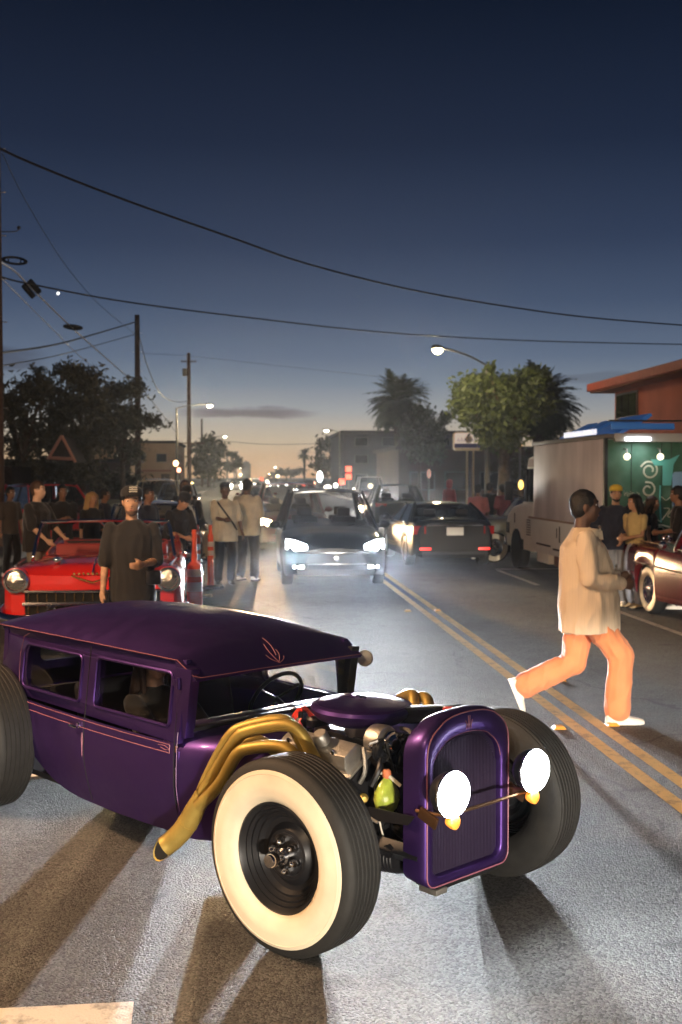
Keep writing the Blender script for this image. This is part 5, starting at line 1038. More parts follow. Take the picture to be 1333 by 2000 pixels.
def person(loc, rz, label, skin='tan', H=1.75, bulk=1.0, belly=0., pitch=0., roll=0., twist=0., hip=(0, 0), drop=0.,
           la=(0.02, .11, .08), ra=(-.02, -.11, .08), lh=None, rh=None, lhint=(-1, .5, 0), rhint=(-1, -.5, 0), lkn=(1, .1, 0), rkn=(1, -.1, 0), hy=0., hp=0.,
           top=None, pants=None, shoes=None, hair='short', hairm=None, cap=None, hood=None, beard=None, voxel=.014, group=None, lpitch=0., rpitch=0., hand_curl=.6, sleeve=.55, hem=-.10, fit=1., pbulk=1., category='person', seated=False, crop=False):
    """local x = facing, y = left. ankles la/ra and hands lh/rh are local points (metres at H=1.75)."""
    k = H / 1.75; t = thing('person', loc, rz, label, category, group); t.scale = (k, k, k); sk = SKIN[skin]
    hz = .93 - drop; hc = Vector((hip[0], hip[1], hz))
    Rm = Matrix.Rotation(twist, 3, 'Z') @ Matrix.Rotation(roll, 3, 'X') @ Matrix.Rotation(pitch, 3, 'Y')
    def T(x, y, z): return hc + Rm @ Vector((x, y, z - .93))
    def ring(z, rx, ry, x0=0., n=18, e=1.0):
        return [T(x0 + ry * math.cos(a), rx * math.sin(a), z) for a in np.linspace(0, 2 * math.pi, n, endpoint=False)]
    b = bulk
    hipL = hc + Vector((0, .092, -.01)); hipR = hc + Vector((0, -.092, -.01)); la = Vector(la); ra = Vector(ra)
    kL, la = ik(hipL, la, .435, .42, lkn); kR, ra = ik(hipR, ra, .435, .42, rkn)
    shL = T(0, .185 * (1 + .25 * (b - 1)), 1.425); shR = T(0, -.185 * (1 + .25 * (b - 1)), 1.425)
    lh = Vector(lh) if lh is not None else T(.04, .26 * b, .82); rh = Vector(rh) if rh is not None else T(.04, -.26 * b, .82)
    eL, wL = ik(shL, lh, .29, .255, Rm @ Vector(lhint)); eR, wR = ik(shR, rh, .29, .255, Rm @ Vector(rhint))
    Hm = Rm @ Matrix.Rotation(hy, 3, 'Z') @ Matrix.Rotation(hp, 3, 'Y')
    nb = T(0, 0, 1.50); hd = T(.012, 0, 1.53) + Hm @ Vector((.02, 0, .115))      # head centre
    def Hd(x, y, z): return hd + Hm @ Vector((x, y, z))
    # ---- body: one continuous skin
    m = MB()
    m.loft([ring(.86, .120 * b, .09 * b), ring(.95, .145 * b, .095 * b), ring(1.08, .125 * b, .085 * b + belly * .5, belly * .4), ring(1.25, .138 * b, .088 * b + belly * .2, belly * .2), ring(1.36, .140 * b, .082 * b), ring(1.43, .105 * b, .062), ring(1.48, .064, .056)])
    caps(m, [T(-.005, 0, 1.44), nb, T(.012, 0, 1.55) + Hm @ Vector((.0, 0, .04))], [.062 * (.6 + .4 * b), .056 * (.6 + .4 * b), .054 * (.6 + .4 * b)])
    for A, B, D in ((hipL, kL, la), (hipR, kR, ra)): caps(m, [A, A.lerp(B, .5), B, B.lerp(D, .35), D], [.075 * b, .064 * b, .050 * b, .048 * b, .036])
    for A, B, D in ((shL, eL, wL), (shR, eR, wR)): caps(m, [A, A.lerp(B, .5), B, B.lerp(D, .3), D], [.038 * b, .040 * b, .038 * b, .037 * b, .026])
    # head: skull, face, jaw, nose, ears
    m.ball(Hd(-.012, 0, .028), (.098, .077, .098), 16, 12, rot=Hm); m.ball(Hd(.022, 0, -.022), (.072, .064, .092), 14, 10, rot=Hm); m.ball(Hd(.045, 0, -.082), (.036, .036, .032), 12, 8, rot=Hm)
    m.loft([[Hd(.072, y, .028) for y in (-.008, .008)] + [Hd(.06, .0, .03)], [Hd(.108, y, -.020) for y in (-.016, .016)] + [Hd(.06, 0, -.02)], [Hd(.086, y, -.034) for y in (-.014, .014)] + [Hd(.06, 0, -.03)]])
    m.ball(Hd(.098, 0, -.020), (.017, .017, .013), 10, 6, rot=Hm); m.ball(Hd(.072, 0, .040), (.022, .052, .014), 10, 6, rot=Hm); m.ball(Hd(.078, 0, -.060), (.016, .028, .014), 10, 6, rot=Hm)
    for s in (-1, 1): m.ball(Hd(-.008, s * .080, .0), (.018, .010, .032), 10, 8, rot=Hm); m.ball(Hd(.052, s * .042, -.015), (.026, .024, .028), 10, 6, rot=Hm)
    # hands: palm, four fingers of unequal length and a thumb from the side of the palm
    for (B, D, s, lat) in ((eL, wL, 1, 1), (eR, wR, -1, -1)):
        dr = (D - B).normalized(); up = Rm @ Vector((0, 0, 1)); side = dr.cross(up); side = side.normalized() if side.length > .2 else Rm @ Vector((1, 0, 0))
        inw = (Rm @ Vector((0, -lat, 0))); inw = (inw - dr * inw.dot(dr)); inw = inw.normalized() if inw.length > .2 else side
        ac2 = dr.cross(inw).normalized()        # across the knuckles
        if ac2.dot(Rm @ Vector((1, 0, .2))) < 0: ac2 = -ac2
        pm = D + dr * .045; m.ball(pm, (1, 1, 1) if False else .030, 10, 6)
        caps(m, [D, D + dr * .03 + ac2 * .012, D + dr * .080 + ac2 * .016], [.024, .027, .022], 8); caps(m, [D, D + dr * .03 - ac2 * .012, D + dr * .076 - ac2 * .020], [.024, .026, .021], 8)
        for j, (o, L) in enumerate(((.030, .072), (.011, .080), (-.009, .074), (-.028, .058))):
            p0 = D + dr * .080 + ac2 * o; c = hand_curl + .08 * j
            p1 = p0 + (dr * math.cos(c * .5) + inw * math.sin(c * .5)) * L * .45; p2 = p1 + (dr * math.cos(c * 1.3) + inw * math.sin(c * 1.3)) * L * .33; p3 = p2 + (dr * math.cos(c * 1.9) + inw * math.sin(c * 1.9)) * L * .25
            caps(m, [p0 - dr * .02, p0, p1, p2, p3], [.0105, .0105, .0095, .0088, .0080], 6)
        q0 = D + dr * .030 + ac2 * .026; q1 = q0 + (dr * .6 + ac2 * .6 + inw * .35).normalized() * .038; q2 = q1 + (dr * .85 + ac2 * .2 + inw * .35).normalized() * .030
        caps(m, [D + dr * .015 + ac2 * .010, q0, q1, q2], [.015, .0145, .0115, .0095], 6)
    bm_ = remesh(m, min(voxel, .011) if voxel < .016 else voxel, 3); link_mesh(bm_, 'body', sk, t)
    # ---- face details
    for s in (-1, 1):
        MB().ball(Hd(.0705, s * .031, .018), (.010, .015, .0085), 10, 6, rot=Hm).build('eye', M_EYE, t); MB().ball(Hd(.0785, s * .030, .018), (.0045, .0065, .0065), 8, 6, rot=Hm).build('iris', M_IRIS, t)
        MB().tube([Hd(.084, s * .012, .038), Hd(.086, s * .030, .044), Hd(.070, s * .052, .038)], [.004, .005, .003], 6).build('eyebrow', hairm or M_HAIRB, t)
    MB().ball(Hd(.0865, 0, -.062), (.008, .023, .0055), 10, 6, rot=Hm).build('mouth', M_LIP, t)
    hm_ = hairm or M_HAIRB
    if hair in ('short', 'long', 'bun', 'fade'):
        h = MB(); g = .010 if hair != 'fade' else .005
        h.ball(Hd(-.020, 0, .036), (.098 + g, .079 + g, .096 + g), 18, 12, rot=Hm)
        h.ball(Hd(-.050, 0, -.010), (.060 + g, .074 + g, .080), 14, 10, rot=Hm)
        cut = MB()
        if hair == 'long':
            for y in (-.060, -.03, .0, .03, .060): caps(h, [Hd(-.05, y, .06), Hd(-.088, y * 1.15, -.05), T(-.105, y * 1.5, 1.38), T(-.125, y * 1.7, 1.22)], [.05, .046, .042, .022], 8)
            for s in (-1, 1): caps(h, [Hd(.02, s * .075, .06), Hd(.005, s * .088, -.04), T(.02, s * .10, 1.42)], [.028, .026, .016], 8)
        if hair == 'bun': h.ball(Hd(-.11, 0, .07), .045, 12, 8)
        hme = remesh(h, .012, 2, .006, 40, (1, 1, .6)); bm = bmesh.new(); bm.from_mesh(hme); inv = Hm.transposed()
        dl = []
        for f in bm.faces:
            p = inv @ (f.calc_center_median() - hd)
            if p.x > .052 and p.z < .060 and abs(p.y) < .09 and p.z > -.14: dl.append(f)
            elif p.x > .0 and p.z < -.005 and p.z > -.14 and abs(p.y) < .078: dl.append(f)
        bmesh.ops.delete(bm, geom=dl, context='FACES'); bm.to_mesh(hme); bm.free(); link_mesh(hme, 'hair', hm_, t)
    if beard:
        h = MB(); h.ball(Hd(.046, 0, -.082), (.044, .045, .034), 12, 8, rot=Hm); h.ball(Hd(.030, 0, -.070), (.050, .062, .034), 12, 8, rot=Hm); h.ball(Hd(.090, 0, -.047), (.008, .028, .006), 10, 6, rot=Hm); hme = remesh(h, .008, 2); link_mesh(hme, 'beard', beard, t)
    if cap is not None:
        h = MB(); pr = [(.094, -.010), (.097, .02), (.092, .046), (.074, .072), (.038, .087), (0, .091)]
        h.lathe(pr, o=Hd(-.012, 0, .062), axis=Hm @ Vector((-.04, 0, 1)), n=24); ch = h.build('cap', cap, t, smooth=60)
        br = MB(); G = []
        for q in np.linspace(0, 1, 5): G.append([Hd(.074 + q * .070 - .03 * (v * v) * (1 + q), v * (.078 - .006 * q), .066 + .002 * q - .012 * v * v) for v in np.linspace(-1, 1, 9)])
        br.loft(G, closed=False); br.loft([[p - Hm @ Vector((0, 0, .004)) for p in r] for r in G], closed=False); br.build('cap_brim', cap, ch, smooth=60)
    if hood is not None:
        h = MB(); h.ball(Hd(-.02, 0, .03), (.122, .108, .128), 16, 12, rot=Hm); h.ball(Hd(-.03, 0, -.08), (.10, .11, .10), 14, 8, rot=Hm); hme = remesh(h, .013, 3); bm = bmesh.new(); bm.from_mesh(hme); inv = Hm.transposed()
        dl = [f for f in bm.faces if (lambda p: p.x > .055 and abs(p.y) < .085 and -.13 < p.z < .10)(inv @ (f.calc_center_median() - hd))]; bmesh.ops.delete(bm, geom=dl, context='FACES'); bm.to_mesh(hme); bm.free(); link_mesh(hme, 'hood', hood, t)
    # ---- clothes
    if top is not None:
        f = fit; m = MB(); hm = .93 + hem
        m.loft([ring(hm, .185 * b * f, .135 * b * f + belly, belly * .5), ring(.97, .180 * b * f, .132 * b * f + belly, belly * .6), ring(1.10, .172 * b * f, .126 * b * f + belly * .9, belly * .6), ring(1.25, .178 * b * f, .130 * b * f + belly * .4, belly * .3), ring(1.36, .185 * b * f, .125 * b * f), ring(1.425, .170 * b, .104), ring(1.465, .110, .088), ring(1.495, .078, .076)])
        for A, B, D in ((shL, eL, wL), (shR, eR, wR)):
            if sleeve <= 0: continue
            if sleeve < .9: E = A.lerp(B, min(1, sleeve * 1.7)); caps(m, [A + Vector((0, 0, -.006)), A.lerp(E, .55), E], [.062 * b, .060 * b * f, .062 * b * f])
            else: caps(m, [A, A.lerp(B, .5), B, B.lerp(D, .5), B.lerp(D, sleeve - .04)], [.060 * b, .064 * b * f, .060 * b * f, .058 * b * f, .048 * f])
        link_mesh(remesh(m, voxel, 3, .0125 if voxel < .016 else .011, 6, (1.2, 1.2, .5), seed=len(label)), 'shirt', top, t)
    if pants is not None:
        m = MB(); f = pbulk
        m.loft([ring(.84, .148 * b, .112 * b + belly * .1), ring(.93, .165 * b, .112 * b + belly * .2, belly * .2), ring(1.02, .150 * b, .100 * b + belly * .3, belly * .3)])
        for A, B, D in ((hipL, kL, la), (hipR, kR, ra)): caps(m, [A, A.lerp(B, .45), B, B.lerp(D, .5), D + (B - D).normalized() * .03], [.086 * b * f, .090 * b * f, .080 * b * f, .076 * f * b, .078 * f * b])
        link_mesh(remesh(m, voxel, 3, .013 if voxel < .016 else .010, 5, (1.4, 1.4, .75), seed=len(label) + 3), 'trousers', pants, t)
    for D, pt, nm in ((la, lpitch, 'shoe'), (ra, rpitch, 'shoe')):
        Rp = Matrix.Rotation(pt, 3, 'Y'); m = MB()
        def S(x, y, z): return D + Rp @ Vector((x, y, z))
        rg = []
        for x, w_, h0 in ((-.085, .028, .05), (-.07, .036, .085), (-.02, .038, .10), (.04, .040, .078), (.10, .046, .050), (.15, .042, .040), (.185, .026, .028)):
            rg.append([S(x, w_ * math.cos(a), -.078 + max(0, (h0 * (.5 + .5 * math.sin(a))))) for a in np.linspace(0, 2 * math.pi, 12, endpoint=False)])
        m.loft(rg); so = m.build('shoe', shoes or M_WSHOE, t, smooth=60)
        sl = MB(); sl.loft([[S(x, y, -.082) for y in (-w_, w_)] + [S(x, y, -.058) for y in (w_, -w_)] for x, w_ in ((-.088, .030), (-.05, .041), (.04, .042), (.11, .050), (.16, .044), (.19, .026))]); sl.build('sole', M_WSHOE if shoes is None else M_RUB, so)
    return t

# hero: man striding across, seen from his right side
M_STRIPE = bpy.data.materials.new('striped_linen'); M_STRIPE.use_nodes = True
def _stripe():
    nt = M_STRIPE.node_tree; N = nt.nodes; b = N['Principled BSDF']; tc = N.new('ShaderNodeTexCoord')
    wv = N.new('ShaderNodeTexWave'); wv.wave_type = 'BANDS'; wv.bands_direction = 'X'; wv.inputs['Scale'].default_value = 13; wv.inputs['Distortion'].default_value = .9; wv.inputs['Detail'].default_value = 1
    mp = N.new('ShaderNodeMapping'); mp.inputs['Rotation'].default_value = (0, 0, .5); nt.links.new(tc.outputs['Object'], mp.inputs[0]); nt.links.new(mp.outputs[0], wv.inputs[0])
    r = N.new('ShaderNodeValToRGB'); e = r.color_ramp.elements; e[0].position = .25; e[0].color = (.75, .59, .43, 1); e[1].position = .7; e[1].color = (.78, .64, .48, 1); x = e.new(.9); x.color = (.72, .565, .405, 1)
    nt.links.new(wv.outputs[0], r.inputs[0]); nt.links.new(r.outputs[0], b.inputs['Base Color']); b.inputs['Roughness'].default_value = .85
_stripe()
M_ORANGE = cloth('orange_twill', (.76, .265, .115), .08)
g0 = gnd(1198, 1408)
WALK_RZ = R_(-8)
hero = person((g0.x - .22, g0.y, 0), WALK_RZ, 'man in a tan striped shirt and orange trousers striding over the double yellow line', skin='dark', H=1.88, bulk=1.16, belly=.055, pitch=R_(-2), drop=.06, hip=(-.02, 0),
              la=(-.46, .07, .24), ra=(.21, -.09, .085), lkn=(1, 0, .3), rkn=(1, 0, 0), lh=(.24, .12, 1.06), rh=(.22, -.16, 1.04), rhint=(-1, -.45, -.3), lhint=(-1, .5, -.3), hy=R_(-4),
              top=M_STRIPE, pants=M_ORANGE, sleeve=1.0, hem=-.20, fit=1.10, hair='fade', hairm=M_HAIRB, voxel=.011, lpitch=R_(68), rpitch=R_(-2), pbulk=1.08, hand_curl=1.0)

# collar, placket and cuffs of the striped shirt
M_COLL = cloth('pale_collar_cloth', (.74, .62, .46), .05)
co = MB(); co.lathe([(.086, -.012), (.100, -.020), (.088, .030), (.078, .034), (.080, .0)], o=(-.002, 0, 1.40), axis=(.10, 0, 1), n=24); co.build('collar', M_COLL, hero, smooth=60)
for s_ in (-1, 1): MB().plate([(0, 0), (.055, .012), (.075, -.055), (.020, -.050)], fn=lambda a, b, q: (.070 + a * .55 - .004 * q, s_ * (.058 - a * .35), 1.405 + b)).build('collar_flap', M_COLL, hero, smooth=0)
def place(px, ptop, Z):          # ground point under pixel column px at camera depth Z
    p = at(px, ptop, Z); return (p.x, p.y, 0)
CAMD = lambda p: math.atan2(-p[1], -p[0])     # heading that faces the camera
# man in black tee and cap before the red convertible
p = place(258, 1000, 10.2)
capman = person(p, CAMD(p) + R_(6), 'man in a black tee and black cap standing before the red convertible', skin='inked', H=1.82, bulk=1.0, top=M_BTEE, pants=M_BPANT, shoes=M_RUB, cap=M_BTEE, hair='fade', fit=1.10, hem=-.20, sleeve=.58,
                lh=(.24, .06, 1.12), lhint=(-.5, .55, -1), rh=(.08, -.27, .80), hp=R_(1), hy=R_(-8), beard=mat('stubble', (.10, .06, .045), .8), voxel=.012)
# pale patch on the cap front and the small bag
for q in range(3): MB().tube([(.118 - .004 * abs(q - 1), -.034, 1.742 + .018 * q), (.122 - .004 * abs(q - 1), 0, 1.744 + .018 * q), (.118 - .004 * abs(q - 1), .034, 1.742 + .018 * q)], .0055, 5).build('cap_lettering', mat('cap_print', (.6, .58, .52), .7), capman)
MB().box((.135, .165, 1.0), (.07, .14, .13)).build('hip_bag', mat('black_nylon', (.015, .015, .018), .45), capman, bevel=.03)
# left kerb crowd
p = place(72, 965, 16.0); person(p, R_(-25), 'short-haired man in a black tee seen in profile at far left', skin='light', H=1.86, bulk=1.08, top=M_BTEE, pants=cloth('stone_trousers', (.22, .20, .16)), hair='fade', hairm=M_HAIRD, fit=1.15, rh=(.30, -.22, 1.0), lh=(.3, .2, 1.0), hy=R_(5), voxel=.016)
p = place(122, 970, 19.5); person(p, CAMD(p) + .2, 'person in dark clothes holding a small light beyond the convertible windshield', skin='brown', H=1.78, top=M_BTEE, pants=M_BPANT, hair='short', rh=(.22, -.08, 1.18), lh=(.24, .08, 1.2), voxel=.018)
p = place(180, 985, 19.0); person(p, CAMD(p) + .5, 'blond woman behind the red convertible windshield', skin='tan', H=1.66, bulk=.92, top=M_BTEE, pants=M_BPANT, hair='long', hairm=M_HAIRBL, voxel=.018)
p = place(203, 985, 21.0); person(p, CAMD(p) + 1.2, 'dark-haired person right of the blond woman', skin='brown', H=1.70, top=M_NAVY, pants=M_BPANT, hair='short', voxel=.018)
p = place(288, 980, 17.5); person(p, CAMD(p) + .9, 'man partly hidden behind the man in the black cap', skin='brown', H=1.76, top=M_NAVY, pants=M_BPANT, hair='fade', voxel=.018)
p = place(338, 985, 17.2); person(p, CAMD(p) + R_(35), 'man in a wide black hat bending over the kerbside classic car', skin='tan', H=1.74, bulk=1.08, top=M_BTEE, pants=M_BPANT, cap=M_BTEE, hair='fade', pitch=R_(20), hp=R_(12), fit=1.12, lh=(.45, .10, 1.02), rh=(.45, -.10, 1.04), voxel=.016)
p = place(362, 970, 24.0); person(p, CAMD(p), 'person in a dark hood behind the men at the kerb', skin='brown', H=1.83, top=M_BTEE, pants=M_BPANT, hair=None, hood=cloth('maroon_hood', (.05, .015, .015)), voxel=.018)
p = place(384, 985, 22.5); person(p, CAMD(p) + R_(-40), 'bearded man in a black cap leaning one arm towards the orange posts', skin='tan', H=1.78, bulk=1.12, top=M_BTEE, pants=M_BPANT, cap=M_BTEE, hair='fade', beard=M_HAIRB, pitch=R_(20), fit=1.12, lh=(.46, .16, 1.02), rh=(.35, -.20, 1.08), voxel=.016)
q = gnd(440, 1140); w1 = person((q.x, q.y, 0), CAMD(q) + .25, 'man in a cream tee with a black sling strap beside the oncoming lane', skin='dark', H=1.80, bulk=1.06, top=M_CREAM, pants=M_BPANT, hair='fade', cap=M_BTEE, fit=1.18, hem=-.18, lh=(.10, .30, .86), rh=(.36, -.10, 1.14), la=(0, .10, .08), ra=(.05, -.14, .08), shoes=M_RUB, voxel=.016)
MB().tube(smooth_path([(.11, -.16, 1.45), (.165, -.05, 1.28), (.16, .10, 1.08), (.10, .19, .95)], 4), .016, 6, flat=.4).build('sling_strap', M_BTEE, w1)
q = gnd(483, 1134); person((q.x, q.y, 0), CAMD(q) + 2.7, 'big man in a cream tee with folded arms seen from behind by the lane', skin='dark', H=1.88, bulk=1.14, top=M_CREAM, pants=M_BPANT, hair='fade', fit=1.16, hem=-.14, lh=(.22, .12, 1.15), rh=(.24, -.12, 1.18), la=(0, .13, .08), ra=(.02, -.13, .08), shoes=M_WSHOE, voxel=.016)
# right-hand group by the truck
p = place(1203, 985, 17.0); person(p, CAMD(p) + .15, 'man in a black jumper and backwards yellow cap by the truck', skin='tan', H=1.78, bulk=1.12, top=M_NAVY, pants=M_GREY, cap=mat('yellow_cap_cloth', (.72, .50, .05), .8), hair='fade', beard=M_HAIRB, sleeve=1.0, fit=1.1, lh=(.25, .05, .98), rh=(.22, -.30, 1.05), voxel=.016)
q = gnd(1240, 1187); person((q.x, q.y, 0), math.pi + .5, 'long-haired woman in a tan crop top and pale jeans by the maroon lowrider', skin='tan', H=1.66, bulk=.90, top=cloth('mustard_top', (.55, .42, .18)), pants=M_DENIM, hair='long', hairm=M_HAIRB, sleeve=.35, hem=.10, fit=.98, pbulk=1.0, lh=(.24, .04, 1.10), rh=(.24, -.06, 1.12), la=(.02, .09, .08), ra=(-.03, -.09, .08), hy=R_(-20), shoes=mat('tan_shoe', (.50, .38, .22), .6), voxel=.014)
p = place(1272, 1010, 17.3); person(p, math.pi + 2.6, 'woman with long dark hair turned away behind the lowrider', skin='tan', H=1.62, bulk=.88, top=M_BTEE, pants=M_BPANT, hair='long', hairm=M_HAIRD, sleeve=0.2, voxel=.016)
p = place(1327, 985, 16.6); person(p, math.pi - .3, 'man in a black shirt at the right edge by the green panel', skin='brown', H=1.78, top=M_BTEE, pants=M_BPANT, hair='short', lh=(.28, .05, 1.1), rh=(.26, -.08, 1.1), voxel=.016)
# figures around the black sedan
p = place(934, 985, 26.5); person(p, math.pi / 2 - .4, 'person in a pink top right of the black sedan', skin='brown', H=1.74, top=M_PINKC, pants=M_BPANT, hair='short', voxel=.02)
p = place(982, 990, 29.0); person(p, math.pi / 2 + .5, 'person in a red-pink shirt between sedan and truck', skin='brown', H=1.72, top=cloth('rose_cotton', (.40, .10, .11)), pants=M_BPANT, hair='short', voxel=.02)
p = place(956, 990, 31.0); person(p, math.pi / 2 - .9, 'person in black between sedan and truck', skin='brown', H=1.74, top=M_BTEE, pants=M_BPANT, hair='short', voxel=.02)
p = place(878, 985, 38.0); person(p, math.pi / 2 - .9, 'person in a red jacket standing beyond the black sedan', skin='brown', H=1.80, top=M_REDC, pants=M_BPANT, hood=M_REDC, hair=None, sleeve=1.0, voxel=.02)
p = place(20, 985, 22.0); person(p, CAMD(p) + .6, 'dim figure at the left edge behind the profile man', skin='brown', H=1.72, top=cloth('brown_cotton', (.06, .045, .035)), pants=M_BPANT, hair='short', voxel=.02)
# passenger inside the hot rod
pw = HRO + HRF * (-1.52) + HRL * (-.27); 
person((pw.x, pw.y, -.41), math.atan2(HRF.y, HRF.x) + .15, 'passenger with long brown hair seen through the hot rod door window', skin='tan', H=1.62, bulk=.95, drop=.16, pitch=R_(-8), top=cloth('dark_olive_top', (.022, .019, .015)), pants=M_BPANT, hair='long', hairm=M_HAIRD, la=(.62, .1, .55), ra=(.62, -.1, .55), lkn=(.3, 0, 1), rkn=(.3, 0, 1), lh=(.38, .12, 1.0), rh=(.38, -.12, 1.0), hy=R_(-25), voxel=.014)
# ------------------------------------------------------------------ trees, buildings, poles, wires, lamps, signs
def leaf_mat(name, c0, c1):
    m = bpy.data.materials.new(name); m.use_nodes = True; nt = m.node_tree; N = nt.nodes; b = N['Principled BSDF']; g = N.new('ShaderNodeNewGeometry')
    nz = N.new('ShaderNodeTexNoise'); nz.inputs['Scale'].default_value = 1.1; nz.inputs['Detail'].default_value = 4; nt.links.new(g.outputs['Position'], nz.inputs['Vector'])
    ad = N.new('ShaderNodeMath'); ad.operation = 'MULTIPLY_ADD'; ad.inputs[1].default_value = .5; nt.links.new(g.outputs['Random Per Island'], ad.inputs[0]); nt.links.new(nz.outputs[0], ad.inputs[2])
    mr = N.new('ShaderNodeMapRange'); mr.inputs['From Min'].default_value = .4; mr.inputs['From Max'].default_value = 1.05; nt.links.new(ad.outputs[0], mr.inputs['Value'])
    mx = N.new('ShaderNodeMixRGB'); mx.inputs[1].default_value = (*c0, 1); mx.inputs[2].default_value = (*c1, 1); nt.links.new(mr.outputs[0], mx.inputs[0]); nt.links.new(mx.outputs[0], b.inputs['Base Color']); b.inputs['Roughness'].default_value = .6
    b.inputs['Transmission Weight'].default_value = 0; return m
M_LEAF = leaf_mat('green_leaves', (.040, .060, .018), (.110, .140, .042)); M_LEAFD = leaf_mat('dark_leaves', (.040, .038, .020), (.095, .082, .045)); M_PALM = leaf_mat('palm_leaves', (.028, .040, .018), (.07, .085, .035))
M_BARK = mat('bark', (.085, .060, .042), .9, bump=.6, bscale=14, var=.3); M_PBARK = mat('palm_bark', (.07, .055, .04), .95, bump=.9, bscale=12, var=.3)
def leaves(clumps, n, size, seed):
    r = np.random.default_rng(seed); wts = np.array([c[3] * c[4] * c[5] for c in clumps]); wts = wts ** .8 / (wts ** .8).sum(); cnt = r.multinomial(n, wts); P = []
    for c, k in zip(clumps, cnt):
        d = r.normal(size=(k, 3)); d /= np.linalg.norm(d, axis=1)[:, None]; rad = r.random(k) ** .42
        sub = r.normal(size=(max(4, k // 60), 3)); sub /= np.linalg.norm(sub, axis=1)[:, None]      # twig clusters: uneven outline with gaps
        j = r.integers(0, len(sub), k); d = d * .55 + sub[j] * .75; d *= (rad * (1 + .18 * r.normal(size=k)))[:, None]
        P.append(d * np.array(c[3:6]) + np.array(c[:3]))
    P = np.concatenate(P); k = len(P); a = r.normal(size=(k, 3)); a /= np.linalg.norm(a, axis=1)[:, None]; b = np.cross(a, r.normal(size=(k, 3))); b /= np.linalg.norm(b, axis=1)[:, None]
    s = size * (.6 + .8 * r.random(k))[:, None]; V = np.stack([P - a * s, P + b * s * .42, P + a * s, P - b * s * .42], 1).reshape(-1, 3); Fc = np.arange(4 * k).reshape(-1, 4)
    return V, Fc
def leaf_obj(name, V, Fc, m, parent):
    me = bpy.data.meshes.new(name); me.from_pydata(V.tolist(), [], Fc.tolist()); me.materials.append(m); o = bpy.data.objects.new(name, me); COL.objects.link(o); o.parent = parent; return o
def tree(px, Z, clumps, n, size, label, m=None, trunk=.16, lean=(0, 0), seed=1, group=None, base=None, limbs=True):
    """clumps given in photo pixels (cx, cy, rx, ry) at depth Z"""
    p = at(px, 930, Z); t = thing('tree', (p.x, p.y, 0), 0, label, 'tree', group); k = Z / FPX; cl = []
    r = np.random.default_rng(seed + 50)
    for cx, cy, rx, ry in clumps:
        c = at(cx, cy, Z); cl.append((c.x - p.x, c.y - p.y + r.uniform(-.6, .6) * rx * k, c.z, rx * k, rx * k * .9, ry * k))
    V, Fc = leaves(cl, n, size, seed); leaf_obj('crown', V, Fc, m or M_LEAF, t)
    tb = MB(); fork = min(c[2] - c[5] * .6 for c in cl); fork = max(fork, 1.2)
    tb.tube(smooth_path([(0, 0, -.1), (lean[0] * .4, 0, fork * .5), (lean[0], lean[1], fork)], 4), [trunk * (1.25 - .5 * i / 8) for i in range(9)], 9); tb.build('trunk', M_BARK, t)
    if limbs:
        for c in cl:
            e = Vector(c[:3]); s0 = Vector((lean[0], lean[1], fork * .92)); mid_ = s0.lerp(e, .5) + Vector((0, 0, .15 * (e - s0).length)); pth = smooth_path([s0, mid_, e], 4)
            MB().tube(pth, [trunk * .6 * (1 - .75 * i / (len(pth) - 1)) for i in range(len(pth))], 6).build('limb', M_BARK, t)
    return t
tree(45, 46, [(20, 800, 38, 60), (60, 770, 40, 45), (95, 765, 35, 35), (40, 860, 50, 50), (110, 850, 40, 50)], 5200, .13, 'dark leafy tree at the left edge behind the crowd', M_LEAFD, .15, seed=3)
tree(150, 44, [(135, 735, 34, 28), (165, 745, 40, 34), (185, 790, 42, 36), (130, 800, 45, 45), (205, 845, 40, 40), (150, 870, 50, 40)], 6500, .12, 'tall dark tree with bare forked limbs left of the tall wooden pole', M_LEAFD, .16, (.4, 0), seed=4)
tree(240, 50, [(225, 770, 32, 28), (262, 760, 30, 24), (250, 815, 45, 34), (300, 822, 28, 16), (215, 850, 40, 40), (255, 880, 30, 30)], 5000, .12, 'thin-leaved tree reaching past the tall wooden pole', M_LEAFD, .12, seed=5)
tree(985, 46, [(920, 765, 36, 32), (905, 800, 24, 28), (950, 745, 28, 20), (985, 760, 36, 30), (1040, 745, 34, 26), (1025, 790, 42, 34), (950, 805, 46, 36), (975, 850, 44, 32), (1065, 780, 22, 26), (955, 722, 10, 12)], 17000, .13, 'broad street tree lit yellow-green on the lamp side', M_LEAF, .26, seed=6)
tree(820, 78, [(820, 820, 30, 28), (845, 840, 28, 30), (800, 850, 22, 26), (830, 880, 36, 26), (868, 815, 14, 20)], 7000, .16, 'slim pale street tree between the dark block and the sign', leaf_mat('grey_leaves', (.045, .050, .030), (.12, .125, .08)), .12, seed=7)
tree(408, 180, [(400, 870, 26, 20), (425, 880, 20, 22), (410, 910, 32, 24), (385, 905, 18, 24)], 2600, .42, 'dark bushy tree far down the left pavement', M_LEAFD, .25, seed=8)
tree(462, 260, [(452, 890, 12, 8), (460, 905, 14, 12), (445, 915, 14, 12)], 900, .5, 'small dark tree beyond the left street lamps', M_LEAFD, .2, seed=9)
tree(650, 175, [(640, 870, 22, 18), (665, 875, 24, 22), (630, 905, 26, 22), (660, 910, 34, 22)], 2600, .40, 'dark tree mass left of the flat dark building', M_LEAFD, .25, seed=10)
tree(560, 330, [(545, 925, 22, 9), (575, 920, 20, 10)], 700, .6, 'low dark trees far off right of the vanishing street', M_LEAFD, .2, seed=11, limbs=False)
tree(1085, 62, [(1090, 880, 20, 30), (1060, 905, 30, 40), (1020, 920, 40, 30)], 2600, .14, 'dark shrubby tree behind the food truck cab', M_LEAFD, .1, seed=12)
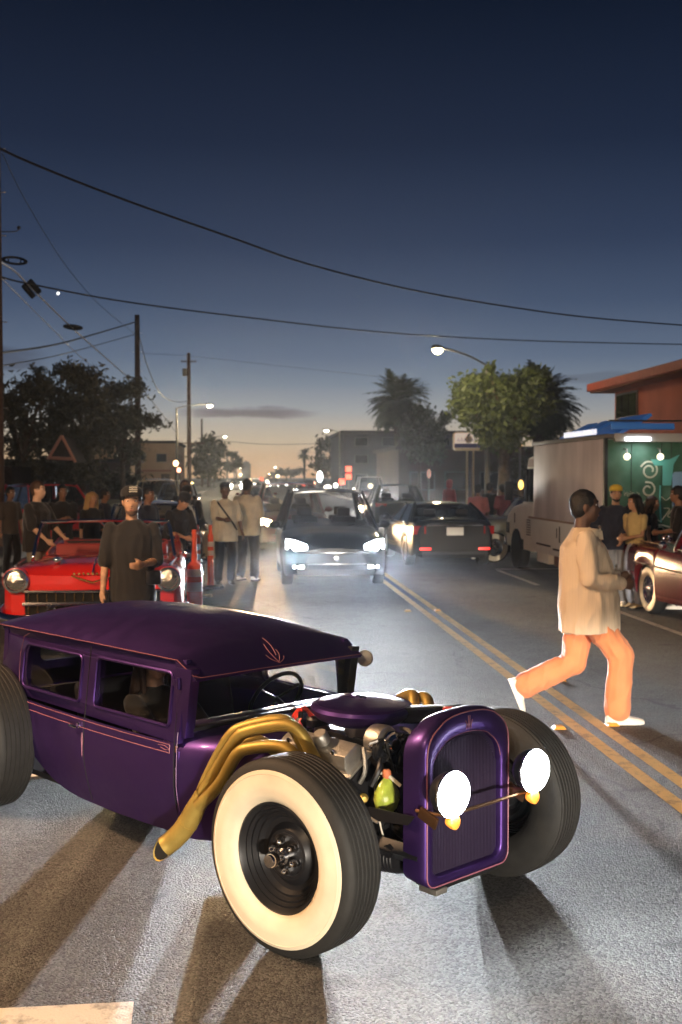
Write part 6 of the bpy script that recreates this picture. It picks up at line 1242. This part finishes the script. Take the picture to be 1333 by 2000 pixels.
tree(300, 62, [(255, 945, 40, 22), (300, 950, 30, 22), (215, 940, 30, 25)], 2400, .14, 'dark shrub at the foot of the tall wooden pole', M_LEAFD, .06, seed=13, limbs=False)
tree(90, 44, [(40, 930, 60, 30), (120, 925, 50, 32), (175, 930, 40, 30)], 2600, .14, 'dark hedge behind the people at the left kerb', M_LEAFD, .06, seed=14, limbs=False)
# palms
def date_palm(px, cy, Z, rad, label, seed, nf=170, fan=False):
    r = np.random.default_rng(seed); c = at(px, cy, Z); t = thing('palm_tree', (c.x, c.y, 0), 0, label, 'palm tree'); hz = c.z; V = []; Fc = []
    for i in range(nf):
        az = r.uniform(0, 2 * math.pi); el = math.asin(r.uniform(-.62, .98)); L = rad * r.uniform(.85, 1.1); d = Vector((math.cos(az) * math.cos(el), math.sin(az) * math.cos(el), math.sin(el)))
        ps = []; p = Vector((0, 0, hz)); v = d.copy(); st = L / 9
        for q in range(10): ps.append(p.copy()); p = p + v * st; v = (v + Vector((0, 0, -.13))).normalized()
        for q in range(1, 10):
            for w_ in (-1, 1):
                for h2 in range(2):
                    o = ps[q - 1].lerp(ps[q], h2 * .5); tg = (ps[q] - ps[q - 1]).normalized(); sd = tg.cross(Vector((0, 0, 1))); sd = sd.normalized() if sd.length > .05 else Vector((1, 0, 0))
                    ll = rad * .26 * math.sin(math.pi * min(.95, (q + .7) / 10.5)) + .05; e = o + (sd * w_ * .75 + tg * .55 + Vector((0, 0, -.25 + .3 * r.random()))).normalized() * ll; wd = tg * rad * .034
                    b = len(V); V += [o - wd, o + wd, e]; Fc.append((b, b + 1, b + 2))
    o = leaf_obj('crown', np.array([tuple(x) for x in V]), np.array(Fc), M_PALM, t)
    MB().tube([(0, 0, -.1), (0, 0, hz * .5), (0, 0, hz)], [rad * .13, rad * .11, rad * .15], 10).build('trunk', M_PBARK, t); return t
date_palm(779, 785, 100, 3.3, 'date palm with drooping fronds beside the dark flat block', 21)
date_palm(1052, 790, 72, 3.2, 'date palm half hidden behind the broad lamp-lit tree', 22)
date_palm(78, 722, 62, .55, 'small fan palm head rising above the left trees', 23, nf=34)
date_palm(595, 888, 260, 2.2, 'distant fan palm left of a shorter one', 24, nf=40)
date_palm(628, 892, 262, 2.0, 'shorter distant fan palm by the dark tree mass', 25, nf=40)
# ---- buildings
def bbox(name, x0, x1, y0, y1, z0, z1, m, par, bv=.0): return MB().box(((x0 + x1) / 2, (y0 + y1) / 2, (z0 + z1) / 2), (x1 - x0, y1 - y0, z1 - z0)).build(name, m, par, smooth=0, bevel=bv)
M_WINDK = mat('dark_window_glass', (.02, .022, .025), .08, coat=1.)
b = thing('building', (13.3, 30, 0), 0, 'red stucco building with a flat overhanging roof above the food truck', 'building'); M_STUC = mat('red_stucco', (.40, .095, .05), .9, bump=.4, bscale=12, var=.15, vscale=1)
bbox('wall', 0, 12, -14, 9.8, 0, 4.97, M_STUC, b); bbox('roof', -.8, 13, -15, 10.6, 5.04, 5.32, mat('red_fascia', (.42, .07, .045), .7, var=.1), b, .02); bbox('eave_soffit', -.7, 12.9, -14.9, 10.5, 4.98, 5.035, mat('soffit', (.22, .08, .05), .9), b)
wf = bbox('window', -.05, .03, 7.35, 9.55, 3.95, 4.88, mat('window_frame_brown', (.10, .06, .04), .6), b, .01)
for k, (a0, a1) in enumerate(((7.45, 8.10), (8.16, 8.80), (8.86, 9.45))): bbox('pane', -.075, -.052, a0, a1, 4.03, 4.80, M_WINDK, wf)
b = thing('building', (-8.0, 130, 0), 0, 'two-storey pink-tan corner building beyond the tall wooden pole', 'building'); M_TAN = mat('tan_stucco', (.50, .33, .22), .9, bump=.3, bscale=8, var=.12, vscale=.7)
bbox('wall', -9, 0, 0, 20, 0, 5.7, M_TAN, b); bbox('roof', -9.2, .2, -.2, 20.2, 5.72, 6.0, mat('roof_edge_dark', (.06, .05, .05), .9), b)
for x in (-2.2, -4.6, -7.0): wf = bbox('window', x, x + 1.3, -.05, .02, 3.5, 4.6, mat('pale_frame', (.45, .32, .25), .7), b); bbox('pane', x + .1, x + 1.2, -.085, -.055, 3.6, 4.5, M_WINDK, wf)
for y in (2, 6, 10): wf = bbox('window', -.02, .05, y, y + 1.3, 3.5, 4.6, mat('pale_frame'), b); bbox('pane', .055, .08, y + .1, y + 1.2, 3.6, 4.5, M_WINDK, wf)
bbox('shop_awning', -7, -.4, -.9, -.0, 2.5, 2.65, mat('awning_cloth', (.30, .10, .08), .8), b); bbox('door', -1.6, -.6, -.05, .0, .05, 2.2, mat('door_brown', (.10, .07, .05), .6), b)
b = thing('building', (10.6, 122, 0), 0, 'flat dark three-storey block behind the street trees', 'building'); M_DKB = mat('dark_stucco', (.055, .052, .060), .9, var=.12, vscale=.4)
bbox('wall', 0, 13, 0, 18, 0, 6.55, M_DKB, b); bbox('roof', -.3, 13.3, -.3, 18.3, 6.58, 6.9, mat('roof_edge_dark'), b)
for z in (1.2, 3.3, 5.2):
    for x in (1.2, 4.2, 7.2, 10.2): wf = bbox('window', x, x + 1.5, -.06, .02, z, z + 1.0, mat('grey_frame', (.10, .10, .10), .7), b); bbox('pane', x + .1, x + 1.4, -.09, -.065, z + .08, z + .92, M_WINDK, wf)
b = thing('building', (11.2, 82, 0), 0, 'low brown shop building behind the roadside sign', 'building'); M_BRN = mat('brown_stucco', (.10, .065, .05), .9, var=.2, vscale=.5)
bbox('wall', 0, 26, 0, 14, 0, 3.9, M_BRN, b); bbox('roof', -.3, 26.3, -.3, 14.3, 3.92, 4.15, mat('roof_edge_dark'), b)
for x in (.8, 3.4, 6.0, 8.6, 11.2): wf = bbox('window', x, x + 1.9, -.06, .02, .9, 2.3, mat('grey_frame', (.10, .10, .10), .7), b); bbox('pane', x + .1, x + 1.8, -.09, -.065, 1.0, 2.2, M_WINDK, wf)
b = thing('building', (-9.6, 96, 0), 0, 'low dark house behind the thin-leaved tree', 'building'); bbox('wall', -22, 0, 0, 9, 0, 3.1, M_BRN, b); bbox('roof', -22.3, .3, -.3, 9.3, 3.12, 3.4, mat('roof_edge_dark'), b)
b = thing('building', (-3.0, 880, 0), 0, 'dark office tower far off at the end of the street', 'building'); bbox('wall', 0, 7, 0, 8, 0, 11.5, mat('far_tower', (.05, .045, .055), .9), b); bbox('roof', 1, 6, 1, 7, 11.5, 13.2, mat('far_tower'), b)
b = thing('house', (-11.5, 41, 0), 0, 'dark timber house with a pale triangular gable trim behind the left trees', 'house'); M_TIM = mat('dark_timber', (.045, .032, .025), .9, bump=.3, bscale=8, var=.3)
bbox('wall', -7, 3.2, 0, 8, 0, 2.3, M_TIM, b)
g0_, g1_, g2_ = [at(q[0], q[1], 40.4) - Vector((-11.5, 41, 0)) for q in ((94, 897), (121, 851), (148, 903))]
pk = MB(); pk.add([g0_ + Vector((0, .2, 0)), g1_ + Vector((0, .2, 0)), g2_ + Vector((0, .2, 0)), g0_ + Vector((0, 6, 0)), g1_ + Vector((0, 6, 0)), g2_ + Vector((0, 6, 0))], [(0, 1, 2), (0, 3, 4, 1), (1, 4, 5, 2)]); pk.build('roof', M_TIM, b, smooth=0)
M_TRIM = mat('gable_trim', (.62, .30, .22), .7)
for pa, pb in ((g0_, g1_), (g1_, g2_), (g0_ + Vector((.05, 0, .05)), g2_ + Vector((-.05, 0, .12)))): MB().tube([pa, pb], .055, 4).build('gable_board', M_TRIM, b)
for x in (-4.5, -1.5, 1.2): wf = bbox('window', x, x + .9, -.05, .02, 1.0, 1.9, mat('grey_frame'), b); bbox('pane', x + .08, x + .82, -.08, -.055, 1.08, 1.82, M_WINDK, wf)
# rooftop sign on posts
s_ = at(915, 862, 60); sg = thing('motel_sign', (s_.x, s_.y, 0), 0, 'rounded blue and white roadside sign on tall pale posts', 'sign'); zc_ = s_.z; hw, hh = .82, .50
MB().plate(rrect(-hw, hw, zc_ - hh, zc_ + hh, .18), fn=lambda a, b, s: (a, -.12 + .24 * s, b)).build('sign_box', mat('sign_edge', (.75, .55, .32), .5), sg, smooth=0)
MB().plate(rrect(-hw + .05, hw - .05, zc_ - .36, zc_ + hh - .05, .14), fn=lambda a, b, s: (a, -.135 + .01 * s, b)).build('sign_face', mat('sign_face_lit', (.65, .6, .62), .5, emit=(.8, .62, .5), es=.55), sg, smooth=0)
MB().plate(rrect(-hw + .06, hw - .06, zc_ - .35, zc_ - .12, .03), fn=lambda a, b, s: (a, -.145 + .008 * s, b)).build('sign_band', mat('sign_band_blue', (.09, .10, .30), .5), sg, smooth=0)
MB().lathe([(.20, 0), (.20, .012), (0, .012)], o=(0, -.137, zc_ + .10), axis=(0, -1, 0), n=20).build('sign_disc', mat('sign_disc', (.85, .7, .55), .5), sg)
for k, x in enumerate(np.linspace(-.62, .52, 7)): MB().tube([(x, -.146, zc_ - .02), (x + .05, -.146, zc_ + .16 + .05 * (k % 2)), (x + .12, -.146, zc_ - .02)], .018, 4).build('sign_letter', mat('sign_band_blue'), sg)
for x in (-.06, .28): MB().tube([(x, 0, 0), (x, 0, zc_ - hh)], .055, 8).build('post', mat('sign_post_pale', (.62, .47, .28), .6), sg)
# ---- utility poles
M_WOOD = mat('pole_wood', (.095, .055, .038), .9, bump=.5, bscale=10, var=.3, vscale=3)
def pole(px, Z, ztop, label, r=.15, arms=(), trans=False):
    p = at(px, 930, Z); t = thing('utility_pole', (p.x, p.y, 0), 0, label, 'utility pole'); MB().tube([(0, 0, -.1), (0, 0, ztop * .5), (0, 0, ztop)], [r, r * .9, r * .75], 12).build('post', M_WOOD, t)
    for z, hl in arms:
        MB().box((0, -.12, z), (2 * hl, .10, .11)).build('cross_arm', M_WOOD, t, bevel=.01)
        for x in (-hl + .1, -hl * .45, hl * .45, hl - .1): MB().lathe([(.02, 0), (.035, .03), (.03, .08), (.045, .10), (.03, .15), (0, .16)], o=(x, -.12, z + .055), axis=(0, 0, 1), n=10).build('insulator', mat('insulator', (.15, .13, .12), .3), t)
    if trans: MB().lathe([(.0, 0), (.24, 0), (.24, .7), (.20, .78), (0, .8)], o=(-.42, 0, ztop - 2.4), axis=(0, 0, 1), n=16).build('transformer', mat('transformer_grey', (.22, .2, .2), .5), t)
    for z in np.arange(1.5, ztop - .4, 1.1): MB().tube([(-r - .10, 0, z), (r + .10, 0, z)], .012, 5).build('step_bolt', M_ALU, t)
    return t
pole(-1, 29, 11.0, 'wooden utility pole cut by the left edge of the picture', .135)
pole(270, 66, 11.35, 'tall wooden utility pole without cross-arms in front of the pink-tan building', .19)
pole(370, 118, 14.8, 'far utility pole with a transformer and short cross-arms', .24, arms=((4.3 + 9.6, .8), (5.4, 1.6)), trans=True)
pole(395, 190, 11.6, 'farthest thin utility pole above the dark bushy tree', .2)
# ---- overhead cables
M_CABLE = mat('cable_black', (.010, .010, .011), .6); M_STRAND = mat('steel_strand', (.48, .45, .44), .35, .8)
def cable(name, pts, r, label, m=None, sub=8):
    """pts = (px, py, depth)"""
    return tag(MB().tube(smooth_path([at(a, b_, z) for a, b_, z in pts], sub), r, 5).build(name, m or M_CABLE), label, 'cable', 'overhead cables')
cable('overhead_cable', [(-60, 250, 17), (25, 302, 18), (230, 385, 20), (450, 463, 22), (600, 515, 24), (800, 565, 26), (1000, 600, 29), (1170, 622, 31), (1400, 640, 34)], .021, 'thick sagging cable crossing the whole sky from upper left')
cable('overhead_cable', [(0, 540, 29), (60, 555, 30), (250, 590, 33), (500, 622, 36), (760, 650, 40), (1050, 666, 45), (1400, 674, 50)], .024, 'lower thick cable running from the left-edge pole across the street')
cable('overhead_cable', [(0, 690, 30), (130, 668, 48), (268, 628, 66)], .035, 'cable rising from the left edge to the tall pole top')
cable('overhead_cable', [(0, 715, 30), (130, 690, 48), (268, 652, 66)], .018, 'thinner cable just below the one rising to the tall pole top')
cable('overhead_cable', [(5, 300, 29), (55, 400, 36), (130, 520, 46), (200, 600, 55), (268, 655, 66)], .012, 'thin wire dropping steeply from the left-edge pole to the tall pole')
cable('overhead_cable', [(272, 655, 66), (290, 720, 76), (315, 770, 90), (345, 785, 105), (370, 782, 118)], .03, 'sagging wire from the tall pole to the far transformer pole')
cable('overhead_cable', [(270, 748, 66), (310, 800, 84), (345, 845, 104)], .03, 'wire slanting down from the tall pole past the pink-tan building')
cable('overhead_cable', [(-10, 505, 29), (30, 530, 34), (62, 563, 38), (143, 642, 48), (215, 706, 58), (268, 752, 66)], .028, 'shiny lashed strand with equipment between left-edge pole and tall pole', M_STRAND)
cable('overhead_cable', [(-10, 530, 29), (50, 590, 37), (110, 650, 45), (150, 690, 51), (200, 730, 58), (268, 775, 66)], .014, 'faint lower strand under the shiny lashed one', M_STRAND)
cable('overhead_cable', [(270, 690, 100), (375, 696, 118), (560, 716, 122), (780, 740, 126)], .016, 'faint far wire crossing the street above the palms')
cable('overhead_cable', [(440, 862, 200), (530, 868, 205), (640, 866, 210)], .05, 'low far wire across the afterglow')
# storage loop hardware and splice closures on the strand
M_HW = mat('hardware_black', (.012, .012, .012), .5)
def hung_loop(px, py, Z, a, b_, lab, fill=False):
    c = at(px, py, Z); t = thing('cable_loop', c, 0, lab, 'cable loop', 'cable storage loops on the strand'); dx = Vector((1, 0, -.10)).normalized(); dz = Vector((0, .55, 1)).normalized()
    for q in (1.0, .86): MB().tube([dx * (a * q * math.cos(u)) + dz * (b_ * q * math.sin(u)) for u in np.linspace(0, 2 * math.pi, 28, endpoint=False)], .028, 6, closed=True).build('ring', M_HW, t)
    for x in (-.5, .5): MB().tube([dx * (a * x) - dz * b_ * .8, dx * (a * x) + dz * b_ * .8], .02, 5).build('spacer', M_HW, t)
    if fill: MB().ball((0, 0, 0), (a * .95, .05, b_ * .8), 14, 8).build('bracket', M_HW, t)
    return t
hung_loop(29, 509, 33.5, .36, .13, 'open oval cable loop nearest the left-edge pole'); hung_loop(143, 639, 48, .40, .12, 'dark oval cable loop halfway along the strand', True)
c = at(62, 564, 38); t = thing('splice_closure', c, 0, 'pair of black splice boxes hanging on the strand near the left pole', 'splice box')
for d in (-.11, .11): MB().lathe([(0, -.28), (.08, -.27), (.10, -.2), (.10, .2), (.08, .27), (0, .28)], o=(d * .9, 0, d * .7), axis=(.62, .3, -.75), n=14).build('canister', M_HW, t)
c = at(22, 452, 29.5); t = thing('pole_bracket', c, 0, 'thin bracket with an insulator sticking out of the left-edge pole', 'bracket'); MB().tube([(-.4, 0, -.02), (.13, 0, 0), (.2, 0, .06)], .014, 5).build('arm', M_HW, t); MB().ball((.2, 0, .10), (.05, .05, .05), 8, 6).build('insulator', M_HW, t)
# ---- street lamps
M_LAMPY = mat('lamp_lens_warm_lit', (1, .9, .6), .3, emit=(1, .80, .42), es=60); M_LAMPW = mat('lamp_lens_pale_lit', (1, .95, .8), .3, emit=(1, .93, .72), es=16); M_STEEL = mat('lamp_steel', (.16, .15, .14), .5, .5)
def street_lamp(ppx, lpx, lpy, Z, label, W=0, m=None, ptop=None, big=1., Zl=None):
    b0 = at(ppx, 930, Z); L_ = at(lpx, lpy, Zl or Z); t = thing('street_lamp', (b0.x, b0.y, 0), 0, label, 'street lamp', 'street lamps'); e = L_ - Vector((b0.x, b0.y, 0)); zt = ptop or e.z - .25
    MB().tube([(0, 0, 0), (0, 0, zt)], [.10 * big, .07 * big], 10).build('post', M_STEEL, t); MB().lathe([(.17 * big, 0), (.17 * big, .15), (.12 * big, .3)], o=(0, 0, .0), axis=(0, 0, 1), n=12).build('post_base', M_STEEL, t)
    MB().tube(smooth_path([(0, 0, zt - .05), (e.x * .35, e.y * .35, lerp(zt, e.z, .75)), (e.x * .75, e.y * .75, e.z + .05), (e.x, e.y, e.z + .04)], 5), .035 * big, 7).build('arm', M_STEEL, t)
    d = Vector((e.x, e.y, 0)).normalized(); MB().ball((e.x, e.y, e.z + .05), (.32 * big, .16 * big, .09 * big), 14, 8, rot=Matrix.Rotation(math.atan2(d.y, d.x), 3, 'Z')).build('lamp_head', M_STEEL, t)
    MB().ball((e.x, e.y, e.z - .05), (.20 * big, .15 * big, .13 * big), 12, 8, rot=Matrix.Rotation(math.atan2(d.y, d.x), 3, 'Z')).build('lamp_lens', m or M_LAMPY, t)
    if W: point('street_lamp_bulb', L_ + Vector((0, 0, -.18)), W, (1, .80, .46), .15)
    return t
street_lamp(952, 855, 681, 46.2, 'bright warm street lamp on a curved arm above the broad tree', 1700, ptop=6.5, big=1.15, Zl=42.6)
street_lamp(346, 410, 791, 99, 'lit street lamp arching over the left pavement by the transformer pole', 9000, M_LAMPW, big=1.2)
street_lamp(664, 638, 840, 112, 'lit street lamp in front of the flat dark block', 220, M_LAMPW, big=1.2)
street_lamp(418, 440, 852, 192, 'lit street lamp above the dark bushy tree far left', 0, M_LAMPW, big=1.6)
street_lamp(444, 457, 885, 335, 'fourth lamp down the left side of the street', 0, M_LAMPW, big=3.2)
street_lamp(458, 466, 905, 560, 'fifth lamp down the left side of the street', 0, M_LAMPW, big=3.2)
street_lamp(462, 471, 914, 700, 'sixth lamp down the left side of the street', 0, M_LAMPW, big=3.2)
street_lamp(548, 538, 912, 420, 'small far lamp right of the dark tower', 0, M_LAMPW, big=2.2)
street_lamp(534, 527, 925, 560, 'smallest far lamp right of the dark tower', 0, M_LAMPY, big=2.6)
point('crowd_fill_light', (-4.6, 5.6, 4.6), 2400, (1, .60, .32), .3)  # unseen warm fill added to brighten the kerb crowd; no lamp is built
# ---- traffic signals with red lamps
M_REDL = mat('signal_red_lit', (1, .1, .05), .4, emit=(1, .13, .07), es=3.0)
def signal(px, py, Z, label, n=2, s=.32):
    p = at(px, py, Z); t = thing('traffic_signal', (p.x, p.y, 0), 0, label, 'traffic signal', 'red traffic signals'); MB().tube([(0, .2, 0), (0, .2, p.z + n * s * 1.6)], .07, 8).build('post', M_STEEL, t)
    for k in range(n): MB().box((0, 0, p.z + k * s * 2.1), (s * 1.9, .2, s * 1.8)).build('housing', M_PLAST, t, bevel=.03); MB().box((0, -.11, p.z + k * s * 2.1), (s * 1.6, .03, s * 1.5)).build('lens', M_REDL, t, bevel=.03)
    return t
signal(681, 931, 100, 'stacked red signals on a thin post in front of the dark block', 2, .32); signal(668, 941, 104, 'single red signal left of the stacked pair', 1, .34); signal(592, 948, 170, 'small red signal far down the right side', 1, .45); signal(511, 936, 240, 'red signal over the vanishing street', 1, .42)
# ---- evening star
o = MB().ball(at(114, 573, 3200), 2.7 * 1.4, 10, 8).build('star', mat('star_light', (1, 1, 1), .5, emit=(1, .98, .92), es=3)); tag(o, 'bright evening star above the slanting strand', 'star')
# ---- orange delineators, board
M_ORG = mat('delineator_orange', (.80, .10, .03), .5); M_BAND = mat('reflective_band', (.80, .68, .60), .4)
def delineator(px, py, h, label, wide=False):
    p = gnd(px, py); t = thing('delineator_post', p, 0, label, 'delineator', 'orange delineator posts'); r = .052 if not wide else .095
    if wide: prof = [(r * 1.12, .04), (r, h * .62), (r * .45, h * .66), (.030, h * .86), (.034, h * .90), (.034, h), (0, h)]
    else: prof = [(r * 1.2, .03), (r, .1), (r * .95, h * .84), (r * .6, h * .87), (r * .5, h), (0, h)]
    MB().lathe(prof, axis=(0, 0, 1), n=20).build('post', M_ORG, t)
    for a, b_ in (((.66, .74), (.52, .60)) if not wide else ((.50, .58), (.34, .44))): MB().lathe([(np.interp(h * a, [q[1] for q in prof], [q[0] for q in prof]) + .004, h * a), (np.interp(h * b_, [q[1] for q in prof], [q[0] for q in prof]) + .004, h * b_)], axis=(0, 0, 1), n=20).build('reflective_band', M_BAND, t)
    MB().lathe([(0, 0), (.24, 0), (.22, .045), (.08, .06), (.06, .06)], axis=(0, 0, 1), n=8).build('rubber_base', M_RUB, t, smooth=20); return t
delineator(412, 1149, 1.10, 'slim orange post with pale bands before the cream board'); delineator(381, 1216, 1.24, 'wide orange channelizer cone nearest the red convertible', True); delineator(386, 1166, 1.16, 'slim orange post just behind the wide channelizer cone')
p = at(415, 1065, 20.6); t = thing('sandwich_board', (p.x, p.y, 0), .15, 'blank cream board standing behind the slim orange post', 'board')
MB().box((0, 0, .70), (.30, .03, .50)).build('panel', mat('cream_board', (.70, .60, .42), .7), t, bevel=.004)
for x in (-.13, .13): MB().tube([(x, .02, .72), (x, .06, 0)], .012, 6).build('leg', M_STEEL, t)

M_LENSF = mat('far_headlamp_lit', (1, 1, 1), .2, emit=(1, .95, .85), es=60)
# ---- lit shop signs and small lights along the far kerbs
def lit_sign(px, py, Z, w_, h_, col, es, label, cat='lit sign'):
    p = at(px, py, Z); t = thing('shop_sign', (p.x, p.y, 0), 0, label, cat, 'small lit signs down the street'); MB().tube([(0, .1, 0), (0, .1, p.z)], .06, 6).build('post', M_STEEL, t)
    MB().box((0, .06, p.z), (w_ * .5, .12, h_ * .5)).build('sign_case', M_PLAST, t, bevel=.02); MB().ball((0, -.06, p.z), (w_ * .5, .12, h_ * .5), 14, 10).build('sign_face', mat('sign_glow_%d_%d' % (px, py), col, .4, emit=col, es=es), t); return t
lit_sign(625, 931, 150, .8, 1.5, (.9, 1.0, 1.0), 5, 'tall white glowing sign far down the right side'); lit_sign(641, 952, 140, 1.0, .6, (1, .92, .8), 5, 'small warm white sign below the tall white one')
lit_sign(656, 948, 130, .5, .5, (1, 1, .9), 6, 'small round white light left of the red signals'); lit_sign(724, 949, 110, .5, .5, (1, .85, .5), 3, 'amber light under the dark flat block'); lit_sign(768, 940, 95, 1.3, .5, (.10, .42, .42), .3, 'dim teal sign in front of the slim tree')
lit_sign(344, 905, 78, .35, .4, (1, .62, .3), 7, 'warm shop light on the corner by the pink-tan building'); lit_sign(350, 918, 80, .3, .35, (1, .4, .25), 5, 'red shop light below the warm corner light'); lit_sign(376, 945, 100, .3, .3, (1, .75, .3), 5, 'amber light at the foot of the transformer pole')
lit_sign(543, 930, 300, 1.0, .8, (1, .8, .5), 4, 'warm light low beside the far trees'); lit_sign(521, 950, 200, .8, .6, (1, .6, .3), 5, 'orange light near the vanishing point'); lit_sign(1017, 947, 36, .16, .30, (1, .60, .14), 3, 'yellow lantern glow beside the truck mirror'); lit_sign(1017, 870, 50, .12, .12, (1, .55, .2), 6, 'tiny string light under the broad tree')
ORD = 'first second third fourth fifth sixth seventh eighth ninth tenth eleventh twelfth thirteenth'.split()
for k_, (px, py, Z, sz, col, es) in enumerate(sorted(((470, 927, 420, .9, (1, .8, .5), 8), (478, 941, 300, .8, (1, .75, .45), 10), (497, 947, 260, .8, (1, .9, .75), 14), (505, 953, 170, .5, (1, .7, .4), 12), (523, 941, 320, .9, (1, .85, .6), 8), (489, 938, 380, 1.1, (1, .6, .35), 8), (560, 946, 230, .6, (1, .95, .85), 8), (577, 951, 190, .5, (1, .8, .5), 8), (605, 951, 160, .45, (1, 1, .95), 10), (613, 944, 200, .6, (1, .5, .3), 7), (692, 956, 120, .35, (1, .9, .7), 7), (703, 946, 140, .4, (1, .75, .4), 6), (455, 944, 240, .6, (1, .7, .45), 9)))):
    lit_sign(px, py, Z, sz, sz, col, es, ORD[k_] + ' tiny light from the left in the row along the far street')
lit_sign(108, 958, 34, .12, .46, (.70, .80, 1.0), 1.6, 'pale blue glow behind the profile man')
lit_sign(838, 925, 66, .25, .55, (.85, .5, .4), .5, 'faint pink notice under the slim tree')
for x, y, lab in ((-1.2, 150, 'far oncoming car with twin white lights beyond the wine-coloured one'), (4.6, 185, 'very distant car with white lights in the right lane'), (-.4, 230, 'tiny oncoming car near the end of the street')):
    suv((x, y, 0), -math.pi / 2, lab, paint_mat('steel_paint', (.2, .2, .22)), M_LENSF, fog=True)
# ------------------------------------------------------------------ thin haze added so the headlights glow, in place of lens bloom
def haze(density, aniso, col=(.78, .84, .95)):
    m = bpy.data.materials.new('haze_air'); m.use_nodes = True; nt = m.node_tree; nt.nodes.clear(); out = nt.nodes.new('ShaderNodeOutputMaterial'); v = nt.nodes.new('ShaderNodeVolumePrincipled')
    v.inputs['Color'].default_value = (*col, 1); v.inputs['Density'].default_value = density; v.inputs['Anisotropy'].default_value = aniso; nt.links.new(v.outputs[0], out.inputs['Volume'])
    o = MB().box((0, 550, 7.6), (1820, 1230, 17.3)).build('haze', m, smooth=0); tag(o, kind='stuff'); return o
haze(HAZE, .84)
